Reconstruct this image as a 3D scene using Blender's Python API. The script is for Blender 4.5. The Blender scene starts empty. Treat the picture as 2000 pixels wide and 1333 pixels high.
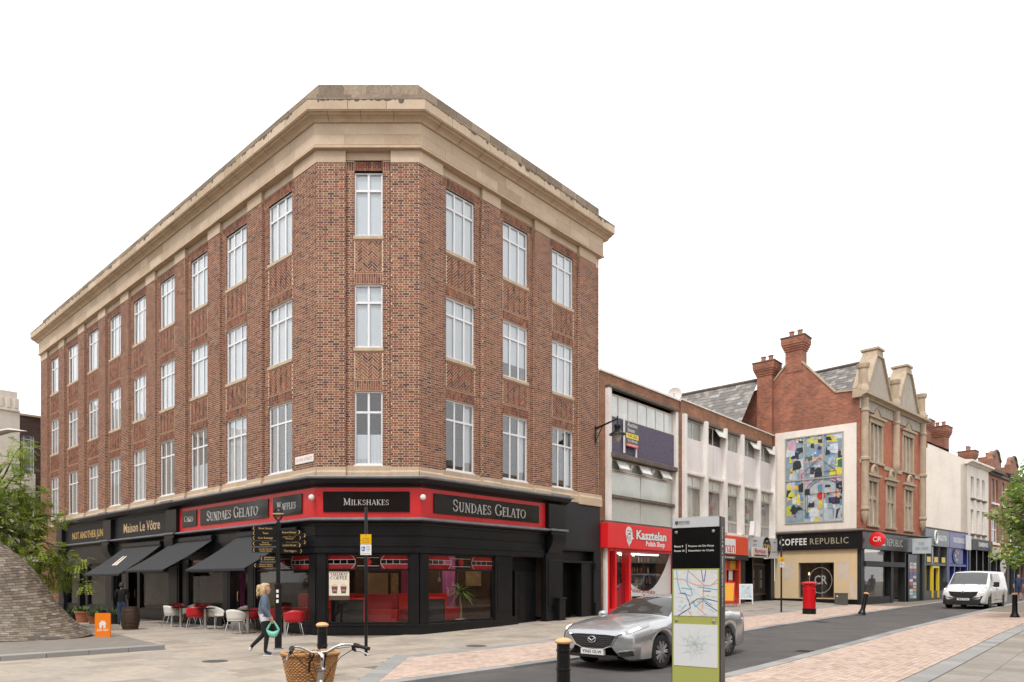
import bpy, bmesh, math, random
import numpy as np
from mathutils import Matrix, Vector

R = math.radians
rnd = random.Random(11)
sc = bpy.context.scene
COL = sc.collection

# ------------------------------------------------------------------ camera
CX, CY, F, ZC = 859.0, 1134.0, 1368.0, 1.72      # principal point and focal length in photo pixels, eye height
cam_d = bpy.data.cameras.new('camera')
cam = bpy.data.objects.new('camera', cam_d)
COL.objects.link(cam)
cam.location = (0, 0, ZC)
cam.rotation_euler = (R(90), 0, 0)
cam_d.sensor_width = 36.0
cam_d.lens = 36.0 * F / 2000.0
cam_d.shift_x = (1000 - CX) / 2000.0
cam_d.shift_y = (CY - 666.5) / 2000.0
cam_d.clip_start = 0.1
cam_d.clip_end = 2000
sc.camera = cam

# ------------------------------------------------------------------ sky, sun, exposure
SUN_EL, SUN_AZ = 58.0, 200.0                       # high soft sun behind the cloud, behind the camera
w = bpy.data.worlds.new('World')
sc.world = w
w.use_nodes = True
nt = w.node_tree
bg = nt.nodes['Background']
sky = nt.nodes.new('ShaderNodeTexSky')
sky.sky_type = 'NISHITA'
sky.sun_disc = False
sky.sun_elevation = R(SUN_EL)
sky.sun_rotation = R(SUN_AZ)
sky.dust_density = 6.0
sky.ozone_density = 0.5
hsv = nt.nodes.new('ShaderNodeHueSaturation')
hsv.inputs['Saturation'].default_value = 0.15
mx = nt.nodes.new('ShaderNodeMixRGB')
mx.inputs[0].default_value = 0.86                   # closed cloud cover: nearly even white
mx.inputs[2].default_value = (10.6, 10.6, 10.7, 1)
nt.links.new(sky.outputs[0], hsv.inputs['Color'])
nt.links.new(hsv.outputs[0], mx.inputs[1])
nt.links.new(mx.outputs[0], bg.inputs['Color'])
bg.inputs['Strength'].default_value = 0.105
sun_d = bpy.data.lights.new('sun', 'SUN')
sun = bpy.data.objects.new('sun', sun_d)
COL.objects.link(sun)
sun_d.energy = 1.5
sun_d.angle = R(14)
sun_d.color = (1.0, 0.965, 0.92)
sun.rotation_euler = (R(90 - SUN_EL), 0, R(-28))
vs = sc.view_settings
vs.view_transform = 'Standard'
vs.look = 'None'
vs.exposure = 0.52
vs.gamma = 1.0
sc.cycles.use_denoising = True
sc.cycles.denoiser = 'OPENIMAGEDENOISE'
sc.cycles.max_bounces = 6
sc.cycles.transparent_max_bounces = 12
sc.cycles.caustics_reflective = False
sc.cycles.caustics_refractive = False

# ------------------------------------------------------------------ object helpers
def tag(o, label=None, cat=None, group=None, kind=None):
    if label: o['label'] = label
    if cat: o['category'] = cat
    if group: o['group'] = group
    if kind: o['kind'] = kind
    return o

def wmat(o):
    m = o.matrix_basis
    if o.parent:
        m = wmat(o.parent) @ o.matrix_parent_inverse @ m
    return m

def adopt(o, parent, local=False):
    if parent is not None:
        o.parent = parent
        if not local:
            o.matrix_parent_inverse = wmat(parent).inverted()
    return o

def thing(name, label, cat, loc=(0, 0, 0), rotz=0.0, group=None, scale=None):
    o = bpy.data.objects.new(name, None)
    o.empty_display_size = 0.2
    COL.objects.link(o)
    o.location = loc
    o.rotation_euler = (0, 0, rotz)
    if scale: o.scale = scale
    return tag(o, label, cat, group)

def copy_tree(o, parent=None):
    c = o.copy()
    COL.objects.link(c)
    if parent is not None:
        c.parent = parent
    for ch in list(o.children):
        copy_tree(ch, c)
    return c

class MB:
    """collects shapes and links them as ONE mesh object"""
    def __init__(s):
        s.v, s.f, s.m = [], [], []

    def add(s, vs_, fs, mi=0):
        b = len(s.v)
        s.v.extend(vs_)
        for f in fs:
            s.f.append(tuple(b + i for i in f)); s.m.append(mi)
        return s

    def box(s, x0, x1, y0, y1, z0, z1, T=None, mi=0):
        c = [(x, y, z) for z in (z0, z1) for y in (y0, y1) for x in (x0, x1)]
        if T: c = [T(*p) for p in c]
        return s.add(c, [(0, 2, 3, 1), (4, 5, 7, 6), (0, 1, 5, 4), (2, 6, 7, 3), (0, 4, 6, 2), (1, 3, 7, 5)], mi)

    def quad(s, a, b, c, d, T=None, mi=0):
        p = [a, b, c, d]
        if T: p = [T(*q) for q in p]
        return s.add(p, [(0, 1, 2, 3)], mi)

    def prism(s, poly, d0, d1, T=None, mi=0):
        """poly: (x, z) points, extruded along the second axis from d0 to d1"""
        n = len(poly)
        c = [(x, d0, z) for x, z in poly] + [(x, d1, z) for x, z in poly]
        if T: c = [T(*p) for p in c]
        fs = [tuple(range(n)), tuple(range(2 * n - 1, n - 1, -1))]
        fs += [(i, (i + 1) % n, n + (i + 1) % n, n + i) for i in range(n)]
        return s.add(c, fs, mi)

    def tube(s, pts, r, n=8, mi=0, cap=True, T=None, flat=1.0):
        pts = [Vector(T(*p) if T else p) for p in pts]
        rs = r if isinstance(r, (list, tuple)) else [r] * len(pts)
        vs_, fs = [], []
        up = Vector((0, 0, 1))
        prev = None
        for i, p in enumerate(pts):
            a = pts[max(i - 1, 0)]; b = pts[min(i + 1, len(pts) - 1)]
            d = (b - a).normalized() if (b - a).length > 1e-9 else Vector((0, 0, 1))
            if prev is None:
                ref = up if abs(d.z) < 0.95 else Vector((1, 0, 0))
                e1 = d.cross(ref).normalized()
            else:
                e1 = (prev - d * prev.dot(d)).normalized()
            prev = e1
            e2 = d.cross(e1)
            for k in range(n):
                t = 2 * math.pi * k / n
                q = p + (e1 * math.cos(t) + e2 * math.sin(t) * flat) * rs[i]
                vs_.append(tuple(q))
        for i in range(len(pts) - 1):
            for k in range(n):
                k2 = (k + 1) % n
                fs.append((i * n + k, i * n + k2, (i + 1) * n + k2, (i + 1) * n + k))
        if cap:
            fs.append(tuple(range(n - 1, -1, -1)))
            fs.append(tuple((len(pts) - 1) * n + k for k in range(n)))
        return s.add(vs_, fs, mi)

    def lathe(s, prof, n=20, T=None, mi=0, c=(0, 0, 0), sy=1.0, axis='z', cap=True):
        vs_, fs = [], []
        for r_, z_ in prof:
            for k in range(n):
                t = 2 * math.pi * k / n
                if axis == 'z': q = (c[0] + r_ * math.cos(t), c[1] + r_ * math.sin(t) * sy, c[2] + z_)
                elif axis == 'y': q = (c[0] + r_ * math.cos(t), c[1] + z_, c[2] + r_ * math.sin(t))
                else: q = (c[0] + z_, c[1] + r_ * math.cos(t), c[2] + r_ * math.sin(t))
                vs_.append(T(*q) if T else q)
        for i in range(len(prof) - 1):
            for k in range(n):
                k2 = (k + 1) % n
                fs.append((i * n + k, i * n + k2, (i + 1) * n + k2, (i + 1) * n + k))
        if cap:
            fs.append(tuple(range(n - 1, -1, -1)))
            fs.append(tuple((len(prof) - 1) * n + k for k in range(n)))
        return s.add(vs_, fs, mi)

    def ball(s, c, r, n=12, m=8, T=None, mi=0):
        rx, ry, rz = r if isinstance(r, (tuple, list)) else (r, r, r)
        vs_ = [(c[0], c[1], c[2] - rz)]
        for j in range(1, m):
            ph = math.pi * j / m - math.pi / 2
            for k in range(n):
                t = 2 * math.pi * k / n
                vs_.append((c[0] + rx * math.cos(ph) * math.cos(t), c[1] + ry * math.cos(ph) * math.sin(t), c[2] + rz * math.sin(ph)))
        vs_.append((c[0], c[1], c[2] + rz))
        if T: vs_ = [T(*p) for p in vs_]
        fs = [(0, 1 + (k + 1) % n, 1 + k) for k in range(n)]
        for j in range(m - 2):
            for k in range(n):
                k2 = (k + 1) % n
                fs.append((1 + j * n + k, 1 + j * n + k2, 1 + (j + 1) * n + k2, 1 + (j + 1) * n + k))
        last = len(vs_) - 1
        b = 1 + (m - 2) * n
        fs += [(last, b + k, b + (k + 1) % n) for k in range(n)]
        return s.add(vs_, fs, mi)

    def mesh(s, name, mat, smooth=False, bevel=0.0, segs=1):
        me = bpy.data.meshes.new(name)
        me.from_pydata(s.v, [], s.f)
        mats = mat if isinstance(mat, (list, tuple)) else [mat]
        for m_ in mats: me.materials.append(m_)
        if len(mats) > 1:
            me.polygons.foreach_set('material_index', s.m)
        if len(s.f) < 6000 or bevel:
            bm = bmesh.new(); bm.from_mesh(me)
            bmesh.ops.recalc_face_normals(bm, faces=bm.faces)
            if bevel:
                es = [e for e in bm.edges if len(e.link_faces) == 2 and e.calc_face_angle(0) > 0.5]
                bmesh.ops.bevel(bm, geom=es, offset=bevel, segments=segs, affect='EDGES', clamp_overlap=True)
            bm.to_mesh(me); bm.free()
        if smooth:
            for p in me.polygons: p.use_smooth = True
            if smooth != 'all':
                me.set_sharp_from_angle(angle=R(smooth if smooth is not True else 40))
        me.update()
        return me

    def build(s, name, mat, parent=None, smooth=False, bevel=0.0, segs=1, local=False, kind=None, label=None, cat=None, group=None):
        o = bpy.data.objects.new(name, s.mesh(name, mat, smooth, bevel, segs))
        COL.objects.link(o)
        adopt(o, parent, local)
        return tag(o, label, cat, group, kind)

def put(name, me, parent, mat4=None, local=False, **kw):
    o = bpy.data.objects.new(name, me)
    COL.objects.link(o)
    if mat4 is not None: o.matrix_basis = mat4
    adopt(o, parent, local)
    return tag(o, **kw)

class Frame:
    """a wall: x to the viewer's right along it, n outward from it, z up"""
    def __init__(s, o, x):
        s.o = Vector((o[0], o[1], 0)); s.x = Vector((x[0], x[1], 0)).normalized()
        s.i = Vector((-s.x.y, s.x.x, 0))      # inward
    def __call__(s, x, n, z):
        p = s.o + s.x * x - s.i * n
        return (p.x, p.y, z)
    def mat(s, x, n, z):
        p = s(x, n, z)
        return Matrix(((s.x.x, s.i.x, 0, p[0]), (s.x.y, s.i.y, 0, p[1]), (0, 0, 1, p[2]), (0, 0, 0, 1)))

def sweep(prof, path, closed_prof=True, mb=None, mi=0):
    """profile of (outward offset, z) carried along a plan polyline (viewer sees it left to right), mitred"""
    pts = [Vector((p[0], p[1])) for p in path]
    nrm = []
    for i in range(len(pts) - 1):
        d = (pts[i + 1] - pts[i]).normalized()
        nrm.append(Vector((d.y, -d.x)))
    mb = mb or MB()
    rings = []
    for i, p in enumerate(pts):
        if i == 0: m = nrm[0]
        elif i == len(pts) - 1: m = nrm[-1]
        else:
            b = (nrm[i - 1] + nrm[i]).normalized()
            m = b / b.dot(nrm[i])
        rings.append([(p.x + m.x * n_, p.y + m.y * n_, z_) for n_, z_ in prof])
    k = len(prof)
    vs_ = [v for r_ in rings for v in r_]
    fs = []
    for i in range(len(pts) - 1):
        for j in range(k):
            j2 = (j + 1) % k
            fs.append((i * k + j, (i + 1) * k + j, (i + 1) * k + j2, i * k + j2))
    fs.append(tuple(range(k)))
    fs.append(tuple((len(pts) - 1) * k + j for j in range(k - 1, -1, -1)))
    return mb.add(vs_, fs, mi)

# ------------------------------------------------------------------ materials
def lin(r, g, b):
    f = lambda c: ((c / 255 + 0.055) / 1.055) ** 2.4 if c > 10 else c / 255 / 12.92
    return (f(r), f(g), f(b), 1)

def nodes(name):
    m = bpy.data.materials.new(name)
    m.use_nodes = True
    t = m.node_tree
    return m, t, t.nodes['Principled BSDF']

def noise_n(t, scale, detail=4, vec=None, rough=0.55):
    n = t.nodes.new('ShaderNodeTexNoise')
    n.inputs['Scale'].default_value = scale
    n.inputs['Detail'].default_value = detail
    n.inputs['Roughness'].default_value = rough
    if vec is not None: t.links.new(vec, n.inputs['Vector'])
    return n

def ramp_n(t, fac, stops, interp='LINEAR'):
    r_ = t.nodes.new('ShaderNodeValToRGB')
    r_.color_ramp.interpolation = interp
    el = r_.color_ramp.elements
    while len(el) > 1: el.remove(el[-1])
    el[0].position = stops[0][0]; el[0].color = stops[0][1]
    for p, c in stops[1:]:
        e = el.new(p); e.color = c
    t.links.new(fac, r_.inputs[0])
    return r_

def mul_n(t, a, b, fac=1.0, mode='MULTIPLY'):
    m = t.nodes.new('ShaderNodeMixRGB')
    m.blend_type = mode
    if isinstance(fac, float): m.inputs[0].default_value = fac
    else: t.links.new(fac, m.inputs[0])
    for i, q in ((1, a), (2, b)):
        if isinstance(q, tuple): m.inputs[i].default_value = q
        else: t.links.new(q, m.inputs[i])
    return m

def bump_n(t, p, h, strength, dist=0.01):
    b = t.nodes.new('ShaderNodeBump')
    b.inputs['Strength'].default_value = strength
    b.inputs['Distance'].default_value = dist
    t.links.new(h, b.inputs['Height'])
    t.links.new(b.outputs[0], p.inputs['Normal'])

def g(v): return (v, v, v, 1)

def pm(name, col, rough=0.6, metal=0.0, var=0.12, scale=2.0, bump=0.0, bscale=60.0, stain=None, stain_amt=0.35, spec=0.5, coat=0.0, emit=None):
    """painted / cast / plain surface: base colour with large and fine unevenness"""
    m, t, p = nodes(name)
    co = t.nodes.new('ShaderNodeTexCoord').outputs['Object']
    n1 = noise_n(t, scale, 5, co)
    n2 = noise_n(t, scale * 11, 3, co)
    r1 = ramp_n(t, n1.outputs[0], [(0.25, g(1 - var)), (0.75, g(1 + var * 0.6))])
    r2 = ramp_n(t, n2.outputs[0], [(0.3, g(1 - var * 0.6)), (0.7, g(1 + var * 0.3))])
    c = mul_n(t, mul_n(t, tuple(col), r1.outputs[0]).outputs[0], r2.outputs[0])
    out = c.outputs[0]
    if stain:
        mp = t.nodes.new('ShaderNodeMapping'); mp.inputs['Scale'].default_value = (1.3, 1.3, 0.18)
        t.links.new(co, mp.inputs[0])
        n3 = noise_n(t, scale * 1.6, 6, mp.outputs[0], 0.65)
        f3 = ramp_n(t, n3.outputs[0], [(0.48, g(0)), (0.75, g(stain_amt))])
        out = mul_n(t, out, tuple(stain), f3.outputs[0], 'MIX').outputs[0]
    t.links.new(out, p.inputs['Base Color'])
    p.inputs['Metallic'].default_value = metal
    rr = t.nodes.new('ShaderNodeMapRange')
    rr.inputs['To Min'].default_value = max(0.02, rough - 0.08); rr.inputs['To Max'].default_value = min(1, rough + 0.1)
    t.links.new(n1.outputs[0], rr.inputs['Value'])
    t.links.new(rr.outputs[0], p.inputs['Roughness'])
    p.inputs['Specular IOR Level'].default_value = spec
    if coat: p.inputs['Coat Weight'].default_value = coat; p.inputs['Coat Roughness'].default_value = 0.06
    if bump: bump_n(t, p, noise_n(t, bscale, 4, co).outputs[0], bump)
    if emit:
        p.inputs['Emission Color'].default_value = tuple(col); p.inputs['Emission Strength'].default_value = emit
    return m

def rnd_mat(name, stops, rough=0.75, by='attr', var=0.14, nscale=30.0, bump=0.25, bscale=120.0, stain=None, sscale=0.6):
    """pieces that differ one by one: colour picked per piece from a range"""
    m, t, p = nodes(name)
    if by == 'attr':
        a = t.nodes.new('ShaderNodeAttribute'); a.attribute_name = 'rnd'; fac = a.outputs['Fac']
    else:
        fac = t.nodes.new('ShaderNodeObjectInfo').outputs['Random']
    geo = t.nodes.new('ShaderNodeNewGeometry').outputs['Position']
    c = ramp_n(t, fac, stops)
    n = noise_n(t, nscale, 4, geo)
    r1 = ramp_n(t, n.outputs[0], [(0.25, g(1 - var)), (0.75, g(1 + var * 0.7))])
    out = mul_n(t, c.outputs[0], r1.outputs[0]).outputs[0]
    if stain:
        n3 = noise_n(t, sscale, 6, geo, 0.6)
        f3 = ramp_n(t, n3.outputs[0], [(0.42, g(0)), (0.8, g(0.45))])
        out = mul_n(t, out, tuple(stain), f3.outputs[0], 'MIX').outputs[0]
    t.links.new(out, p.inputs['Base Color'])
    p.inputs['Roughness'].default_value = rough
    p.inputs['Specular IOR Level'].default_value = 0.35
    if bump: bump_n(t, p, noise_n(t, bscale, 3, geo).outputs[0], bump, 0.004)
    return m

def brick_tex_mat(name, c1, c2, mortar, scale_w=0.225, scale_h=0.075, rot=None, axis='x', var=0.5, stain=None, rough=0.85):
    """brickwork too far away to tell the bricks apart: u,v taken from wall coordinates stored as UV"""
    m, t, p = nodes(name)
    uv = t.nodes.new('ShaderNodeUVMap').outputs[0]
    b = t.nodes.new('ShaderNodeTexBrick')
    b.offset = 0.5
    b.inputs['Scale'].default_value = 1.0
    b.inputs['Brick Width'].default_value = scale_w
    b.inputs['Row Height'].default_value = scale_h
    b.inputs['Mortar Size'].default_value = 0.006
    b.inputs['Color1'].default_value = c1; b.inputs['Color2'].default_value = c2; b.inputs['Mortar'].default_value = mortar
    t.links.new(uv, b.inputs['Vector'])
    n = noise_n(t, 1.3, 6, uv, 0.62)
    r1 = ramp_n(t, n.outputs[0], [(0.28, g(1 - var)), (0.72, g(1 + var * 0.4))])
    out = mul_n(t, b.outputs['Color'], r1.outputs[0]).outputs[0]
    if stain:
        mp = t.nodes.new('ShaderNodeMapping'); mp.inputs['Scale'].default_value = (1.0, 0.35, 1)
        t.links.new(uv, mp.inputs[0])
        n3 = noise_n(t, 0.8, 6, mp.outputs[0], 0.6)
        f3 = ramp_n(t, n3.outputs[0], [(0.45, g(0)), (0.72, g(0.6))])
        out = mul_n(t, out, tuple(stain), f3.outputs[0], 'MIX').outputs[0]
    t.links.new(out, p.inputs['Base Color'])
    p.inputs['Roughness'].default_value = rough
    bump_n(t, p, b.outputs['Fac'], -0.4, 0.01)
    return m

def glass_mat(name, tint=(1, 1, 1, 1), refl=1.0, rough=0.0):
    m, t, p = nodes(name)
    t.nodes.remove(p)
    out = t.nodes['Material Output']
    tr = t.nodes.new('ShaderNodeBsdfTransparent'); tr.inputs[0].default_value = tint
    gl = t.nodes.new('ShaderNodeBsdfGlossy'); gl.inputs['Roughness'].default_value = rough
    fr = t.nodes.new('ShaderNodeLayerWeight'); fr.inputs['Blend'].default_value = 0.5
    pw = t.nodes.new('ShaderNodeMath'); pw.operation = 'POWER'; pw.inputs[1].default_value = 4.0
    t.links.new(fr.outputs['Facing'], pw.inputs[0])
    mlt = t.nodes.new('ShaderNodeMath'); mlt.operation = 'MULTIPLY_ADD'; mlt.inputs[1].default_value = 0.9 * refl; mlt.inputs[2].default_value = 0.035 * refl
    mxs = t.nodes.new('ShaderNodeMixShader')
    t.links.new(pw.outputs[0], mlt.inputs[0]); t.links.new(mlt.outputs[0], mxs.inputs[0])
    t.links.new(tr.outputs[0], mxs.inputs[1]); t.links.new(gl.outputs[0], mxs.inputs[2])
    t.links.new(mxs.outputs[0], out.inputs[0])
    return m

def flat(name, col, rough=0.5, metal=0.0, emit=0.0):
    m, t, p = nodes(name)
    p.inputs['Base Color'].default_value = tuple(col)
    p.inputs['Roughness'].default_value = rough
    p.inputs['Metallic'].default_value = metal
    if emit:
        p.inputs['Emission Color'].default_value = tuple(col); p.inputs['Emission Strength'].default_value = emit
    return m

BRICK = [(0.0, (0.075, 0.042, 0.040, 1)), (0.10, (0.11, 0.052, 0.044, 1)), (0.25, (0.185, 0.068, 0.048, 1)), (0.45, (0.245, 0.086, 0.051, 1)),
         (0.62, (0.225, 0.098, 0.056, 1)), (0.76, (0.27, 0.102, 0.057, 1)), (0.90, (0.27, 0.145, 0.08, 1)), (0.99, (0.33, 0.13, 0.066, 1)), (1.0, (0.55, 0.15, 0.05, 1))]
STONE = lin(206, 176, 142)
M = {}
M['brick'] = rnd_mat('brickwork', BRICK)
M['brick_o'] = rnd_mat('brick_single', BRICK, by='obj')
M['mortar'] = pm('mortar', (0.72, 0.55, 0.405, 1), 0.95, var=0.15, scale=1.2, bump=0.3)
M['stone'] = pm('sandstone', (0.57, 0.435, 0.305, 1), 0.9, var=0.13, scale=1.1, bump=0.25, bscale=90, stain=(0.34, 0.25, 0.175, 1), stain_amt=0.5)
M['stone_dark'] = pm('weathered_sandstone', (0.31, 0.24, 0.18, 1), 0.95, var=0.3, scale=2.2, bump=0.5, bscale=70, stain=(0.09, 0.075, 0.06, 1), stain_amt=0.8)
SB = [(0, (.44, .325, .22, 1)), (.3, (.525, .405, .29, 1)), (.7, (.575, .45, .33, 1)), (1, (.63, .50, .37, 1))]
M['stone_o'] = rnd_mat('dressed_stone', SB, .9, 'obj', nscale=9, var=.08, bump=.25, bscale=90, stain=(.33, .245, .175, 1), sscale=1.1)
SD = [(0, (.20, .155, .115, 1)), (.5, (.29, .225, .165, 1)), (1, (.37, .29, .215, 1))]
M['stone_dark_o'] = rnd_mat('weathered_stone', SD, .95, 'obj', nscale=14, var=.3, bump=.5, bscale=70, stain=(.10, .085, .07, 1), sscale=2.0)
M['stone_joint'] = pm('pale_joint', (0.5, 0.42, 0.34, 1), 0.95)
M['upvc'] = pm('white_frame', (0.80, 0.80, 0.81, 1), 0.35, var=0.03)
M['glass'] = glass_mat('window_glass', (0.93, 0.95, 0.96, 1), 2.4)
M['shopglass'] = glass_mat('shop_glass', (0.92, 0.93, 0.92, 1), 0.65)
M['redglass'] = pm('red_glass', (0.30, 0.022, 0.025, 1), 0.08, var=.25, scale=3)
M['darkglass'] = flat('dark_glass', (0.012, 0.013, 0.014, 1), 0.04)
M['blind'] = pm('white_blind', (0.90, 0.92, 0.94, 1), 0.9, var=0.03, scale=0.5)
M['curtain'] = pm('blue_curtain', (0.62, 0.68, 0.78, 1), 0.9, var=0.1)
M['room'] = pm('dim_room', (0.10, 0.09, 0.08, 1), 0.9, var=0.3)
M['black'] = pm('black_paint', (0.009, 0.009, 0.010, 1), 0.32, var=0.25, scale=1.5, spec=.3)
M['blackmetal'] = pm('black_iron', (0.009, 0.009, 0.010, 1), 0.32, var=0.2, scale=6, spec=.35)
M['charcoal'] = pm('charcoal_paint', (0.020, 0.021, 0.023, 1), 0.5, var=0.15, scale=0.8, spec=.3)
M['lead'] = pm('lead', (0.23, 0.23, 0.25, 1), 0.42, metal=0.35, var=0.3, scale=2.5)
M['red'] = pm('red_fascia', (0.62, 0.025, 0.028, 1), 0.3, var=0.06)
M['white'] = pm('white_paint', (0.78, 0.77, 0.75, 1), 0.55, var=0.06)
M['steel'] = pm('brushed_steel', (0.62, 0.61, 0.6, 1), 0.28, metal=0.95, var=0.08)
M['gold'] = flat('gold_letters', (0.55, 0.36, 0.12, 1), 0.4)
M['gold_paint'] = flat('gold_paint', (0.72, 0.42, 0.20, 1), 0.45)
M['silver_letters'] = flat('silver_letters', (0.52, 0.50, 0.49, 1), 0.35, 0.3)
M['rubber'] = pm('rubber', (0.016, 0.016, 0.016, 1), 0.8, var=0.2)

# ------------------------------------------------------------------ lettering
def text(name, s_, T, x, z, size, mat, parent, n=0.0, ext=0.004, bold=0.0, width=None, align='CENTER', shear=0.0, space=1.0, rot=0.0, line=1.0):
    cu = bpy.data.curves.new('t', 'FONT')
    cu.body = s_; cu.size = 1.0; cu.align_x = align; cu.align_y = 'CENTER'
    cu.shear = shear; cu.space_character = space; cu.space_line = line; cu.offset = bold; cu.resolution_u = 2
    to = bpy.data.objects.new('t', cu)
    me = bpy.data.meshes.new_from_object(to)
    bpy.data.objects.remove(to); bpy.data.curves.remove(cu)
    k = len(me.vertices)
    co = np.empty(k * 3); me.vertices.foreach_get('co', co); co = co.reshape(k, 3)
    ys = size; xs = size
    if width: xs = width / max(1e-6, co[:, 0].max() - co[:, 0].min())
    fs = [tuple(p.vertices) for p in me.polygons]
    bpy.data.meshes.remove(me)
    ca, sa = math.cos(rot), math.sin(rot)
    px, pz = co[:, 0] * xs, co[:, 1] * ys
    X, Z = px * ca - pz * sa + x, px * sa + pz * ca + z
    mb = MB()
    front = [T(X[i], n + ext, Z[i]) for i in range(k)]
    back = [T(X[i], n - 0.001, Z[i]) for i in range(k)]
    edge = {}
    for f in fs:
        for a, b in zip(f, f[1:] + f[:1]):
            edge[(a, b)] = edge.get((a, b), 0) + 1
    sides = [(a, b, k + b, k + a) for (a, b) in edge if (b, a) not in edge]
    mb.add(front + back, fs + sides)
    return mb.build(name, mat, parent)

SERIF = {
 'S': (.56, [('A', .28, .74, .20, .23, 20, 270, 0), ('A', .28, .26, .22, .24, -160, 90, 0), ('v', .47, .70, .86), ('v', .06, .14, .30)]),
 'U': (.74, [('V', .15, .30, 1), ('A', .37, .30, .22, .30, 180, 360, 0), ('w', .59, .30, 1), ('h', .02, .28, .98), ('h', .48, .70, .98)]),
 'N': (.78, [('w', .14, 0, 1), ('D', .12, 1, .64, 0, .11), ('w', .64, 0, 1), ('h', .02, .26, .02), ('h', .02, .2, .98), ('h', .53, .76, .98)]),
 'D': (.76, [('V', .16, 0, 1), ('A', .26, .5, .42, .48, -90, 90, 1), ('h', .03, .30, .98), ('h', .03, .30, .02)]),
 'A': (.74, [('D', .08, 0, .37, 1, .045), ('D', .37, 1, .66, 0, .11), ('h', .19, .55, .34), ('h', 0, .2, .02), ('h', .52, .76, .02)]),
 'E': (.60, [('V', .16, 0, 1), ('h', .03, .52, .98), ('h', .2, .44, .52), ('h', .03, .55, .02), ('v', .52, .80, 1), ('v', .43, .42, .62), ('v', .55, 0, .2)]),
 'G': (.80, [('A', .40, .5, .36, .49, 40, 330, 1), ('V', .68, .08, .42), ('h', .54, .80, .42), ('v', .67, .72, .92)]),
 'L': (.58, [('V', .16, 0, 1), ('h', .03, .29, .98), ('h', .03, .54, .02), ('v', .53, 0, .22)]),
 'T': (.66, [('V', .33, 0, 1), ('h', .03, .63, .98), ('h', .20, .46, .02), ('v', .05, .78, 1), ('v', .61, .78, 1)]),
 'O': (.80, [('A', .40, .5, .36, .49, 0, 360, 1)]),
 'M': (.94, [('w', .14, 0, 1), ('D', .14, 1, .46, .05, .11), ('D', .46, .05, .78, 1, .045), ('V', .80, 0, 1), ('h', .02, .26, .02), ('h', .68, .92, .02), ('h', .02, .2, .98), ('h', .74, .92, .98)]),
 'I': (.34, [('V', .17, 0, 1), ('h', .04, .30, .98), ('h', .04, .30, .02)]),
 'K': (.72, [('V', .16, 0, 1), ('D', .2, .42, .58, 1, .045), ('D', .28, .52, .64, 0, .11), ('h', .03, .29, .98), ('h', .03, .29, .02), ('h', .46, .68, .98), ('h', .52, .74, .02)]),
 'H': (.80, [('V', .16, 0, 1), ('V', .64, 0, 1), ('h', .2, .6, .52), ('h', .03, .29, .98), ('h', .03, .29, .02), ('h', .51, .77, .98), ('h', .51, .77, .02)]),
 'W': (1.0, [('D', .1, 1, .30, 0, .11), ('D', .30, 0, .5, .9, .045), ('D', .46, 1, .68, 0, .11), ('D', .68, 0, .90, 1, .045), ('h', 0, .22, .98), ('h', .38, .58, .98), ('h', .8, 1.0, .98)]),
 'F': (.56, [('V', .16, 0, 1), ('h', .03, .52, .98), ('h', .2, .44, .50), ('h', .03, .30, .02), ('v', .51, .78, 1), ('v', .43, .40, .6)]),
 'C': (.72, [('A', .40, .5, .36, .49, 45, 315, 1), ('v', .64, .70, .92)]),
 'R': (.70, [('V', .16, 0, 1), ('A', .26, .74, .28, .24, -90, 90, 1), ('D', .32, .48, .64, 0, .11), ('h', .03, .30, .98), ('h', .03, .30, .02), ('h', .54, .74, .02)]),
 'P': (.62, [('V', .16, 0, 1), ('A', .24, .72, .30, .26, -90, 90, 1), ('h', .03, .30, .98), ('h', .03, .32, .02)]),
 'B': (.66, [('V', .16, 0, 1), ('A', .24, .76, .26, .22, -90, 90, 1), ('A', .24, .27, .32, .25, -90, 90, 1), ('h', .03, .30, .98), ('h', .03, .30, .02)]),
 'Y': (.70, [('D', .08, 1, .35, .46, .11), ('D', .62, 1, .35, .46, .045), ('V', .35, 0, .48), ('h', 0, .22, .98), ('h', .5, .7, .98), ('h', .22, .48, .02)]),
 ' ': (.34, []),
}
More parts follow.
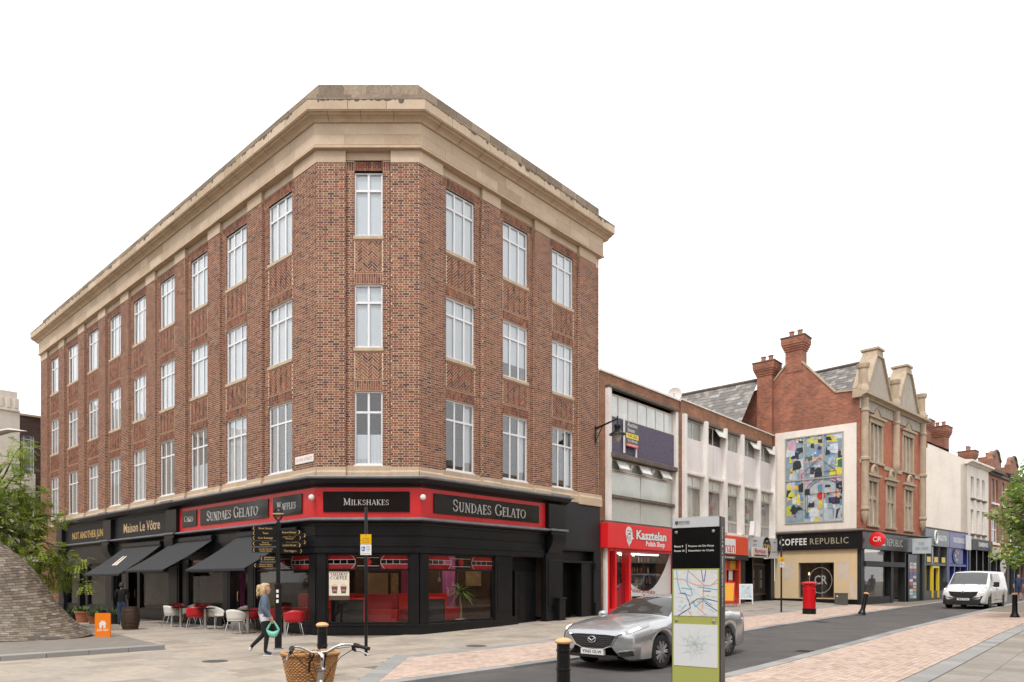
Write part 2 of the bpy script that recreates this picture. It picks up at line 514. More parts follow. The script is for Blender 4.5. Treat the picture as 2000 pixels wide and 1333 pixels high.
def serif(name, s_, T, x, z, cap, mat, parent, n=0.0, ext=0.01, width=None, small=0.78, wt=1.0):
    """capitals with thick and thin strokes and serifs; lower-case letters come out as small capitals; x, z = centre"""
    strokes, pen = [], 0.0
    for ch in s_:
        sc_ = cap if ch.isupper() or ch == ' ' else cap * small
        gw, gl = SERIF[ch.upper()]
        for st in gl: strokes.append((pen, sc_, st))
        pen += (gw + 0.07) * sc_
    k = (width / pen) if width else 1.0
    mb = MB()
    lay = 0
    def P(pen_, s0, a, b): return ((pen_ + a * s0) * k + x - pen * k / 2, b * s0 + z - cap / 2)
    def poly(pts):
        nonlocal lay
        lay += 1
        e = ext + 0.00025 * (lay % 17)
        mb.prism([(p[0], p[1]) for p in pts], n - 0.001, n + e, T)
    for pn, s0, st in strokes:
        c = st[0]
        if c in 'Vwv':
            h = {'V': .06, 'w': .027, 'v': .02}[c] * wt
            poly([P(pn, s0, st[1] - h, st[2]), P(pn, s0, st[1] + h, st[2]), P(pn, s0, st[1] + h, st[3]), P(pn, s0, st[1] - h, st[3])])
        elif c == 'h':
            h = .026 * wt
            poly([P(pn, s0, st[1], st[3] - h), P(pn, s0, st[2], st[3] - h), P(pn, s0, st[2], st[3] + h), P(pn, s0, st[1], st[3] + h)])
        elif c == 'D':
            h = st[5] / 2 * wt * 1.1
            poly([P(pn, s0, st[1] - h, st[2]), P(pn, s0, st[1] + h, st[2]), P(pn, s0, st[3] + h, st[4]), P(pn, s0, st[3] - h, st[4])])
        elif c == 'A':
            _, ax, ay, rx, ry, a0, a1, thick = st
            m_ = 14
            for q in range(m_):
                t0, t1 = R(a0 + (a1 - a0) * q / m_), R(a0 + (a1 - a0) * (q + 1) / m_)
                if thick: w0, w1 = [.024 + .04 * abs(math.cos(t)) for t in (t0, t1)]
                else: w0, w1 = [.03 + .028 * abs(math.sin(2 * t)) for t in (t0, t1)]
                w0 *= wt; w1 *= wt
                pts = [P(pn, s0, ax + (rx - w0) * math.cos(t0), ay + (ry - w0) * math.sin(t0)), P(pn, s0, ax + (rx + w0 * .6) * math.cos(t0), ay + (ry + w0 * .3) * math.sin(t0)),
                       P(pn, s0, ax + (rx + w1 * .6) * math.cos(t1), ay + (ry + w1 * .3) * math.sin(t1)), P(pn, s0, ax + (rx - w1) * math.cos(t1), ay + (ry - w1) * math.sin(t1))]
                poly(pts)
    return mb.build(name, mat, parent)

# ------------------------------------------------------------------ the lie of the land
D7 = math.sqrt(0.5)
CRp, CLp = (-0.651, 22.0), (-3.868, 22.0)           # the two corners of the chamfer
DR, DL = Vector((D7, D7)), Vector((-D7, D7))
_gk = [(-2, 0.0), (0, 0.02), (6, .15), (10.5, .27), (20, .385), (30, .49), (60, .78), (150, 1.4)]
_gs = np.array([k for k, _ in _gk]); _gz = np.array([v for _, v in _gk])
def gsw(s_, w_):
    base = float(np.interp(s_, _gs, _gz))
    q = min(1, max(0, w_ / 6.0)); q = q * q * (3 - 2 * q)
    return base * (1 - 0.4 * q)
def sw(x, y):
    dx, dy = x - CRp[0], y - CRp[1]
    return (dx + dy) * D7, (dx - dy) * D7
def xy(s_, w_):
    return CRp[0] + (s_ + w_) * D7, CRp[1] + (s_ - w_) * D7
def gz(x, y): return gsw(*sw(x, y))
ROAD0, ROAD1, ROAD_DROP = 7.15, 10.55, 0.05
def at(px, py, drop=0.0):
    """the point of the ground seen at photo pixel px, py"""
    y = 20.0
    for _ in range(40):
        x = (px - CX) / F * y
        z = gz(x, y) - drop
        y = (ZC - z) * F / max(1.0, py - CY)
    return ((px - CX) / F * y, y, gz((px - CX) / F * y, y) - drop)
def ray(px, y): return (px - CX) / F * y
def zat(py, y): return ZC + (CY - py) * y / F

# ================================================================== GROUND
SLAB = [(0, (0.30, 0.255, 0.205, 1)), (0.25, (0.375, 0.325, 0.272, 1)), (0.5, (0.405, 0.352, 0.296, 1)), (0.75, (0.42, 0.355, 0.285, 1)), (0.92, (0.36, 0.33, 0.295, 1)), (1, (0.44, 0.345, 0.26, 1))]
GREYSLAB = [(0, (0.25, 0.225, 0.195, 1)), (0.5, (0.31, 0.28, 0.245, 1)), (1, (0.345, 0.305, 0.26, 1))]
PINK = [(0, (0.43, 0.31, 0.25, 1)), (0.3, (0.52, 0.395, 0.325, 1)), (0.6, (0.56, 0.435, 0.365, 1)), (0.85, (0.555, 0.41, 0.325, 1)), (1, (0.60, 0.485, 0.415, 1))]
GRAN = [(0, (0.24, 0.235, 0.23, 1)), (0.5, (0.30, 0.295, 0.285, 1)), (1, (0.35, 0.335, 0.32, 1))]
ST = (0.19, 0.155, 0.12, 1)
M['slab'] = rnd_mat('flagstone', SLAB, 0.78, nscale=5, var=0.16, bump=0.25, bscale=60, stain=ST, sscale=0.8)
M['slab_o'] = rnd_mat('flagstone_single', SLAB, 0.78, 'obj', nscale=5, var=0.16, bump=0.25, bscale=60, stain=ST, sscale=0.8)
M['gslab'] = rnd_mat('grey_flagstone', GREYSLAB, 0.8, nscale=6, stain=ST, sscale=0.7)
M['gslab_o'] = rnd_mat('grey_flagstone_single', GREYSLAB, 0.8, 'obj', nscale=6, stain=ST, sscale=0.7)
M['pink'] = rnd_mat('pink_paver', PINK, 0.85, nscale=25, stain=(0.30, 0.22, 0.17, 1), sscale=0.9)
M['pink_o'] = rnd_mat('pink_paver_single', PINK, 0.85, 'obj', nscale=25, stain=(0.30, 0.22, 0.17, 1), sscale=0.9)
M['granite'] = rnd_mat('granite', GRAN, 0.75, nscale=60, var=0.2)
M['granite_o'] = rnd_mat('granite_single', GRAN, 0.75, 'obj', nscale=60, var=0.2)
M['joint'] = pm('sandy_joint', (0.20, 0.165, 0.125, 1), 0.95, var=0.2)
M['earth'] = pm('far_ground', (0.25, 0.22, 0.19, 1), 0.95, var=0.2, scale=0.3)

def asphalt():
    m, t, p = nodes('asphalt')
    geo = t.nodes.new('ShaderNodeNewGeometry').outputs['Position']
    n1 = noise_n(t, 220, 3, geo); n2 = noise_n(t, 0.6, 6, geo, 0.6); n3 = noise_n(t, 4.0, 5, geo)
    c = ramp_n(t, n1.outputs[0], [(0.3, (0.058, 0.053, 0.050, 1)), (0.55, (0.098, 0.090, 0.085, 1)), (0.8, (0.165, 0.152, 0.143, 1))])
    r2 = ramp_n(t, n2.outputs[0], [(0.3, g(0.70)), (0.7, g(1.18))])
    r3 = ramp_n(t, n3.outputs[0], [(0.3, g(0.9)), (0.7, g(1.06))])
    # tyre-polished bands along the lane
    mp = t.nodes.new('ShaderNodeMapping'); mp.inputs['Rotation'].default_value = (0, 0, R(-45)); mp.inputs['Scale'].default_value = (0.03, 0.9, 1)
    t.links.new(geo, mp.inputs[0])
    r4 = ramp_n(t, noise_n(t, 1.0, 3, mp.outputs[0]).outputs[0], [(0.3, g(0.85)), (0.7, g(1.12))])
    o = mul_n(t, mul_n(t, mul_n(t, c.outputs[0], r2.outputs[0]).outputs[0], r3.outputs[0]).outputs[0], r4.outputs[0])
    t.links.new(o.outputs[0], p.inputs['Base Color'])
    p.inputs['Roughness'].default_value = 0.85
    bump_n(t, p, n1.outputs[0], 0.6, 0.006)
    return m
M['asphalt'] = asphalt()

def sheet(name, s0, s1, w0, w1, dz, mat, ns=40, nw=10, knots=None):
    ss = np.linspace(s0, s1, ns + 1); ws = np.linspace(w0, w1, nw + 1)
    mb = MB()
    vs_ = []
    for s_ in ss:
        for w_ in ws:
            x, y = xy(s_, w_); vs_.append((x, y, gsw(s_, w_) + dz))
    fs = [(i * (nw + 1) + j, i * (nw + 1) + j + 1, (i + 1) * (nw + 1) + j + 1, (i + 1) * (nw + 1) + j) for i in range(ns) for j in range(nw)]
    mb.add(vs_, fs)
    return mb.build(name, mat, kind='structure')

ground = sheet('ground', -500, 600, -500, 500, -0.16, M['earth'], 220, 100)
road = sheet('road', -60, 170, ROAD0 - 0.02, ROAD1 + 0.02, -ROAD_DROP, M['asphalt'], 120, 8)
pav_far = sheet('pavement', -45, 150, -60, ROAD0 - 0.1, -0.014, M['joint'], 200, 67)
pav_near = sheet('near_pavement', -45, 150, ROAD1 + 0.1, 60, -0.014, M['joint'], 120, 40)

def px_of(x, y, z):
    if y < 0.5: return None
    return CX + F * x / y, CY - F * (z - ZC) / y
def in_view(s_, w_, m=60):
    x, y = xy(s_, w_)
    q = px_of(x, y, gsw(s_, w_))
    return q is not None and -m < q[0] < 2000 + m and q[1] < 1333 + m

def pieces(name, cells, parent, mat_o, mat_j, top=0.0, depth=0.03, limit=300, gap=0.006, bev=0.004):
    """cells of (s0, s1, w0, w1): the largest in view as single pieces, the rest joined"""
    vis = []
    for c in cells:
        sc_, wc = (c[0] + c[1]) / 2, (c[2] + c[3]) / 2
        x, y = xy(sc_, wc)
        q = px_of(x, y, 0)
        a = (c[1] - c[0]) * (c[3] - c[2]) / max(y, 1) ** 3
        if q is None or not (-20 < q[0] < 2020) or q[1] > 1345: a = 0
        vis.append(a)
    order = sorted(range(len(cells)), key=lambda i: -vis[i])
    b = bev
    mbu = MB()
    # unit piece: top slightly chamfered
    vs_ = [(-.5, -.5, -depth), (.5, -.5, -depth), (.5, .5, -depth), (-.5, .5, -depth), (-.5, -.5, -b), (.5, -.5, -b), (.5, .5, -b), (-.5, .5, -b),
           (-.49, -.49, 0), (.49, -.49, 0), (.49, .49, 0), (-.49, .49, 0)]
    fs = [(8, 9, 10, 11)] + [(i, (i + 1) % 4, 4 + (i + 1) % 4, 4 + i) for i in range(4)] + [(4 + i, 4 + (i + 1) % 4, 8 + (i + 1) % 4, 8 + i) for i in range(4)]
    mbu.add(vs_, fs)
    me = mbu.mesh(name, mat_o)
    rot = Matrix.Rotation(R(45), 4, 'Z')
    U = np.array(vs_)
    allv, rn = [], []
    for k, i in enumerate(order):
        s0, s1, w0, w1 = cells[i]
        sm, wm = (s0 + s1) / 2, (w0 + w1) / 2
        x, y = xy(sm, wm)
        h = top + rnd.uniform(-.0015, .0015)
        if k < limit:
            mat4 = Matrix.Translation((x, y, gsw(sm, wm) + h)) @ rot @ Matrix.Diagonal((s1 - s0 - gap, w1 - w0 - gap, 1, 1))
            # follow the slope along the street
            dz = (gsw(s1, wm) - gsw(s0, wm)) / (s1 - s0)
            if abs(dz) > 1e-4:
                mat4 = Matrix.Translation((x, y, gsw(sm, wm) + h)) @ rot @ Matrix.Rotation(-math.atan(dz), 4, 'Y') @ Matrix.Diagonal((s1 - s0 - gap, w1 - w0 - gap, 1, 1))
            put(name, me, parent, mat4)
        else:
            P = U.copy()
            ls = P[:, 0] * (s1 - s0 - gap) + sm; lw = -P[:, 1] * (w1 - w0 - gap) + wm
            X = CRp[0] + (ls + lw) * D7; Y = CRp[1] + (ls - lw) * D7
            Z = P[:, 2] + h + np.array([gsw(a, b2) for a, b2 in zip(ls, lw)])
            allv.append(np.stack([X, Y, Z], 1)); rn += [rnd.random()] * len(P)
    if allv:
        mass(name + '_field', np.concatenate(allv), np.array(fs), 12, np.array(rn), mat_j, parent)

def mass(name, V, faces, per, rn, mat, parent):
    """many small pieces of one shape as one mesh; rn = one colour value per vertex"""
    n = len(V) // per
    Fq = (faces[None, :, :] + (np.arange(n) * per)[:, None, None]).reshape(-1, faces.shape[1])
    me = bpy.data.meshes.new(name)
    k = faces.shape[1]
    me.vertices.add(len(V)); me.vertices.foreach_set('co', V.astype(np.float32).ravel())
    me.loops.add(Fq.size); me.loops.foreach_set('vertex_index', Fq.astype(np.int32).ravel())
    me.polygons.add(len(Fq)); me.polygons.foreach_set('loop_start', (np.arange(len(Fq)) * k).astype(np.int32))
    me.update(calc_edges=True)
    me.polygons.foreach_set('use_smooth', np.zeros(len(Fq), dtype=bool))
    at_ = me.attributes.new('rnd', 'FLOAT', 'POINT')
    at_.data.foreach_set('value', rn.astype(np.float32))
    me.materials.append(mat)
    o = bpy.data.objects.new(name, me)
    COL.objects.link(o)
    adopt(o, parent)
    o['kind'] = 'stuff'
    return o

def edge_w(s_):
    return 4.1 if s_ > -4.3 else 4.1 + (-4.3 - s_) * 0.83
# flagstones of the square and the footway, in rows along the street
cells, gcells = [], []
w_ = -34.0
while w_ < 9.0:
    rw = rnd.choice((0.45, 0.6, 0.6, 0.75))
    s_ = -32.0 - rnd.random()
    while s_ < 44:
        ln = rnd.choice((0.6, 0.75, 0.9, 1.05))
        sm, wm = s_ + ln / 2, w_ + rw / 2
        x, y = xy(sm, wm)
        inside = sm > -2.1 and wm < 0.02
        if not inside and w_ + rw < edge_w(sm) + 0.25 and y < 46 and y > 8 and in_view(sm, wm) and (y < 36 or sm > 8):
            w1 = min(w_ + rw, edge_w(sm))
            if w1 - w_ > 0.1:
                c = (s_, s_ + ln, w_, w1)
                (gcells if sm > 9 else cells).append(c)
        s_ += ln
    w_ += rw
pieces('flagstone', cells, pav_far, M['slab_o'], M['slab'])
pieces('grey_flagstone', gcells, pav_far, M['gslab_o'], M['gslab'], limit=60)
ncells = []
w_ = 13.5
while w_ < 30:
    s_ = -6 - rnd.random()
    while s_ < 40:
        ln = rnd.choice((0.6, 0.75, 0.9))
        if in_view(s_ + ln / 2, w_ + .3): ncells.append((s_, s_ + ln, w_, w_ + .6))
        s_ += ln
    w_ += .6
pieces('grey_flagstone', ncells, pav_near, M['gslab_o'], M['gslab'], limit=200)
# pink block paving, running bond
def pavers(s0, s1, w0, w1, parent, limit):
    out = []
    n = int((w1 - w0) / .105)
    dw = (w1 - w0) / n
    for j in range(n):
        s_ = s0 + (.1 if j % 2 else 0)
        while s_ < s1:
            wm = w0 + (j + .5) * dw
            if in_view(s_ + .1, wm, 10) and (wm > 9 or wm > 4.55 + max(0, (-4.9 - s_)) * 0.83):
                out.append((s_, s_ + .205, w0 + j * dw, w0 + (j + 1) * dw))
            s_ += .205
    pieces('paver', out, parent, M['pink_o'], M['pink'], limit=limit, gap=.007, bev=.006)
pavers(-9.0, 30, 4.5, 6.85, pav_far, 120)
pavers(-4.5, 26, 10.85, 13.1, pav_near, 180)
# granite edging and kerbs
def strip(name, s0, s1, w0, w1, ln, parent, top, limit, depth=.03, cond=None):
    c = []
    s_ = s0
    while s_ < s1:
        if in_view(s_ + ln / 2, w0, 80) and (cond is None or cond(s_)): c.append((s_, s_ + ln, w0, w1))
        s_ += ln
    pieces(name, c, parent, M['granite_o'], M['granite'], top=top, limit=limit, depth=depth)
strip('edging_stone', -4.9, 42, 4.12, 4.48, .6, pav_far, .001, 60)
strip('kerb_stone', -9.5, 90, 6.87, 7.13, .9, pav_far, .0, 80, .14)
strip('kerb_stone', -6, 80, 10.56, 10.83, .9, pav_near, .0, 80, .14)
strip('edging_stone', -4, 40, 13.12, 13.48, .6, pav_near, .001, 60)
# slanting edging where the pink paving stops
mb_e = []
for k in range(9):
    s_, w_ = -4.45 - k * .42, 4.15 + k * .42 * .83
    x, y = xy(s_, w_)
    b = MB()
    b.box(-.27, .27, -.19, .19, -.03, 0.004)
    o = b.build('edging_stone', M['granite_o'], bevel=.004)
    o.matrix_basis = Matrix.Translation((x, y, gsw(s_, w_))) @ Matrix.Rotation(math.atan2(-1.294, -.12), 4, 'Z')
    adopt(o, pav_far)

# ================================================================== THE CORNER BUILDING
bld = thing('corner_building', 'four storey red brick corner building with stone cornice and black and red shopfronts', 'building', (CRp[0], CRp[1], 0))
FR = Frame(CRp, (D7, D7))                      # right street front, x = 0 at the corner
FL = Frame(CLp, (D7, -D7))                     # left street front, x = 0 at the corner, negative leftwards
FC = Frame(CLp, (1, 0))                        # the chamfer, x from 0 to CW
CW = CRp[0] - CLp[0]
REC = 0.11                                     # pilasters stand this far in front of the bays
ZB0, ZB1 = 5.29, 14.84
L_R = [3.29, 6.27, 9.2, 12.13, 15.06, 18.0, 20.98, 24.2, 27.25]
L_BAYS = [(-r, -l) for l, r in zip([1.286] + [r + .94 for r in L_R[:-1]], L_R)]
R_BAYS = [(1.05, 3.0), (3.95, 5.95), (6.92, 8.9)]
C_BAYS = [(.90, 2.335)]
SIDE = 0.27
FLOORS = [(5.37, 7.70), (9.07, 11.08), (12.60, 14.62)]

Vb, Rb = [], []
singles = []
def bricks(Fm, x0, x1, z0, z1, n, ret=None):
    """Flemish bond over one rectangle of wall; ret: the rectangle lies across the wall (x is then depth)"""
    row = int(round((z0 - ZB0) / .075))
    z = z0
    while z < z1 - .02:
        zt = min(z + .0565, z1)
        off = (row % 2) * .16875 + ((row * 7) % 3) * .004
        x = math.floor(x0 / .3375) * .3375 - .3375 + off
        k = 0
        while x < x1:
            ln = .206 if k % 2 == 0 else .0935
            a, b = max(x, x0 + .002), min(x + ln, x1 - .002)
            if b - a > .025:
                h = n + rnd.uniform(-.002, .003)
                if ret is None:
                    p = [(a, h), (b, h)]
                    fr = [Fm(a, h, z), Fm(b, h, z), Fm(b, h, zt), Fm(a, h, zt), Fm(a, h - .02, z), Fm(b, h - .02, z), Fm(b, h - .02, zt), Fm(a, h - .02, zt)]
                    if Fm is FC and z < 7.6 and b - a > .09 and abs((b - a) - ln) < .001 and len(singles) < 300:
                        singles.append((a, b, h, z, zt)); fr = None
                else:
                    xw, sg = ret       # wall position, facing direction along the wall
                    fr = [Fm(xw + sg * .003, -a, z), Fm(xw + sg * .003, -b, z), Fm(xw + sg * .003, -b, zt), Fm(xw + sg * .003, -a, zt), Fm(xw - sg * .02, -a, z), Fm(xw - sg * .02, -b, z), Fm(xw - sg * .02, -b, zt), Fm(xw - sg * .02, -a, zt)]
                if fr:
                    Vb.extend(fr); Rb.append(rnd.random() ** 1.0)
            x += ln + .019
            k += 1
        z += .075
        row += 1

def soldier(Fm, x0, x1, z0, z1, n):
    k = 0
    cnt = max(1, int(round((x1 - x0) / .077)))
    dx = (x1 - x0) / cnt
    for k in range(cnt):
        a, b = x0 + k * dx + .006, x0 + (k + 1) * dx - .006
        zs = [(z0 + .004, z0 + .106), (z0 + .117, z1 - .004)] if k % 2 else [(z0 + .004, z1 - .117), (z1 - .106, z1 - .004)]
        for za, zt in zs:
            h = n + rnd.uniform(-.002, .002)
            Vb.extend([Fm(a, h, za), Fm(b, h, za), Fm(b, h, zt), Fm(a, h, zt), Fm(a, h - .02, za), Fm(b, h - .02, za), Fm(b, h - .02, zt), Fm(a, h - .02, zt)])
            Rb.append(rnd.random())

def clip_poly(poly, x0, x1, z0, z1):
    for ax, lim, sg in ((0, x0, 1), (0, x1, -1), (1, z0, 1), (1, z1, -1)):
        out = []
        for i in range(len(poly)):
            a, b = poly[i - 1], poly[i]
            ia, ib = sg * (a[ax] - lim) >= 0, sg * (b[ax] - lim) >= 0
            if ia != ib:
                t_ = (lim - a[ax]) / (b[ax] - a[ax])
                q = (a[0] + (b[0] - a[0]) * t_, a[1] + (b[1] - a[1]) * t_)
                out.append(q)
            if ib: out.append(b)
        poly = out
        if len(poly) < 3: return None
    return poly

HB = []
def herringbone(Fm, x0, x1, z0, z1, n, mb, vals):
    """bricks laid in upright zigzags"""
    n3, Wm, J = 3, .076, .020
    xm = (x0 + x1) / 2
    c = math.sqrt(.5)
    for i in range(-30, 31):
        for k in range(-6, 7):
            for bx, by, bw, bh in (((i + 6 * k) * Wm, i * Wm, n3 * Wm, Wm), (i * Wm, (i - 5 + 6 * k) * Wm, Wm, n3 * Wm)):
                pts = [(bx + J / 2, by + J / 2), (bx + bw - J / 2, by + J / 2), (bx + bw - J / 2, by + bh - J / 2), (bx + J / 2, by + bh - J / 2)]
                pts = [((px - py) * c + xm, (px + py) * c + (z0 + z1) / 2) for px, py in pts]
                if max(p[0] for p in pts) < x0 or min(p[0] for p in pts) > x1 or max(p[1] for p in pts) < z0 or min(p[1] for p in pts) > z1: continue
                q = clip_poly(pts, x0, x1, z0, z1)
                if not q: continue
                ar = abs(sum(q[m][0] * q[m - 1][1] - q[m - 1][0] * q[m][1] for m in range(len(q)))) / 2
                if ar < .0006: continue
                k0 = len(mb.v)
                h = n + rnd.uniform(-.002, .002)
                mb.prism(q, h - .02, h, Fm)
                vals += [rnd.random()] * (len(mb.v) - k0)

wall = MB()          # mortar-coloured core behind the bricks
hb_mb, hb_vals = MB(), []
stone_parts = []
def bay_wall(Fm, bays, xa, xb):
    """everything of brick on one front between xa and xb"""
    edges = [xa] + [e for b in bays for e in b] + [xb]
    for a, b in zip(edges[0::2], edges[1::2]):           # pilasters
        wall.box(a + .0, b - .0, -.5, -.006, ZB0 - .3, ZB1 + .4, Fm)
        bricks(Fm, a, b, ZB0, ZB1, 0)
    for a, b in bays:
        n = -REC
        wa, wb = a + SIDE, b - SIDE
        z = ZB0 - .3
        for (w0, w1) in FLOORS + [(14.97, 15.3)]:
            wall.box(wa, wb, -.5, n - .006, z, w0 - (.0 if w0 < 15.2 else 0), Fm)
            z = w1
        wall.box(a, wa, -.5, n - .006, ZB0 - .3, 14.96, Fm)
        wall.box(wb, b, -.5, n - .006, ZB0 - .3, 14.96, Fm)
        wall.box(wa, wb, -.5, n - .006, 14.62, 14.97, Fm)
        bricks(Fm, a, wa, ZB0, 14.62, n)
        bricks(Fm, wb, b, ZB0, 14.62, n)
        soldier(Fm, a + .02, b - .02, 14.64, 14.94, n)
        # returns of the pilasters and reveals of the windows
        bricks(Fm, 0.0, REC, ZB0, ZB1, 0, (a, 1)); bricks(Fm, 0.0, REC, ZB0, ZB1, 0, (b, -1))
        for f, (w0, w1) in enumerate(FLOORS):
            for xw, sg in ((wa, 1), (wb, -1)):
                bricks(Fm, REC, REC + .12, ZB0 + .075 * round((w0 - ZB0) / .075), w1, 0, (xw, sg))
            if f < 2:
                t0 = FLOORS[f + 1][0] - .13
                soldier(Fm, wa, wb, w1 + .01, w1 + .33, n)
                zz0, zz1 = w1 + .40, t0 - .05
                herringbone(Fm, wa + .03, wb - .03, zz0, zz1, n + .004, hb_mb, hb_vals)
                for q0, q1 in ((w1 + .345, w1 + .385), (t0 - .045, t0 - .01)):
                    k = (q0, q1)
                    Vb.extend([Fm(wa + .01, n, q0), Fm(wb - .01, n, q0), Fm(wb - .01, n, q1), Fm(wa + .01, n, q1), Fm(wa + .01, n - .02, q0), Fm(wb - .01, n - .02, q0), Fm(wb - .01, n - .02, q1), Fm(wa + .01, n - .02, q1)])
                    Rb.append(.86)

bay_wall(FC, C_BAYS, 0, CW)
bay_wall(FR, R_BAYS, 0, 10.1)
wall.box(10.1, 10.5, -.6, -REC - .008, ZB0 - .3, ZB1 + .4, FR)
bricks(FR, 10.12, 10.48, ZB0, ZB1, -REC)
bay_wall(FL, sorted(L_BAYS), -28.5, 0)
# brick below the stone band at the far left end
wall.box(-28.5, -25.1, -.5, -.06, 0, ZB0 - .4, FL)
bricks(FL, -28.5, -25.12, ZB0 - 70 * .075, ZB0 - .45, -.05)
# gable end seen over the neighbour, rendered white
wallo = wall.build('brick_wall', M['mortar'], bld)
nb = len(Vb) // 8
quadf = np.array([(0, 1, 2, 3), (0, 4, 5, 1), (1, 5, 6, 2), (2, 6, 7, 3), (3, 7, 4, 0)])
mass('brickwork', np.array(Vb, dtype=np.float64), quadf, 8, np.repeat(np.array(Rb), 8), M['brick'], wallo)
ho = hb_mb.build('herringbone_brickwork', M['brick'], wallo, kind='stuff')
at_ = ho.data.attributes.new('rnd', 'FLOAT', 'POINT'); at_.data.foreach_set('value', np.array(hb_vals, dtype=np.float32))
_bm = {}
for a, b, h, z, zt in singles:
    k = round(b - a, 3)
    if k not in _bm:
        t_ = MB(); t_.box(0, k, 0, .02, 0, zt - z); _bm[k] = t_.mesh('brick', M['brick_o'])
    put('brick', _bm[k], wallo, FC.mat(a, h, z))
side = MB()
side.box(10.5, 10.55, -14, -.16, 0, 15.0, FR)
side.build('rendered_side_wall', M['white'], bld)
body = MB()
body.add([FL(-28.45, -.45, 0), FL(-.2, -.45, 0), FR(.2, -.45, 0), FR(10.48, -.45, 0), FR(10.48, -14, 0), FL(-28.45, -14, 0)] + [FL(-28.45, -.45, 16.9), FL(-.2, -.45, 16.9), FR(.2, -.45, 16.9), FR(10.48, -.45, 16.9), FR(10.48, -14, 16.9), FL(-28.45, -14, 16.9)],
         [(6, 7, 8, 9, 10, 11)] + [(3, 4, 10, 9), (4, 5, 11, 10), (5, 0, 6, 11)])
body.build('flat_roof', M['room'], bld)

# --- stone: plinth band, capitals, frieze, cornice, parapet
PATH = [FL(-28.55, 0, 0), FL(0, 0, 0), FR(0, 0, 0), FR(10.52, 0, 0)]
def subpath(ua, ub):
    """plan path along the fronts; ua on the left front (negative) and ub on the right front"""
    return [FL(ua, 0, 0), FL(0, 0, 0), FR(0, 0, 0), FR(ub, 0, 0)]
plinth = MB()
for Fm, bays, xa, xb in ((FC, C_BAYS, 0, CW), (FR, R_BAYS, 0, 10.52), (FL, sorted(L_BAYS), -28.5, 0)):
    edges = [xa] + [e for b in bays for e in b] + [xb]
    for i, (a, b) in enumerate(zip(edges[:-1], edges[1:])):
        pil = i % 2 == 0
        a2 = a - (.02 if pil and i else 0); b2 = b + (.02 if pil and i < len(edges) - 2 else 0)
        n1 = .025 if pil else -REC + .03
        poly = [(-.3, 4.8), (n1 + .03, 4.8), (n1 + .03, 5.12), (n1, 5.18), (n1, ZB0 - (.005 if pil else -.04)), (-.3, ZB0 - .005)]
        plinth.add([Fm(a2, n_, z_) for n_, z_ in poly] + [Fm(b2, n_, z_) for n_, z_ in poly],
                   [tuple(range(6)), tuple(range(11, 5, -1))] + [(k, (k + 1) % 6, 6 + (k + 1) % 6, 6 + k) for k in range(6)])
plinth.build('stone_band', M['stone'], bld, bevel=.006)
ent = MB()
sweep([(-.4, 15.235), (.14, 15.235), (.14, 15.30), (.10, 15.33), (.10, 16.01), (-.4, 16.01)], PATH, mb=ent)
ento = ent.build('frieze', M['stone'], bld)
# frieze blocks: two courses of dressed stones, proud of the core
def course(name, prof_in, prof_out, z0, z1, ln, parent, mat, joint=.006, dn=.004, jitter=.25, ends=(-28.5, 10.5)):
    for Fm, xa, xb in ((FL, ends[0], 0.0), (FC, 0.0, CW), (FR, 0.0, ends[1])):
        t8 = math.tan(R(22.5))
        ka = 0 if (Fm is FL) else 1; kb = 0 if (Fm is FR) else 1
        n = max(1, int(round((xb - xa) / ln)))
        cuts = [xa] + [xa + (xb - xa) * (i + (rnd.uniform(-jitter, jitter))) / n for i in range(1, n)] + [xb]
        for i in range(n):
            a, b = cuts[i], cuts[i + 1]
            mb = MB()
            vs_ = []
            for n_, z_ in ((prof_in, z0), (prof_out, z0), (prof_out, z1), (prof_in, z1)):
                aa = a - (t8 * n_ if i == 0 and ka else 0) + (0 if i == 0 and ka else joint / 2)
                bb = b + (t8 * n_ if i == n - 1 and kb else 0) - (0 if i == n - 1 and kb else joint / 2)
                e = rnd.uniform(0, dn) if n_ == prof_out else 0
                vs_ += [Fm(aa, n_ + e, z_), Fm(bb, n_ + e, z_)]
            mb.add(vs_, [(0, 1, 3, 2), (2, 3, 5, 4), (4, 5, 7, 6), (6, 7, 1, 0), (0, 2, 4, 6), (1, 7, 5, 3)])
            mb.build(name, mat, parent)
course('frieze_stone', .05, .106, 15.34, 15.66, 1.15, ento, M['stone_o'], joint=.012)
course('frieze_stone', .05, .106, 15.664, 16.0, 1.25, ento, M['stone_o'], joint=.012)
cor = MB()
sweep([(-.3, 16.012), (.15, 16.012), (.17, 16.03), (.20, 16.07), (.27, 16.11), (.36, 16.13), (.38, 16.17), (.46, 16.175), (.46, 16.20), (-.3, 16.25)], PATH[:1] and [FL(-28.8, 0, 0), FL(0, 0, 0), FR(0, 0, 0), FR(10.78, 0, 0)], mb=cor)
coro = cor.build('cornice', M['stone'], bld)
course('cornice_stone', -.2, .475, 16.205, 16.5, 1.0, coro, M['stone_o'], joint=.014, ends=(-28.82, 10.8), jitter=.1)
par = MB()
sweep([(-.4, 16.45), (.02, 16.45), (.022, 16.95), (-.4, 16.95)], PATH, mb=par)
sweep([(-.45, 16.9), (-.12, 16.9), (-.125, 17.352), (-.45, 17.352)], PATH, mb=par)
paro = par.build('parapet', M['stone_joint'], bld)
course('parapet_stone', -.1, .03, 16.5, 16.96, .95, paro, M['stone_dark_o'], joint=.02, jitter=.12)
course('coping_stone', -.5, -.1, 16.965, 17.36, .88, paro, M['stone_dark_o'], joint=.02, jitter=.12)
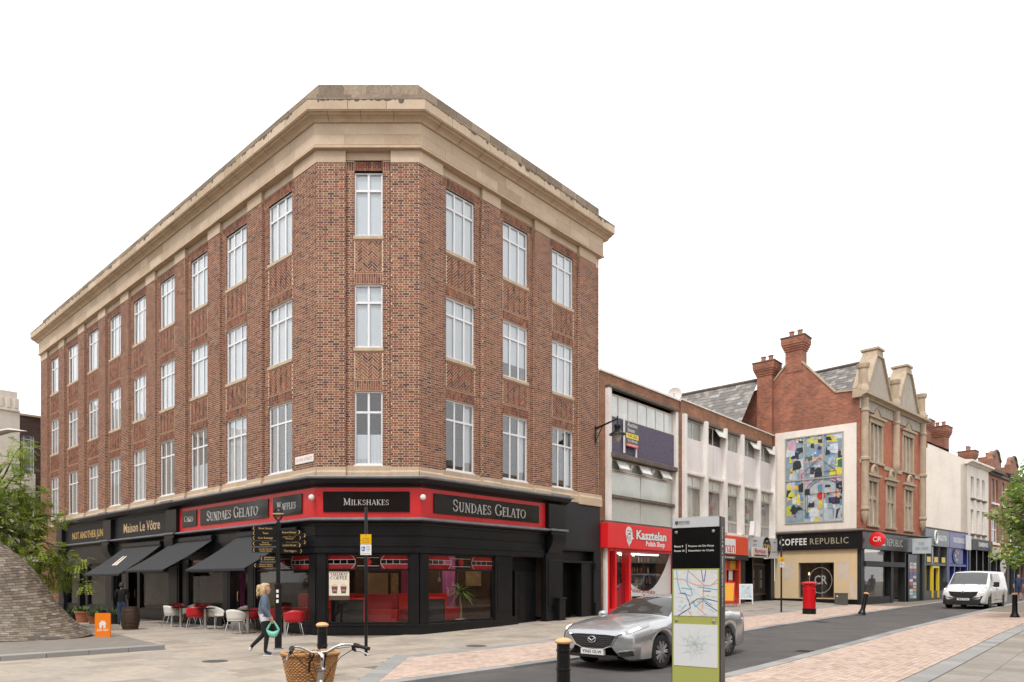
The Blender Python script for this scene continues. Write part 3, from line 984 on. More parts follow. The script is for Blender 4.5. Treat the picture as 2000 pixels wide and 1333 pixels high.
# dark weathered top edge of the cornice
course('cornice_weathering', -.2, .482, 16.505, 16.545, 1.0, coro, M['stone_dark_o'], ends=(-28.82, 10.8), jitter=.3, joint=.004)
drip = MB()
for Fm, xa, xb in ((FL, -28.7, -.1), (FC, .1, CW - .1), (FR, .1, 10.7)):
    x = xa
    while x < xb:
        ln = rnd.uniform(.06, .32); zz = 16.5 - rnd.choice((.02, .03, .05, .05, .08, .12)) * rnd.uniform(.5, 1.2)
        if rnd.random() < .85: drip.prism([(x, 16.5), (x + ln * .15, zz + .02), (x + ln * .5, zz), (x + ln * .85, zz + .025), (min(x + ln, xb + .15), 16.5)], .479, .4812, Fm)
        x += ln * 1.02
drip.build('soot_stain', pm('soot', (.13, .105, .085, 1), .95, var=.4, scale=6), coro, kind='stuff')
for Fm, xa, xb in ((FL, -28, -.5), (FC, .4, CW), (FR, .6, 10.6)):
    for x in np.arange(xa, xb, 1.02):
        sweep_ = MB(); sweep_.add([Fm(x - .012, n_ + .002, z_ - .002) for n_, z_ in ((.17, 16.03), (.20, 16.07), (.27, 16.11), (.36, 16.13), (.38, 16.17), (.455, 16.175))] + [Fm(x + .012, n_ + .002, z_ - .002) for n_, z_ in ((.17, 16.03), (.20, 16.07), (.27, 16.11), (.36, 16.13), (.38, 16.17), (.455, 16.175))], [(k, k + 1, k + 7, k + 6) for k in range(5)])
        sweep_.build('soffit_joint', M['stone_dark'], coro)
for Fm, bays, xa, xb in ((FC, C_BAYS, 0, CW), (FR, R_BAYS, 0, 10.12), (FL, sorted(L_BAYS), -28.5, 0)):
    edges = [xa] + [e for b in bays for e in b] + [xb]
    for i, (a, b) in enumerate(zip(edges[:-1], edges[1:])):
        mb = MB()
        if i % 2 == 0: mb.box(a + (0 if a in (xa,) and Fm is not FL else -.01), b + (.01 if b != xb else 0), -.4, .016, ZB1, 15.232, Fm)
        else: mb.box(a + .012, b - .012, -.4, -REC + .012, 14.97, 15.232, Fm)
        mb.build('capital_stone' if i % 2 == 0 else 'head_stone', M['stone_o'], ento, bevel=.004)
# bird netting lines are too fine to build one by one at this distance; the street lies below

# --- upper windows
def win_frame(w_, h, cols, tr, fw=.055, open_i=None):
    mb = MB()
    d0, d1 = -.035, .035
    y0, y1 = d0, d1
    mb.box(0, w_, y0, y1, 0, fw); mb.box(0, w_, y0, y1, h - fw, h)
    mb.box(0, fw, y0, y1, fw, h - fw); mb.box(w_ - fw, w_, y0, y1, fw, h - fw)
    zt = h * (1 - tr)
    mb.box(fw, w_ - fw, y0 + .003, y1 - .003, zt - .035, zt + .035)
    cells_ = []
    step = w_ / cols
    for c in range(1, cols):
        x = step * c
        mb.box(x - .035, x + .035, y0 + .005, y1 - .005, fw, zt - .035); mb.box(x - .035, x + .035, y0 + .005, y1 - .005, zt + .035, h - fw)
    for c in range(cols):
        xa = fw if c == 0 else step * c + .035
        xb = w_ - fw if c == cols - 1 else step * (c + 1) - .035
        cells_.append((xa, xb, fw, zt - .035)); cells_.append((xa, xb, zt + .035, h - fw))
    return mb, cells_
_wc = {}
def upper_window(Fm, a, b, z0, z1, cols, floor, look, parent):
    w_ = b - a; h = z1 - z0
    key = (round(w_, 2), round(h, 2), cols)
    if key not in _wc:
        mb, cl = win_frame(w_, h, cols, .285)
        me = mb.mesh('window', M['upvc'], bevel=.006)
        pm_ = []
        for c in cl:
            q = MB(); q.box(c[0] - .004, c[1] + .004, -.006, .006, c[2] - .004, c[3] + .004); pm_.append(q.mesh('pane', M['glass']))
        s_ = MB()
        s_.box(-.03, w_ + .03, -.13, .04, -.115, -.002)
        ws = MB(); ws.box(-.02, w_ + .02, -.11, .02, -.045, -.002)
        _wc[key] = (me, pm_, s_.mesh('sill', M['stone'], bevel=.008), ws.mesh('sill', M['upvc'], bevel=.006))
    me, pms, sill, wsill = _wc[key]
    base = Fm.mat(a, -REC - .10, z0)
    wo = put('window', me, parent, base)
    for p in pms:
        # each leaf of glass sits a touch out of plane
        t_ = Matrix.Translation((w_ / 2, 0, h / 2)) @ Matrix.Rotation(R(rnd.uniform(-.5, .5)), 4, 'Z') @ Matrix.Rotation(R(rnd.uniform(-.4, .4)), 4, 'X') @ Matrix.Translation((-w_ / 2, 0, -h / 2))
        put('pane', p, wo, base @ t_)
    put('sill', sill if floor else wsill, wo, base)
    # what hangs behind the glass
    T = lambda x, y, z: tuple(base @ Vector((x, y, z)))
    if look == 'dark':
        mb = MB()
        x0c = w_ * .78
        mb.box(w_ * .80, w_ - .06, .10, .13, .06, h - .1, T)
        mb.build('blind', M['blind'], wo)
    else:
        drop = {'full': .07 if rnd.random() < .82 else rnd.uniform(.15, .6), 'half': h * .45, 'low': .07}[look]
        top = h - .07 if look != 'low' else h * .42
        mb = MB()
        n = 24
        am = .008 if look != 'full' else .0
        for i in range(n):
            x0, x1 = .06 + (w_ - .12) * i / n, .06 + (w_ - .12) * (i + 1) / n
            y0, y1 = .045 + am * math.sin(i * 1.9), .045 + am * math.sin((i + 1) * 1.9)
            mb.quad((x0, y0, drop), (x1, y1, drop), (x1, y1, top), (x0, y0, top), T)
        mb.build('curtain', M['curtain'] if look == 'half' else M['blind'], wo, smooth=True)
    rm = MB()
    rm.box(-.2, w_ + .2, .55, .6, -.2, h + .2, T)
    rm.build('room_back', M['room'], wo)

wi = 0
looks0 = ['dark', 'full', 'low', 'dark', 'full', 'half', 'full', 'dark', 'full']
for Fm, bays, cols in ((FC, C_BAYS, 2), (FR, R_BAYS, 3), (FL, L_BAYS, 3)):
    for bi, (a, b) in enumerate(bays):
        for fi, (z0, z1) in enumerate(FLOORS):
            if Fm is FC: look = ['low', 'full', 'full'][fi]
            elif Fm is FR: look = ['dark', 'full', 'full'][fi]
            else: look = looks0[(bi + fi * 4) % 9] if fi == 0 else ('full' if (bi * 5 + fi) % 5 else 'half')
            cc = 1 if (Fm is FL and bi == 8) else cols
            upper_window(Fm, a + SIDE, b - SIDE, z0, z1, cc if cc > 1 else 3, fi, look, bld)
# street name plate on the left front
sp = MB(); sp.box(-1.17, -.14, .004, .03, 5.47, 5.72, FL)
spo = sp.build('street_name_plate', M['white'], None, bevel=.01, label='white street name plate with faded red letters on brick corner', cat='street sign')
text('lettering', 'SILVER STREET', FL, -.655, 5.595, .13, flat('faded_red', (0.62, 0.28, 0.22, 1), .6), spo, n=.03, width=.92, ext=.002)

# ================================================================== SHOPFRONTS OF THE CORNER BUILDING
shop = MB()
sweep([(-.1, 2.58), (.09, 2.58), (.09, 3.44), (-.1, 3.44)], subpath(-24.6, 6.45), mb=shop)
shopo = shop.build('shopfront', M['black'], bld)
def sub(name, mb, mat, **k): return mb.build(name, mat, shopo, **k)
b = MB(); sweep([(-.3, 4.62), (.13, 4.62), (.15, 4.67), (.22, 4.69), (.31, 4.74), (.40, 4.81), (.43, 4.858), (-.3, 4.858)], subpath(-24.7, 7.75), mb=b); sub('upper_cornice', b, M['black'])
b = MB(); sweep([(-.3, 4.86), (.455, 4.86), (.475, 4.885), (.478, 4.92), (.46, 4.945), (.40, 4.955), (0, 5.0), (-.3, 5.0)], subpath(-24.75, 7.8), mb=b); sub('lead_capping', b, M['lead'], smooth=30)
b = MB(); sweep([(-.1, 3.70), (.125, 3.70), (.125, 4.619), (-.1, 4.619)], subpath(-9.4, 6.43), mb=b); sub('red_fascia', b, M['red'])
b = MB(); b.box(-23.7, -17.5, -.1, .08, 3.70, 4.619, FL); b.box(-16.5, -10.4, -.1, .08, 3.70, 4.619, FL); sub('black_fascia', b, M['charcoal'])
b = MB(); sweep([(-.1, 3.441), (.13, 3.441), (.16, 3.49), (.22, 3.51), (.28, 3.55), (.30, 3.578), (-.1, 3.578)], subpath(-24.7, 7.6), mb=b); sub('lower_cornice', b, M['black'])
b = MB(); sweep([(-.1, 3.58), (.325, 3.58), (.345, 3.60), (.345, 3.63), (.32, 3.65), (.12, 3.698), (-.1, 3.698)], subpath(-24.75, 7.65), mb=b); sub('lead_capping', b, M['lead'], smooth=30)
for z0, z1, n in ((3.125, 3.15, .125), (2.79, 2.86, .12), (2.585, 2.62, .105)):
    b = MB(); sweep([(.05, z0), (n, z0), (n, z1), (.05, z1)], subpath(-9.3, 6.3), mb=b); sub('moulding', b, M['black'])
# consoles over the big pilasters, and the pilasters
for Fm, a, c in ((FL, -10.4, -9.4), (FL, -17.5, -16.5), (FL, -24.6, -23.7), (FR, 6.45, 7.5)):
    b = MB(); b.box(a, c, -.1, .16, -.2, 2.75, Fm); b.box(a - .03, c + .03, -.1, .19, -.2, .5, Fm); b.box(a + .12, c - .12, .1, .185, .75, 2.5, Fm); sub('pilaster', b, M['black'], bevel=.012)
    b = MB(); poly = [(-.1, 2.75), (.17, 2.75), (.20, 2.85), (.30, 2.98), (.38, 3.15), (.40, 3.44), (-.1, 3.44)]
    b.add([Fm(a + .1, n, z) for n, z in poly] + [Fm(c - .1, n, z) for n, z in poly], [tuple(range(7)), tuple(range(13, 6, -1))] + [(k, (k + 1) % 7, 7 + (k + 1) % 7, 7 + k) for k in range(7)])
    sub('console', b, M['black'], smooth=30)
    b = MB(); b.box(a, c, -.1, .28, 3.70, 4.62, Fm); b.box(a + .05, c - .05, .1, .36, 3.44, 3.58, Fm); sub('pilaster_block', b, M['black'], bevel=.01)
    b = MB(); b.box(a - .05, c + .05, .2, .52, 4.865, 4.975, Fm); b.box(a - .04, c + .04, .2, .44, 3.585, 3.67, Fm); sub('lead_capping', b, M['lead'], bevel=.02, segs=2, kind='stuff')
# stall riser
b = MB(); sweep([(-.2, -.25), (.10, -.25), (.10, .27), (.12, .29), (.12, .33), (.04, .35), (-.2, .35)], subpath(-3.6, 4.0), mb=b); sub('stall_riser', b, M['black'])
b = MB(); b.box(-9.4, -5.93, -.2, .1, -.1, .5, FL); sub('stall_riser', b, M['black'], bevel=.01)
for a, c in ((-13.6, -10.4), (-16.5, -15.2), (-20.3, -17.5), (-23.7, -21.8)):
    b = MB(); b.box(a, c, -.2, .06, -.1, .45, FL); sub('stall_riser', b, M['black'], bevel=.01)
# piers
for Fm, a, c in ((FC, -.0, .30), (FC, 2.92, CW), (FR, 0, .36), (FL, -.35, 0), (FR, 3.61, 4.55), (FL, -4.14, -3.6), (FL, -5.93, -5.4), (FL, -9.4, -8.75), (FL, -15.2, -14.9), (FL, -13.9, -13.6), (FL, -20.6, -20.3), (FL, -21.8, -21.5)):
    b = MB(); b.box(a, c, -.22, .06, .34 if c - a < .7 or Fm is FC else 0, 2.579, Fm)
    if c - a > .45: b.box(a + .12, c - .12, .03, .075, .6, 2.4, Fm)
    sub('pier', b, M['black'], bevel=.008)
# windows: frame, main pane, leaded light above
def shop_window(Fm, a, c, z0=.36, z1=2.575, zt=2.06, leaded=True, glass='shopglass'):
    f = MB()
    t_ = .055
    for q in ((a, c, z0, z0 + t_), (a, c, z1 - t_, z1), (a, c, zt - .03, zt + .03)): f.box(q[0], q[1], -.09, .02, q[2], q[3], Fm)
    f.box(a, a + t_, -.09, .02, z0 + t_, z1 - t_, Fm); f.box(c - t_, c, -.09, .02, z0 + t_, z1 - t_, Fm)
    sub('shop_window_frame', f, M['black'], bevel=.006)
    p = MB(); p.box(a + t_, c - t_, -.05, -.04, z0 + t_, zt - .03, Fm); sub('shop_pane', p, M[glass])
    za, zb = zt + .03, z1 - t_
    if not leaded:
        p = MB(); p.box(a + t_, c - t_, -.05, -.04, za, zb, Fm); sub('shop_pane', p, M[glass]); return
    xa, xb = a + t_, c - t_
    wd, h = xb - xa, zb - za
    k = h / .45
    m0, m1 = xa + wd * .34, xb - wd * .34
    zl, zh = za + h * .34, zb - h * .34
    p = MB()
    for q in ((xa, m0, za, zl), (xa, m0, zh, zb), (m1, xb, za, zl), (m1, xb, zh, zb)): p.box(q[0], q[1], -.05, -.04, q[2], q[3], Fm)
    xm, zm = (m0 + m1) / 2, (za + zb) / 2
    p.prism([(xm - .13, zm), (xm, zm - .15), (xm + .13, zm), (xm, zm + .15)], -.055, -.035, Fm)
    sub('red_leaded_glass', p, M['redglass'])
    p = MB(); p.box(m0, m1, -.05, -.04, za, zb, Fm); p.box(xa, m0, -.05, -.04, zl, zh, Fm); p.box(m1, xb, -.05, -.04, zl, zh, Fm); sub('leaded_glass', p, M['shopglass'])
    l = MB()
    def ln(x0, z0_, x1, z1_):
        d = Vector((x1 - x0, z1_ - z0_)); nn = Vector((-d.y, d.x)).normalized() * .006
        l.prism([(x0 + nn.x, z0_ + nn.y), (x0 - nn.x, z0_ - nn.y), (x1 - nn.x, z1_ - nn.y), (x1 + nn.x, z1_ + nn.y)], -.036, -.030 + rnd.uniform(0, .003), Fm)
    for s0, s1 in ((xa, m0), (m1, xb)):
        ln(s0, zl, s1, zl); ln(s0, zh, s1, zh)
        for r_ in (.2, .45, .7): ln(s0 + (s1 - s0) * r_, zl, s0 + (s1 - s0) * r_, zh)
    ln(m0, zl, m0, zh); ln(m1, zl, m1, zh)
    ln(m0, zl, m0 - .12, za); ln(m0, zh, m0 - .12, zb); ln(m1, zl, m1 + .12, za); ln(m1, zh, m1 + .12, zb)
    ln(m0 + .05, za + h * .2, m1 - .05, za + h * .2); ln(m0 + .05, zb - h * .2, m1 - .05, zb - h * .2)
    sub('lead_line', l, flat('lead_came', (.45, .42, .42, 1), .5))
shop_window(FC, .30, 2.92)
shop_window(FR, .36, 3.61)
shop_window(FL, -3.6, -.35)
shop_window(FL, -8.75, -5.93, .5)
for a, c in ((-13.6, -10.4), (-16.5, -15.2), (-20.3, -17.5), (-23.7, -21.8)): shop_window(FL, a, c, .45, leaded=False, glass='shopglass')
# glazed doors on the left front
def door(Fm, a, c, z0=.02, mat='black'):
    f = MB()
    for q in ((a, a + .1, z0, 2.08), (c - .1, c, z0, 2.08), (a + .1, c - .1, 1.98, 2.08), (a + .1, c - .1, z0, z0 + .28)): f.box(q[0], q[1], -.30, -.23, q[2], q[3], Fm)
    f.box(a, c, -.28, -.24, 2.1, 2.55, Fm)
    d = sub('door', f, M[mat], bevel=.006)
    p = MB(); p.box(a + .1, c - .1, -.27, -.26, z0 + .28, 1.98, Fm); p.build('pane', M['shopglass'], shopo)
    h = MB(); h.tube([Fm(a + .14, -.2, .95), Fm(a + .14, -.17, 1.0), Fm(a + .14, -.17, 1.25), Fm(a + .14, -.2, 1.3)], .014, 8); h.build('door_handle', M['gold'], shopo, smooth=True)
door(FL, -5.4, -4.14); door(FL, -14.9, -13.9); door(FL, -21.5, -20.6)
st = MB(); st.box(-5.5, -4.0, -.25, .28, -.1, .10, FL); st.box(-5.4, -4.1, -.25, .02, .1, .2, FL); sub('door_step', st, pm('step_stone', (.42, .40, .37, 1), .8), bevel=.01)
# black panelled doors on the right front
f = MB(); f.box(4.55, 6.45, -.4, -.34, 0, 2.579, FR); f.box(4.55, 4.95, -.34, .02, 0, .42, FR)
for x0 in (5.28, 5.84):
    f.box(x0, x0 + .54, -.34, -.30, .1, 2.05, FR)
    for z0, z1 in ((.25, .65), (.78, 1.2), (1.32, 1.88)): f.box(x0 + .08, x0 + .46, -.30, -.285, z0, z1, FR)
for k in range(6): f.box(4.6, 6.4, -.33, -.27, 2.13 + k * .075, 2.175 + k * .075, FR)
f.box(5.02, 5.2, -.34, -.2, .1, 2.08, FR)
sub('panelled_door', f, M['black'], bevel=.006)
f = MB(); f.box(7.5, 10.45, -.3, -.02, 2.98, 4.86, FR); sub('plain_fascia', f, M['charcoal'])
f = MB(); f.box(7.55, 10.45, -.3, .02, 2.9, 3.0, FR); f.box(7.5, 7.75, -.3, .0, 0, 2.9, FR); f.box(9.1, 9.9, -.3, -.03, 0, 2.5, FR); f.box(9.9, 10.45, -.3, .04, 0, 2.9, FR); f.box(9.95, 10.4, .0, .09, 0, .8, FR); f.box(9.95, 10.4, .0, .08, 2.2, 2.45, FR)
f.box(7.75, 9.1, -.6, -.56, 0, 2.5, FR); f.box(7.75, 9.9, -.3, .01, 2.42, 2.5, FR); f.box(7.75, 9.9, -.3, -.25, 2.5, 2.9, FR); f.box(8.35, 8.42, -.56, -.53, 0, 2.42, FR)
sub('side_entrance', f, M['black'], bevel=.008)
f = MB(); f.box(7.02, 7.42, .16, .36, .15, 1.0, FR); f.box(6.98, 7.46, .16, .4, 1.0, 1.06, FR); sub('meter_box', f, M['black'], bevel=.01)
# sign boards and lettering
M['signblack'] = pm('gloss_black_sign', (.008, .008, .008, 1), .08, var=.1)
for Fm, x0, x1, t_, cap, fr in ((FC, .23, 2.93, 'MilkShakes'.replace('S', 's'), .21, .53), (FR, .51, 6.0, 'Sundaes Gelato', .40, .70), (FL, -7.54, -2.6, 'Sundaes Gelato', .40, .76), (FL, -2.29, -.59, 'Waffles', .27, .66), (FL, -9.1, -7.85, 'Cakes', .24, .62)):
    s_ = MB(); s_.box(x0, x1, .12, .165, 3.86, 4.49, Fm); sub('sign_board', s_, M['signblack'], bevel=.004)
    serif('sign_lettering', t_, Fm, (x0 + x1) / 2, 4.17, cap, M['silver_letters'], shopo, n=.166, width=(x1 - x0) * fr, ext=.025, small=.80, wt=1.15)
text('sign_lettering', 'NOT ANOTHER JUN', FL, -20.3, 4.08, .52, M['gold'], shopo, n=.081, width=4.5, bold=.012, ext=.01)
text('sign_lettering', 'Maison Le Vôtre', FL, -13.4, 4.12, .62, flat('pale_gold', (.62, .44, .26, 1), .4), shopo, n=.081, width=4.0, bold=.008, ext=.01)
for Fm, x in ((FC, -.12), (FC, CW + .13)):
    l = MB(); l.lathe([(.02, 0), (.07, .02), (.095, .1), (.09, .16), (.05, .2), (.0, .21)], 16, c=(Fm(x, .35, 0)[0], Fm(x, .35, 0)[1], 4.3), axis='y', sy=1); 
    lo = sub('wall_lamp', l, M['white'], smooth=True)
# poster in the chamfer window
po = MB(); po.box(.38, 1.02, -.036, -.032, 1.10, 2.0, FC); poo = sub('poster', po, pm('poster_paper', (.78, .70, .58, 1), .6, var=.12, scale=2.5))
ink = flat('poster_ink', (.10, .085, .07, 1), .6)
serif('poster_lettering', 'TAKEAWAY', FC, .70, 1.91, .085, ink, shopo, n=-.032, width=.54, ext=.001, wt=1.6)
serif('poster_lettering', 'COFFEE', FC, .70, 1.80, .10, ink, shopo, n=-.032, width=.54, ext=.001, wt=1.6)
for cx_, dx in ((.56, 0), (.84, 0)):
    c_ = MB(); c_.prism([(cx_ - .07, 1.31), (cx_ + .07, 1.31), (cx_ + .10, 1.53), (cx_ - .10, 1.53)], -.032, -.030, FC); c_.build('printed_cup', ink, shopo)
    c_ = MB(); c_.prism([(cx_ - .10, 1.53), (cx_ + .10, 1.53), (cx_ + .08, 1.58), (cx_, 1.63), (cx_ - .08, 1.58)], -.032, -.0301, FC); c_.build('printed_foam', flat('foam', (.75, .52, .35, 1), .6), shopo)
    c_ = MB(); c_.box(cx_ - .06, cx_ + .06, -.03, -.0285, 1.38, 1.43, FC); c_.build('printed_band', flat('rose_band', (.5, .2, .2, 1), .6), shopo)
c_ = MB(); c_.box(.38, 1.02, -.031, -.0295, 1.10, 1.24, FC); c_.build('printed_beans', pm('beans', (.12, .07, .05, 1), .8, var=.6, scale=40), shopo)

# --- the room behind the glass
plum = pm('plum_wall', (.10, .030, .05, 1), .7, var=.3, scale=.7)
dkw = pm('brown_wall', (.07, .045, .035, 1), .8, var=.3, scale=.7)
b = MB(); b.add([FL(-24.6, -.1, .30), FL(0, -.15, .30), FR(0, -.15, .30), FR(4.6, -.1, .30), (4.4, 31.5, .30), (-6, 34, .30), (-15.4, 45, .3)], [tuple(range(7))]); sub('shop_floor', b, pm('shop_floor', (.10, .075, .06, 1), .35, var=.2))
b = MB(); b.add([FL(-24.6, -.1, 2.85), FL(0, -.15, 2.85), FR(0, -.15, 2.85), FR(6.5, -.1, 2.85), (4.4, 31.5, 2.85), (-6, 34, 2.85), (-15.4, 45, 2.85)], [tuple(range(7))]); sub('shop_ceiling', b, pm('shop_ceiling', (.55, .06, .05, 1), .5, var=.1))
b = MB(); b.box(-3.2, 4.0, 27.2, 27.3, .3, 2.85); b.box(-10, -3.3, 29.2, 29.3, .3, 2.85); b.box(-3.3, -3.2, 27.2, 29.3, .3, 2.85); sub('shop_back_wall', b, dkw)
for x0, x1, y, c_, z1 in ((-1.5, -.55, 27.15, (.30, .05, .14, 1), 2.6), (.1, .6, 27.12, (.36, .09, .30, 1), 2.7), (2.5, 2.95, 26.2, (.36, .09, .30, 1), 2.8), (-7.4, -6.6, 29.1, (.45, .40, .2, 1), 2.2), (-8.6, -8.1, 29.1, (.36, .09, .30, 1), 2.4), (-5, -4.2, 29.1, (.3, .05, .04, 1), 2.4), (-2.9, -2.0, 27.12, (.28, .20, .12, 1), 2.0)):
    b = MB(); b.box(x0, x1, y - .04, y, .3, z1); sub('wall_panel', b, pm('panel', c_, .6, var=.15))
for x0, x1, z0, z1, y in ((1.0, 1.6, 1.5, 2.1, 27.15), (2.0, 2.45, 1.5, 2.1, 27.15), (-1.9, -1.6, .9, 2.0, 27.15)):
    b = MB(); b.box(x0, x1, y - .06, y, z0, z1); sub('framed_picture', b, pm('picture', (.30, .22, .12, 1), .5, var=.5, scale=8)); 
M['leather'] = pm('red_leather', (.55, .035, .035, 1), .38, var=.12)
seat_spots = [(FC, 1.75, -1.6, 1.5), (FC, 2.75, -2.9, 1.2), (FC, .2, -3.2, 1.4), (FR, 2.9, -2.0, 1.2), (FL, -2.6, -1.4, 1.5), (FL, -1.2, -2.2, 1.2)]
seat_lab = ['red leather booth seat behind the chamfer window', 'red leather booth seat deep behind right half of chamfer window', 'red leather booth seat deep behind poster in chamfer window', 'red leather booth seat behind the palm in the right window', 'red leather booth seat behind left window by fingerpost', 'red leather booth seat deep behind the pier of left window']
for i, (Fm, x, n, wd) in enumerate(seat_spots):
    p = Fm(x, n, .30)
    t_ = thing('booth_seat', seat_lab[i], 'seat', p, math.atan2(Fm.x.y, Fm.x.x), 'red booth seats in the corner shop')
    b = MB(); b.box(-wd / 2, wd / 2, -.5, .1, 0, .45); b.build('seat', M['leather'], t_, bevel=.04, segs=2, local=True)
    b = MB(); b.box(-wd / 2, wd / 2, .1, .3, 0, .95); b.build('backrest', M['leather'], t_, bevel=.05, segs=2, local=True)
redtrim = flat('red_trim', (.70, .03, .03, 1), .3)
for i, (Fm, x0, x1, lab) in enumerate(((FC, .35, 1.45, 'black counter with red edge behind chamfer window under the poster'), (FR, .45, 1.75, 'black counter with red edge at left of right window'))):
    p = Fm(x0, -.55, .30); wd = x1 - x0
    t_ = thing('counter', lab, 'counter', p, math.atan2(Fm.x.y, Fm.x.x))
    b = MB(); b.box(.03, wd - .03, 0, .3, 0, .80); b.build('body', pm('counter_black', (.02, .018, .018, 1), .4), t_, local=True)
    b = MB(); b.box(0, wd, -.02, .32, .80, .85); b.box(wd - .03, wd, -.02, .32, 0, .80); b.box(0, .03, -.02, .32, 0, .80); b.build('edge_trim', redtrim, t_, local=True)
# glowing ceiling lamps seen through the glass
M['lampglow'] = flat('lamp_glow', (1.0, .78, .55, 1), .5, emit=85.0)
lamp_spots = [(-2.9, 24.0), (-1.7, 24.6), (-.6, 23.6), (.6, 25.2), (1.4, 24.6), (-4.9, 24.5), (-6.3, 26.2), (-3.8, 26.2), (.0, 26.4), (2.3, 26.0)]
lamp_lab = ['first', 'second', 'third', 'fourth', 'fifth', 'sixth', 'seventh', 'eighth', 'ninth', 'tenth']
for i, (x, y) in enumerate(lamp_spots):
    t_ = thing('ceiling_lamp', 'small glowing round lamp under the red ceiling of the corner shop', 'lamp', (x, y, 2.84), 0, 'ceiling lamps of the corner shop')
    b = MB(); b.lathe([(.10, 0), (.11, -.05), (.095, -.06)], 14); b.build('housing', M['blackmetal'], t_, local=True, smooth=True)
    b = MB(); b.lathe([(.085, -.061), (.08, -.075), (.0, -.078)], 14); b.build('bulb', M['lampglow'], t_, local=True, smooth=True)
# palm in a pot in the right window
pp = FR(2.35, -.42, .34)
palm = thing('indoor_palm', 'tall green potted palm with bare trunk inside right shop window', 'plant', pp)
b = MB(); b.lathe([(.16, 0), (.18, .02), (.18, .05), (.13, .06)], 16); b.build('pot_saucer', M['white'], palm, local=True)
b = MB(); b.tube([(0, 0, .03), (.02, 0, .35), (-.02, .01, .7), (-.01, 0, .98)], [.035, .03, .026, .03], 8); b.build('trunk', pm('palm_bark', (.33, .24, .15, 1), .9, var=.3, scale=20), palm, local=True, smooth=True)
b = MB()
for k in range(60):
    a = rnd.uniform(0, 2 * math.pi); e = rnd.uniform(-.5, 1.4); L = rnd.uniform(.45, .75)
    dx, dy = math.cos(a), math.sin(a)
    pr = []
    for q in range(6):
        t_ = q / 5
        r_ = L * t_ * math.cos(e * (1 - .2 * t_)) ; z = .98 + L * t_ * math.sin(e) - .45 * t_ * t_ * L
        wv = .018 * (1 - t_ ** 2) + .002
        pr.append(((dx * r_ - dy * wv), (dy * r_ + dx * wv), z)); pr.append(((dx * r_ + dy * wv), (dy * r_ - dx * wv), z + .004))
    b.add(pr, [(2 * q, 2 * q + 1, 2 * q + 3, 2 * q + 2) for q in range(5)])
b.build('fronds', pm('palm_leaf', (.16, .26, .05, 1), .5, var=.3, scale=6), palm, local=True)
# little stars and moon hanging in the right window
wire = flat('silver_wire', (.6, .58, .55, 1), .4)
for x, z, kind in ((1.15, 1.75, 's'), (1.5, 1.35, 'm'), (1.8, 1.6, 's'), (2.0, 1.3, 's')):
    b = MB()
    if kind == 's':
        pts = [(x + (.07 if k % 2 == 0 else .03) * math.sin(k * math.pi / 5), -.25, z + (.07 if k % 2 == 0 else .03) * math.cos(k * math.pi / 5)) for k in range(11)]
    else:
        pts = [(x + .09 * math.cos(t_), -.25, z + .13 * math.sin(t_)) for t_ in np.linspace(-1.4, 1.4, 9)] + [(x + .04 * math.cos(t_), -.25, z + .11 * math.sin(t_)) for t_ in np.linspace(1.2, -1.2, 8)]
    b.tube([FR(*p) for p in pts], .005, 5); b.tube([FR(x, -.25, z + .08), FR(x, -.25, 2.0)], .002, 4)
    b.build('hanging_ornament', wire, None, label='wire moon hanging in right shop window' if kind == 'm' else 'wire star hanging in right shop window', cat='ornament', group='ornaments hung in the right window')

# ------------------------------------------------------------------ awnings on the left front
M['canvas'] = pm('black_canvas', (.028, .029, .032, 1), .75, var=.15, scale=3)
aw = [(11.0, 15.1, 1.9, 3.28, 2.0, 'black awning with pale slanted stripes, farthest from the corner'), (6.45, 9.9, 2.08, 3.31, 2.12, 'plain black awning in the middle, beside red fascia end'), (.75, 4.6, 2.08, 3.31, 2.10, 'plain black awning nearest the corner, behind the fingerpost')]
for i, (ua, ub, p_, zt, zf, lab) in enumerate(aw):
    base = FL(-(ua + ub) / 2, .1, 0)
    t_ = thing('awning', lab, 'awning', base, 0, 'awnings along the left front')
    x0, x1 = -ub, -ua
    b = MB(); n = 12
    for k in range(n):
        f0, f1 = k / n, (k + 1) / n
        sag = lambda f: -.05 * math.sin(math.pi * f)
        for dz in (0, -.008):
            b.quad((x0, .12 + (p_ - .12) * f0, zt + (zf - zt) * f0 + sag(f0) + dz), (x1, .12 + (p_ - .12) * f0, zt + (zf - zt) * f0 + sag(f0) + dz), (x1, .12 + (p_ - .12) * f1, zt + (zf - zt) * f1 + sag(f1) + dz), (x0, .12 + (p_ - .12) * f1, zt + (zf - zt) * f1 + sag(f1) + dz), FL)
    b.build('canopy', M['canvas'], t_, smooth=True)
    b = MB(); b.box(x0, x1, p_ - .02, p_ + .05, zf - .09, zf + .005, FL); b.build('front_bar', M['canvas'], t_, bevel=.015)
    b = MB(); b.box(x0, x1, .09, .26, zt - .06, zt + .12, FL); b.build('cassette', M['blackmetal'], t_, bevel=.03, segs=2)
    for x, s_ in ((x0 + .3, 1), (x1 - .3, -1)):
        b = MB(); b.tube([FL(x, .12, zt - .25), FL(x + s_ * .7, p_ * .5, (zt + zf) / 2 - .35), FL(x + s_ * .1, p_ - .02, zf - .06)], .022, 6); b.build('folding_arm', M['blackmetal'], t_)
    if i == 0:
        b = MB()
        for q in (.0, .32):
            pts = []
            for xx, f_ in ((x0 + 1.35 + q, .35), (x0 + 1.5 + q, .35), (x0 + 1.9 + q, .68), (x0 + 1.62 + q, .68)):
                pts.append(FL(xx, .12 + (p_ - .12) * f_, zt + (zf - zt) * f_ - .05 * math.sin(math.pi * f_) + .006))
            b.add(pts, [(0, 1, 2, 3)])
        b.build('printed_stripes', flat('cream_print', (.7, .62, .5, 1), .7), t_)

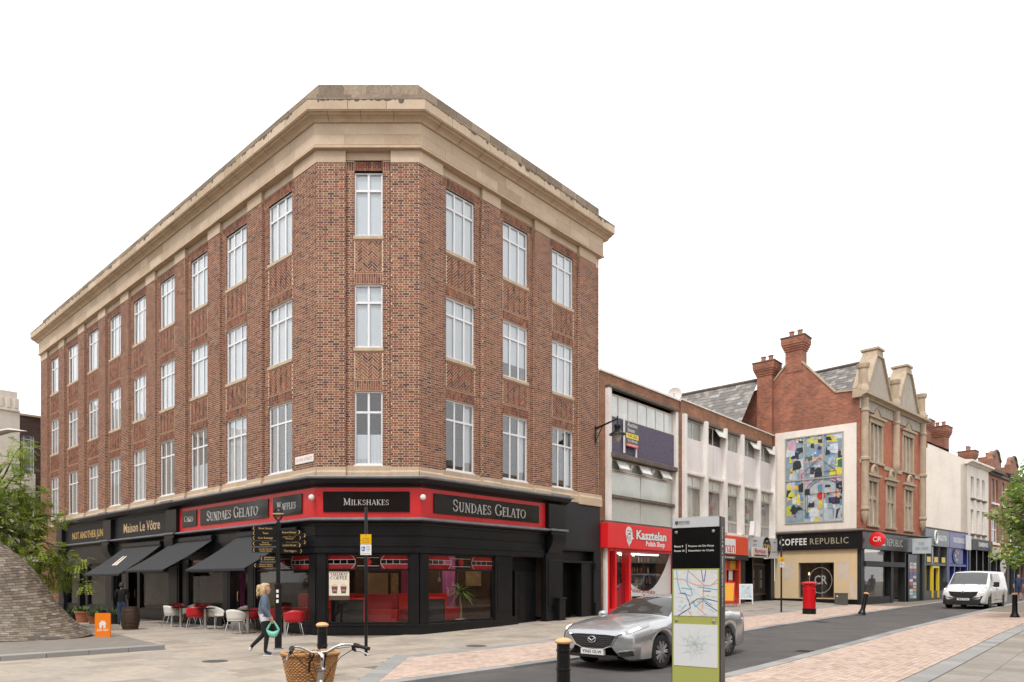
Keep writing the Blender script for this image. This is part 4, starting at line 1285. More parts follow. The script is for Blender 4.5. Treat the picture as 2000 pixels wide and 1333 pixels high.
# ================================================================== BUILDINGS UP THE STREET
def uvwall(name, Fm, poly, n, mat, parent, thick=.3, openings=(), reveal=.15, uo=0.0, **kw):
    """a wall face of polygon or rectangle (x, z) with rectangular openings; wall coordinates kept as UV for the brick pattern"""
    bm = bmesh.new()
    uvl = bm.loops.layers.uv.new('UVMap')
    def face(pts, uvs):
        vs_ = [bm.verts.new(p) for p in pts]
        try: f = bm.faces.new(vs_)
        except ValueError: return
        for l, q in zip(f.loops, uvs): l[uvl].uv = q
    xs_ = [p[0] for p in poly]; zs_ = [p[1] for p in poly]
    if len(poly) == 4 and openings or len(poly) == 4:
        x0, x1, z0, z1 = min(xs_), max(xs_), min(zs_), max(zs_)
        gx = sorted(set([x0, x1] + [q for o in openings for q in o[:2]])); gz_ = sorted(set([z0, z1] + [q for o in openings for q in o[2:4]]))
        for a, b in zip(gx[:-1], gx[1:]):
            for c, d in zip(gz_[:-1], gz_[1:]):
                m_, k_ = (a + b) / 2, (c + d) / 2
                if any(o[0] < m_ < o[1] and o[2] < k_ < o[3] for o in openings): continue
                face([Fm(a, n, c), Fm(b, n, c), Fm(b, n, d), Fm(a, n, d)], [(a, c), (b, c), (b, d), (a, d)])
        for a, b, c, d in [o[:4] for o in openings]:
            for p, q in (((a, c), (a, d)), ((b, d), (b, c)), ((a, d), (b, d)), ((b, c), (a, c))):
                face([Fm(p[0], n, p[1]), Fm(q[0], n, q[1]), Fm(q[0], n - reveal, q[1]), Fm(p[0], n - reveal, p[1])], [(p[0], p[1]), (q[0], q[1]), (q[0] + .1, q[1]), (p[0] + .1, p[1])])
        poly = [(x0, z0), (x1, z0), (x1, z1), (x0, z1)]
    else:
        face([Fm(x, n, z) for x, z in poly], poly)
    k = len(poly)
    for i in range(k):
        (xa, za), (xb, zb) = poly[i], poly[(i + 1) % k]
        L = math.hypot(xb - xa, zb - za)
        hor = abs(zb - za) < abs(xb - xa)
        face([Fm(xa, n, za), Fm(xb, n, zb), Fm(xb, n - thick, zb), Fm(xa, n - thick, za)], [(xa, za), (xb, zb), (xb + (0 if hor else thick), zb + (thick if hor else 0)), (xa + (0 if hor else thick), za + (thick if hor else 0))])
    bmesh.ops.remove_doubles(bm, verts=bm.verts, dist=1e-5)
    bmesh.ops.recalc_face_normals(bm, faces=bm.faces)
    me = bpy.data.meshes.new(name); bm.to_mesh(me); bm.free()
    me.materials.append(mat)
    o = bpy.data.objects.new(name, me); COL.objects.link(o); adopt(o, parent)
    return tag(o, **kw)

def prism_n(Fm, poly, x0, x1, mb):
    k = len(poly)
    mb.add([Fm(x0, n, z) for n, z in poly] + [Fm(x1, n, z) for n, z in poly], [tuple(range(k)), tuple(range(2 * k - 1, k - 1, -1))] + [(i, (i + 1) % k, k + (i + 1) % k, k + i) for i in range(k)])

M['orbrick'] = brick_tex_mat('orange_brick', (.40, .18, .085, 1), (.28, .11, .06, 1), (.30, .22, .15, 1), var=.35, stain=(.10, .06, .045, 1))
M['redbrick'] = brick_tex_mat('red_brick', (.44, .13, .065, 1), (.22, .075, .05, 1), (.42, .30, .21, 1), var=.4, stain=(.14, .055, .04, 1))
M['redbrick2'] = brick_tex_mat('smooth_red_brick', (.52, .16, .08, 1), (.42, .12, .062, 1), (.38, .20, .13, 1), var=.2, stain=(.28, .10, .06, 1))
M['rowbrick'] = brick_tex_mat('brown_red_brick', (.36, .15, .09, 1), (.24, .10, .065, 1), (.34, .22, .15, 1), var=.25, stain=(.16, .075, .05, 1))
M['darkbrick'] = brick_tex_mat('dark_brick', (.10, .05, .042, 1), (.06, .032, .03, 1), (.16, .11, .09, 1), var=.3)
M['concrete'] = pm('painted_concrete', (.82, .775, .73, 1), .85, var=.14, scale=1.2, bump=.2, stain=(.33, .28, .25, 1), stain_amt=.45)
M['render'] = pm('cream_render', (.80, .73, .65, 1), .9, var=.08, scale=.8, bump=.15, stain=(.50, .42, .35, 1), stain_amt=.35)
M['panelpink'] = pm('pale_panel', (.76, .70, .68, 1), .7, var=.07, scale=.8, stain=(.42, .36, .34, 1))
M['purple'] = pm('purple_mosaic', (.115, .095, .15, 1), .7, var=.5, scale=14, bump=.3)
M['frosted'] = pm('obscured_glass', (.60, .63, .57, 1), .12, var=.10, scale=.6, coat=.3)
M['palepane'] = pm('curtained_glass', (.68, .71, .69, 1), .15, var=.18, scale=1.5, coat=.3)
M['greypane'] = pm('grey_glass', (.26, .27, .25, 1), .08, var=.3, scale=.9, coat=.4)
M['oldframe'] = pm('cream_frame', (.62, .57, .50, 1), .6, var=.12)
M['ledge'] = pm('dark_ledge', (.13, .105, .09, 1), .9, var=.3, stain=(.3, .25, .2, 1))
M['slate'] = rnd_mat('slate', [(0, (.15, .137, .125, 1)), (.5, (.165, .152, .14, 1)), (.85, (.28, .255, .23, 1)), (1, (.33, .325, .32, 1))], .55, nscale=8, bump=.3)
M['buffstone'] = pm('buff_stone', (.47, .37, .265, 1), .9, var=.18, scale=2.0, bump=.4, stain=(.22, .165, .115, 1), stain_amt=.6)
M['greystone'] = pm('grey_stone', (.42, .37, .31, 1), .9, var=.16, scale=1.6, bump=.3, stain=(.22, .18, .14, 1), stain_amt=.55)
M['orange_red'] = pm('orange_red_sign', (.72, .075, .03, 1), .35, var=.05)
M['polred'] = pm('poster_red', (.78, .02, .025, 1), .22, var=.04)

def casement(parent, Fm, x0, x1, z0, z1, n, cols=(.5,), frame='oldframe', glass='palepane', tr=None, fw=.05, depth=.06, rows=()):
    f = MB(); f.box(x0, x1, n - depth, n, z0, z0 + fw, Fm); f.box(x0, x1, n - depth, n, z1 - fw, z1, Fm); f.box(x0, x0 + fw, n - depth, n, z0 + fw, z1 - fw, Fm); f.box(x1 - fw, x1, n - depth, n, z0 + fw, z1 - fw, Fm)
    xs_ = [x0 + fw] + [x0 + (x1 - x0) * c for c in cols] + [x1 - fw]
    for c in cols: f.box(x0 + (x1 - x0) * c - fw / 2, x0 + (x1 - x0) * c + fw / 2, n - depth + .004, n - .004, z0 + fw, z1 - fw, Fm)
    zs_ = [z0 + fw] + [z0 + (z1 - z0) * r_ for r_ in rows] + [z1 - fw]
    for r_ in rows: f.box(x0 + fw, x1 - fw, n - depth + .007, n - .007, z0 + (z1 - z0) * r_ - fw / 2, z0 + (z1 - z0) * r_ + fw / 2, Fm)
    w_ = f.build('window', M[frame], parent)
    for a, b in zip(xs_[:-1], xs_[1:]):
        for c, d in zip(zs_[:-1], zs_[1:]):
            p = MB(); p.box(a, b, n - depth * .6, n - depth * .5, c, d, Fm); p.build('pane', M[glass], w_)
    return w_

# --- Polish shop building, three storeys
kz = thing('flat_fronted_shop_building', 'flat roofed shop building with purple panel and red shop sign beside the corner building', 'building', FR(14, 0, .3))
uvwall('brick_wall', FR, [(10.56, 0), (17.85, 0), (17.85, 10.58), (10.56, 10.58)], -.12, M['orbrick'], kz, thick=8, openings=[(11.1, 17.3, .1, 9.95)], reveal=.35)
b = MB(); b.box(10.56, 17.86, -.3, -.05, 10.58, 10.66, FR); b.build('coping', M['concrete'], kz)
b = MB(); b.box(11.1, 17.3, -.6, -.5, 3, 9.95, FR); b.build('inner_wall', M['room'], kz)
for x0, x1 in ((11.02, 11.26), (17.12, 17.36)):
    b = MB(); b.box(x0, x1, -.3, .06, 4.2, 9.98, FR); b.build('concrete_upright', M['concrete'], kz, bevel=.01)
b = MB(); b.box(11.0, 17.38, -.3, .1, 9.95, 10.05, FR); b.build('head_ledge', M['ledge'], kz)
casement(kz, FR, 11.26, 17.12, 8.80, 9.80, -.12, cols=[k / 7 for k in range(1, 7)], glass='palepane')
b = MB(); b.box(11.26, 17.12, -.3, -.06, 7.22, 8.79, FR); b.build('purple_panel', M['purple'], kz)
b = MB(); b.box(11.2, 17.2, -.3, .12, 7.0, 7.21, FR); b.build('ledge', M['ledge'], kz, bevel=.02)
casement(kz, FR, 11.26, 17.12, 6.50, 6.98, -.14, cols=[k / 6 for k in range(1, 6)], glass='greypane')
for k in (1, 3, 5):                                    # three small lights propped open
    x0 = 11.26 + 5.86 * k / 6 - .45 * (1 if k > 0 else 0) + .0
    T = lambda x, y, z, x0=x0: FR(x0 + x, -.08 + (.38 - z) * .55 + y, 6.56 + z * .95)
    f = MB()
    for q in ((0, .86, 0, .05), (0, .86, .35, .40), (0, .05, .05, .35), (.81, .86, .05, .35)): f.box(q[0], q[1], 0, .04, q[2], q[3], T)
    fo = f.build('open_light', M['oldframe'], kz)
    p = MB(); p.box(.05, .81, .015, .025, .05, .35, T); p.build('pane', M['palepane'], fo)
casement(kz, FR, 11.26, 17.12, 4.27, 6.48, -.16, cols=(.49,), glass='frosted')
b = MB(); b.box(11.2, 17.5, -.16, .0, 5.30, 5.42, FR); b.build('cross_beam', M['ledge'], kz)
b = MB(); b.box(10.7, 17.7, -.2, .15, 4.16, 4.26, FR); b.build('sill_ledge', M['ledge'], kz)
sg = MB(); sg.box(10.56, 17.9, -.1, .30, 3.10, 4.15, FR); sgo = sg.build('shop_sign', M['polred'], kz, bevel=.01)
text('sign_outline', 'Kasztelan', FR, 14.25, 3.72, .60, flat('sign_black', (.02, .01, .01, 1), .4), sgo, n=.301, width=2.86, bold=.055, ext=.004)
text('sign_lettering', 'Kasztelan', FR, 14.25, 3.72, .56, M['white'], sgo, n=.306, width=2.76, bold=.028, ext=.004)
text('sign_lettering', 'Polish Shop', FR, 14.6, 3.36, .32, M['white'], sgo, n=.302, width=1.75, bold=.02)
for x in (12.25, 17.3):                                 # bearded head emblem
    b = MB(); b.prism([(x - .20, 3.62), (x - .27, 3.72), (x - .25, 3.92), (x - .12, 4.05), (x + .08, 4.05), (x + .24, 3.95), (x + .28, 3.80), (x + .30, 3.62), (x + .38, 3.54), (x + .24, 3.50), (x + .18, 3.36), (x + .06, 3.28), (x + .02, 3.18), (x - .06, 3.30), (x - .16, 3.42)], .301, .306, FR); b.build('head_emblem', M['white'], sgo)
    b = MB()
    for q in ((x - .08, 3.88, .07, .02), (x + .12, 3.86, .07, .02), (x + .03, 3.74, .10, .03), (x - .12, 3.60, .02, .09), (x + .1, 3.55, .015, .10), (x - .01, 3.5, .015, .12)): b.box(q[0] - q[2], q[0] + q[2], .3065, .309, q[1] - q[3], q[1] + q[3], FR)
    b.build('emblem_ink', flat('ink', (.02, .02, .02, 1), .5), sgo)
# its ground floor: red frames, glass with printed film, shelves of bottles
sf = MB()
for x0, x1 in ((11.03, 11.13), (11.58, 11.74), (12.74, 12.92), (17.1, 17.3)): sf.box(x0, x1, -.35, .02, .2, 3.1, FR)
sf.box(11.0, 17.3, -.35, .0, 2.98, 3.1, FR); sf.box(11.0, 17.3, -.3, .0, .2, .5, FR)
sfo = sf.build('red_shop_frame', M['polred'], kz)
b = MB(); b.box(10.86, 11.03, -.35, .0, .2, 3.1, FR); b.build('tiled_jamb', M['white'], kz)
for x0, x1 in ((11.13, 11.58), (11.74, 12.74), (12.92, 17.1)):
    b = MB(); b.box(x0, x1, -.2, -.19, .5, 2.98, FR); b.build('shop_pane', M['shopglass'], kz)
film = flat('white_film', (.72, .74, .72, 1), .3); filmr = flat('crimson_film', (.30, .02, .03, 1), .3)
def arcpoly(f0, f1, xs_):
    return [(x, f0(x)) for x in xs_] + [(x, f1(x)) for x in reversed(xs_)]
xs_ = list(np.linspace(12.95, 17.05, 26))
b = MB(); b.prism(arcpoly(lambda x: 1.0, lambda x: 1.72 - .5 * math.sin(min(1, (x - 12.95) / 1.6) * 1.57) + max(0, x - 14.6) ** 2 * .32, xs_), -.188, -.184, FR); b.build('white_swoosh', film, kz)
b = MB(); b.prism([(11.76, .6), (12.72, .6), (12.72, 1.75), (12.4, 1.55), (12.05, 1.2), (11.76, .95)], -.188, -.184, FR); b.build('crimson_swoosh', filmr, kz)
text('window_lettering', 'Polskie produkty', FR, 14.35, 1.22, .28, filmr, kz, n=-.183, width=2.3, rot=-.06, bold=.01)
food = [(.45, .55, .05, 1), (.55, .22, .08, 1), (.6, .5, .2, 1), (.35, .08, .05, 1), (.12, .2, .05, 1), (.55, .4, .12, 1), (.22, .09, .06, 1)]
fm = [flat('printed_food%d' % i, c, .5) for i, c in enumerate(food)]
b = MB()
for k in range(46):
    x, z = rnd.uniform(13.0, 17.0), rnd.uniform(.62, 1.0)
    r_ = rnd.uniform(.08, .17)
    b.prism([(x + r_ * math.cos(t) * rnd.uniform(.8, 1.1), z + r_ * .8 * math.sin(t)) for t in np.linspace(0, 5.5, 7)], -.1835 + k * .0001, -.182 + k * .0001, FR, mi=rnd.randrange(7))
b.build('printed_food', fm, kz, kind='stuff')
b = MB(); b.box(11.1, 17.2, -3.0, -2.95, .3, 3.1, FR); b.build('shop_back_wall', pm('shop_wall', (.35, .33, .30, 1), .8), kz)
b = MB(); b.box(11.0, 17.3, -3, -.35, .25, .30, FR); b.build('shop_floor', pm('shop_floor2', (.3, .28, .26, 1), .5), kz)
shelf_b = MB()
for r_ in range(5): shelf_b.box(11.2, 17.1, -1.3, -1.0, .55 + r_ * .5, .58 + r_ * .5, FR)
for x in np.linspace(11.2, 17.1, 6): shelf_b.box(x, x + .03, -1.32, -.99, .3, 2.9, FR)
shelf_b.box(11.2, 17.1, -1.35, -1.32, .3, 2.9, FR)
shelf = shelf_b.build('bottle_shelves', pm('shelf', (.06, .05, .05, 1), .6), None, label='dark shelves of bottles inside the Polish shop', cat='shelves')
shelf_m = [flat('bottle%d' % i, c, .25) for i, c in enumerate([(.02, .05, .02, 1), (.05, .02, .01, 1), (.3, .15, .04, 1), (.4, .4, .38, 1), (.25, .03, .03, 1), (.02, .02, .03, 1), (.35, .28, .1, 1)])]
bt = MB(); bt.lathe([(.036, 0), (.038, .17), (.014, .23), (.014, .30)], 7)
bme = [bt.mesh('bottle', m_, smooth=True) for m_ in shelf_m]
nbt = 0
for r_ in range(1, 5):
    for x in np.arange(11.3, 17.0, .13):
        if nbt < 180 and rnd.random() < .85:
            k = rnd.randrange(7)
            put('bottle', bme[k], None, Matrix.Translation(FR(x, -1.1, .581 + r_ * .5)), label='bottle standing on the shelves inside the Polish shop', cat='bottle', group='bottles on the Polish shop shelves'); nbt += 1
b = MB(); b.box(11.3, 16.9, -.9, -.75, 2.93, 2.97, FR); b.box(11.3, 16.9, -2.2, -2.05, 2.93, 2.97, FR); b.build('strip_light', flat('strip_glow', (1, .95, .85, 1), .5, emit=5.0), kz)

# --- white panelled building beyond
wb = thing('white_panel_building', 'white panelled three storey building with vertical fins between two brick neighbours', 'building', FR(24, 0, .4))
uvwall('brick_parapet', FR, [(17.86, 9.98), (30.25, 9.98), (30.25, 10.66), (17.86, 10.66)], -.06, M['orbrick'], wb, thick=8)
b = MB(); b.box(17.86, 30.3, -.4, -.0, 10.66, 10.72, FR); b.build('coping', M['concrete'], wb)
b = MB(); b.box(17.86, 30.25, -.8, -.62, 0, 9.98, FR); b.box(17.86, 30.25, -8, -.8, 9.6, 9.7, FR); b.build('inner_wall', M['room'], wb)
uvwall('brick_pier', FR, [(17.4, 0), (17.9, 0), (17.9, 9.97), (17.4, 9.97)], -.02, M['orbrick'], wb)
fins = [18.0, 20.4, 22.8, 25.1, 27.55, 30.0]
for k, x in enumerate(fins):
    b = MB(); b.box(x - .11, x + .11, -.6, .16, 4.30, 9.96, FR); b.build('fin', M['concrete'], wb, bevel=.008)
art_cols = [(.35, .5, .62, 1), (.6, .25, .2, 1), (.15, .2, .35, 1), (.65, .6, .5, 1), (.2, .35, .25, 1), (.6, .45, .15, 1), (.05, .05, .06, 1), (.55, .35, .45, 1)]
artm = [flat('art%d' % i, c, .5) for i, c in enumerate(art_cols)]
for k, (a, c) in enumerate(zip(fins[:-1], fins[1:])):
    a, c = a + .11, c - .11
    b = MB(); b.box(a, c, -.5, -.05, 7.2, 8.86, FR); b.build('panel', M['panelpink'], wb)
    b = MB(); b.box(a - .02, c + .02, -.5, .06, 7.06, 7.19, FR); b.build('ledge', M['concrete'], wb, bevel=.01)
    b = MB(); b.box(a, c, -.5, .02, 9.86, 9.97, FR); b.build('head_ledge', M['ledge'], wb)
    casement(wb, FR, a, c, 8.88, 9.85, -.14, cols=(.55,), glass='greypane' if k != 1 else 'darkglass')
    m_ = a + (c - a) * .78
    if k in (1, 3, 4):
        T = lambda x, y, z, x0=a + (c - a) * .58: FR(x0 + x, -.08 + (.42 - z) * .6 + y, 9.38 + z)
        f = MB()
        for q in ((0, .92, 0, .05), (0, .92, .38, .43), (0, .05, .05, .38), (.87, .92, .05, .38)): f.box(q[0], q[1], 0, .04, q[2], q[3], T)
        fo = f.build('open_light', M['oldframe'], wb); p = MB(); p.box(.05, .87, .015, .025, .05, .38, T); p.build('pane', M['palepane'], fo)
    casement(wb, FR, a, c, 6.50, 7.03, -.16, cols=(.58,), glass='frosted')
    casement(wb, FR, a, c, 4.98, 6.49, -.18, cols=(), glass='shopglass')
    casement(wb, FR, a, c, 4.32, 4.97, -.18, cols=(.55,), glass='greypane')
    b = MB()
    for q in range(26):
        x, z = rnd.uniform(a, c - .5), rnd.uniform(5.0, 6.3)
        b.box(x, x + rnd.uniform(.15, .6), -.42 - q * .002, -.415 - q * .002, z, z + rnd.uniform(.08, .4), FR, mi=rnd.randrange(8) if k else 3)
    b.box(a, c, -.5, -.48, 4.95, 6.5, FR, mi=3)
    b.build('window_picture', artm, wb)
b = MB(); b.box(17.9, 30.25, -.5, .1, 4.16, 4.30, FR); b.build('sill_ledge', M['concrete'], wb, bevel=.02)
# ground floor shops under it
b = MB(); b.box(18.0, 25.4, -.3, .28, 3.12, 4.12, FR); so = b.build('red_shop_sign', M['orange_red'], wb, bevel=.01)
b = MB(); b.box(19.6, 23.62, .281, .29, 3.2, 3.98, FR); b.build('white_sign_panel', M['white'], so)
text('sign_lettering', 'Ryman', FR, 22.2, 3.5, .85, flat('deep_red', (.5, .02, .03, 1), .4), so, n=.291, width=2.6)
b = MB(); b.box(18.0, 25.4, -.3, .30, 2.85, 3.11, FR); b.build('grey_sign_strip', M['charcoal'], wb)
text('sign_lettering', 'stationer', FR, 22.4, 2.98, .22, M['white'], wb, n=.301, width=2.3)
b = MB()
for x0, x1 in ((18.0, 18.2), (20.6, 20.75), (22.9, 23.1), (24.75, 25.0)): b.box(x0, x1, -.35, .02, .35, 2.85, FR)
b.box(18, 25.0, -.35, 0, .35, .75, FR); b.box(18, 25, -.35, .0, 2.3, 2.36, FR)
b.build('red_shop_frame', M['orange_red'], wb)
for x0, x1 in ((18.2, 20.6), (20.75, 22.9), (23.1, 24.75)):
    b = MB(); b.box(x0, x1, -.2, -.19, .75, 2.85, FR); b.build('shop_pane', M['shopglass'], wb)
b = MB(); b.box(23.2, 23.95, -.16, -.15, 2.37, 2.82, FR, mi=0); b.box(23.96, 24.7, -.16, -.15, 2.37, 2.82, FR, mi=1); b.box(23.75, 24.25, -.15, -.14, .95, 2.3, FR, mi=2); b.box(23.78, 24.22, -.139, -.135, 1.45, 1.75, FR, mi=0)
b.build('window_posters', [flat('pr', (.62, .04, .04, 1), .4), flat('py', (.75, .45, .03, 1), .4), flat('pw', (.72, .70, .72, 1), .4)], wb)
b = MB(); b.box(25.0, 25.6, -.4, .02, .3, 3.1, FR); b.build('dark_pier', M['charcoal'], wb)
b = MB(); b.box(25.55, 30.1, .0, .22, 3.05, 4.28, FR); co_ = b.build('copa_sign', pm('pale_sign', (.62, .63, .65, 1), .4, var=.12, scale=3), wb)
b = MB(); b.lathe([(.62, 0), (.62, .02)], 30, T=lambda x, y, z: FR(28.35 + x, .22 + z, 3.68 + y)); b.build('black_disc', M['signblack'], co_)
serif('sign_lettering', 'COPA', FR, 28.35, 3.68, .40, M['gold'], co_, n=.241, width=1.2, wt=1.6)
text('sign_lettering', 'THE', FR, 28.35, 4.05, .15, M['gold'], co_, n=.241); text('sign_lettering', 'ROOMS', FR, 28.35, 3.28, .15, M['gold'], co_, n=.241)
for x, z, s_ in ((26.55, 4.02, 'cocktails'), (26.55, 3.8, 'live dj'), (29.6, 4.05, 'dance'), (29.6, 3.45, 'private hire')): text('sign_lettering', s_, FR, x, z, .17, flat('sign_grey', (.15, .15, .17, 1), .5), co_, n=.221)
b = MB(); b.box(25.5, 27.85, .4, .48, 3.05, 3.62, FR); ro = b.build('small_projecting_sign', pm('cream_sign', (.66, .6, .55, 1), .4), wb, bevel=.02)
text('sign_lettering', 'Ryman', FR, 26.65, 3.4, .36, flat('deep_red2', (.4, .03, .04, 1), .4), ro, n=.481, width=1.6, bold=.02); b = MB(); b.box(25.75, 27.6, .481, .486, 3.12, 3.2, FR); b.build('sign_bar', M['black'], ro)
b = MB(); b.box(25.6, 30.25, -2.0, -1.9, .3, 3.1, FR); b.box(29.5, 30.1, -.4, .05, .3, 3.05, FR); b.box(27.0, 27.15, -.5, -.1, .3, 3.05, FR); b.build('dark_entrance', M['black'], wb)
b = MB()
for k in range(11): b.tube([FR(27.3 + k * .2, -.25, .9), FR(27.3 + k * .2, -.25, 2.7)], .018, 6)
b.box(27.2, 29.5, -.28, -.22, .85, .92, FR); b.box(27.2, 29.5, -.28, -.22, 2.66, 2.72, FR)
b.build('security_grille', pm('bronze', (.10, .075, .05, 1), .4, metal=.5), wb)
b = MB()
for x in (27.7, 28.9):
    for z in (1.5, 2.1): b.box(x - .2, x + .2, -.33, -.31, z - .25, z + .25, FR)
b.build('notice', pm('notice_paper', (.3, .34, .33, 1), .6, var=.3, scale=6), wb)
fl = MB(); fl.box(0, .42, 0, .25, 0, .85)
fo = fl.build('flood_light', M['white'], None, bevel=.03, label='white box lamp tilted above the orange sign', cat='lamp')
fo.matrix_basis = FR.mat(25.4, .55, 4.25) @ Matrix.Rotation(.2, 4, 'Y')

# --- Coffee shop building with mural wall
Ap = FR(30.3, 0, 0)
FS = Frame(Ap, (D7, -D7))
SL = 4.65
Bp = FS(SL, 0, 0)
FK = Frame(Bp, (.7652, .6438))
KL = 11.1
ck = thing('gabled_coffee_shop_building', 'red brick building with mural on white side wall, stone gables and black coffee shop sign', 'building', Bp)
uvwall('side_wall', FS, [(-3.0, 3.5), (SL, 3.5), (SL, 12.62), (3.38, 12.70), (1.54, 14.9), (.75, 15.0), (-.05, 14.05), (-3.0, 13.2)], 0, M['redbrick'], ck, thick=.35)
b = MB()
for p, q in (((SL + .02, 12.62), (3.36, 12.70)), ((3.40, 12.68), (1.52, 14.92)), ((.77, 15.0), (-.07, 14.03))):
    d = Vector((q[0] - p[0], q[1] - p[1])); nn = Vector((d.y, -d.x)).normalized() * .09
    if nn.y < 0: nn = -nn
    b.prism([(p[0], p[1]), (q[0], q[1]), (q[0] + nn.x, q[1] + nn.y), (p[0] + nn.x, p[1] + nn.y)], -.42, .06, FS)
b.build('gable_coping', M['buffstone'], ck)
def chimney(parent, Fm, x0, x1, n0, n1, z0, z1, pots, mat):
    c = uvwall('chimney', Fm, [(x0, z0), (x1, z0), (x1, z1 - .8), (x0, z1 - .8)], n1, mat, parent, thick=n1 - n0)
    for k, e in enumerate((.05, .10, .15, .19)):
        uvwall('chimney_corbel', Fm, [(x0 - e, z1 - .8 + k * .13), (x1 + e, z1 - .8 + k * .13), (x1 + e, z1 - .67 + k * .13), (x0 - e, z1 - .67 + k * .13)], n1 + e, mat, c, thick=n1 - n0 + 2 * e)
    uvwall('chimney_head', Fm, [(x0 - .2, z1 - .28), (x1 + .2, z1 - .28), (x1 + .2, z1), (x0 - .2, z1)], n1 + .2, mat, c, thick=n1 - n0 + .4)
    b = MB(); b.box(x0 - .24, x1 + .24, n0 - .24, n1 + .24, z1, z1 + .06, Fm); b.build('chimney_cap', M['ledge'], c)
    for k in range(pots):
        x = x0 + (x1 - x0) * (k + .5) / pots
        p = Fm(x, (n0 + n1) / 2, z1 + .05)
        b = MB(); b.lathe([(.15, 0), (.13, .05), (.13, .38), (.16, .4), (.16, .45), (.12, .45)], 12, c=p); b.build('chimney_pot', pm('terracotta_pot', (.36, .15, .10, 1), .8), c, smooth=True)
    return c
chimney(ck, FS, .62, 1.58, -.8, .03, 14.4, 16.5, 2, M['redbrick'])
chimney(ck, FS, -.95, -.06, -.6, .35, 9.8, 15.25, 2, M['redbrick'])
# slate roofs: rows of overlapping slates
def slates(parent, P00, P10, P01, P11, rows, cols):
    """slates over a roof plane; P0* eave to P1* ridge"""
    core = MB(); core.quad(P00, P01, P11, P10); ro = core.build('roof', pm('roof_felt', (.12, .115, .11, 1), .9), parent)
    P00, P10, P01, P11 = map(Vector, (P00, P10, P01, P11))
    nrm = (P01 - P00).cross(P10 - P00).normalized()
    if nrm.z < 0: nrm = -nrm
    V, rn = [], []
    for r_ in range(rows):
        t0, t1 = r_ / rows, min(1, (r_ + 1.25) / rows)
        for c in range(cols):
            u0 = (c + (.5 if r_ % 2 else 0)) / cols; u1 = min(1, u0 + 1 / cols - .02 / cols)
            if u0 >= 1: continue
            lift = rnd.uniform(.012, .03)
            f = lambda u, t: (P00 * (1 - u) + P01 * u) * (1 - t) + (P10 * (1 - u) + P11 * u) * t
            a, b_, c_, d = f(u0, t0) + nrm * lift, f(u1, t0) + nrm * lift, f(u1, t1) + nrm * .006, f(u0, t1) + nrm * .006
            V += [a, b_, c_, d, a - nrm * lift, b_ - nrm * lift, c_ - nrm * .006, d - nrm * .006]; rn += [rnd.random()] * 8
    mass('slates', np.array([tuple(v) for v in V]), np.array([(0, 1, 2, 3), (0, 4, 5, 1), (1, 5, 6, 2), (3, 7, 4, 0)]), 8, np.array(rn), M['slate'], ro)
for gx in (2.95, 8.15):
    for s_ in (-1, 1):
        slates(ck, FK(gx + s_ * 2.35, -.35, 12.62), FK(gx, -.35, 14.95), FK(gx + s_ * 2.35, -6.5, 12.62), FK(gx, -6.5, 14.95), 12, 26)
    b = MB(); b.tube([FK(gx, -.3, 15.0), FK(gx, -6.5, 15.0)], .11, 8); b.build('ridge_tiles', M['ledge'], ck)
slates(ck, FS(-10, 3.4, 10.4), FS(-10, 0, 14.3), FS(-1.0, 3.4, 10.4), FS(-1.0, 0, 14.3), 16, 30)
b = MB(); b.tube([FS(-10, 0, 14.35), FS(-.9, 0, 14.35)], .11, 8); b.build('ridge_tiles', M['ledge'], ck)
# white rendered field and mural
b = MB(); b.box(.03, SL - .16, -.02, .035, 4.66, 10.8, FS); b.build('white_render', M['render'], ck)
mur = thing('mural', 'large colourful six panel abstract mural on the white side wall', 'mural', FS(2.2, .04, 5.2))
b = MB()
mx0, mx1, mz0, mz1 = .65, 3.80, 5.20, 10.36
for x in (mx0, mx0 + (mx1 - mx0) / 3, mx0 + 2 * (mx1 - mx0) / 3, mx1): b.box(x - .035, x + .035, .036, .09, mz0, mz1, FS)
for z in (mz0, (mz0 + mz1) / 2, mz1): b.box(mx0 - .035, mx1 + .035, .036, .095, z - .035, z + .035, FS)
b.build('mural_frame', pm('mural_frame', (.38, .39, .35, 1), .5), mur)
mcol = [(.44, .51, .56, 1), (.62, .66, .70, 1), (.60, .58, .57, 1), (.72, .60, .08, 1), (.62, .36, .46, 1), (.14, .26, .42, 1), (.03, .035, .04, 1), (.68, .38, .28, 1), (.55, .58, .08, 1), (.44, .44, .46, 1), (.05, .16, .11, 1), (.26, .34, .41, 1), (.78, .45, .06, 1)]
mmat = [pm('mural_paint%d' % i, c, .45, var=.3, scale=3.5) for i, c in enumerate(mcol)]
wts = [6, 6, 4, 5, 3, 4, 7, 2, 3, 6, 1, 4, 1]
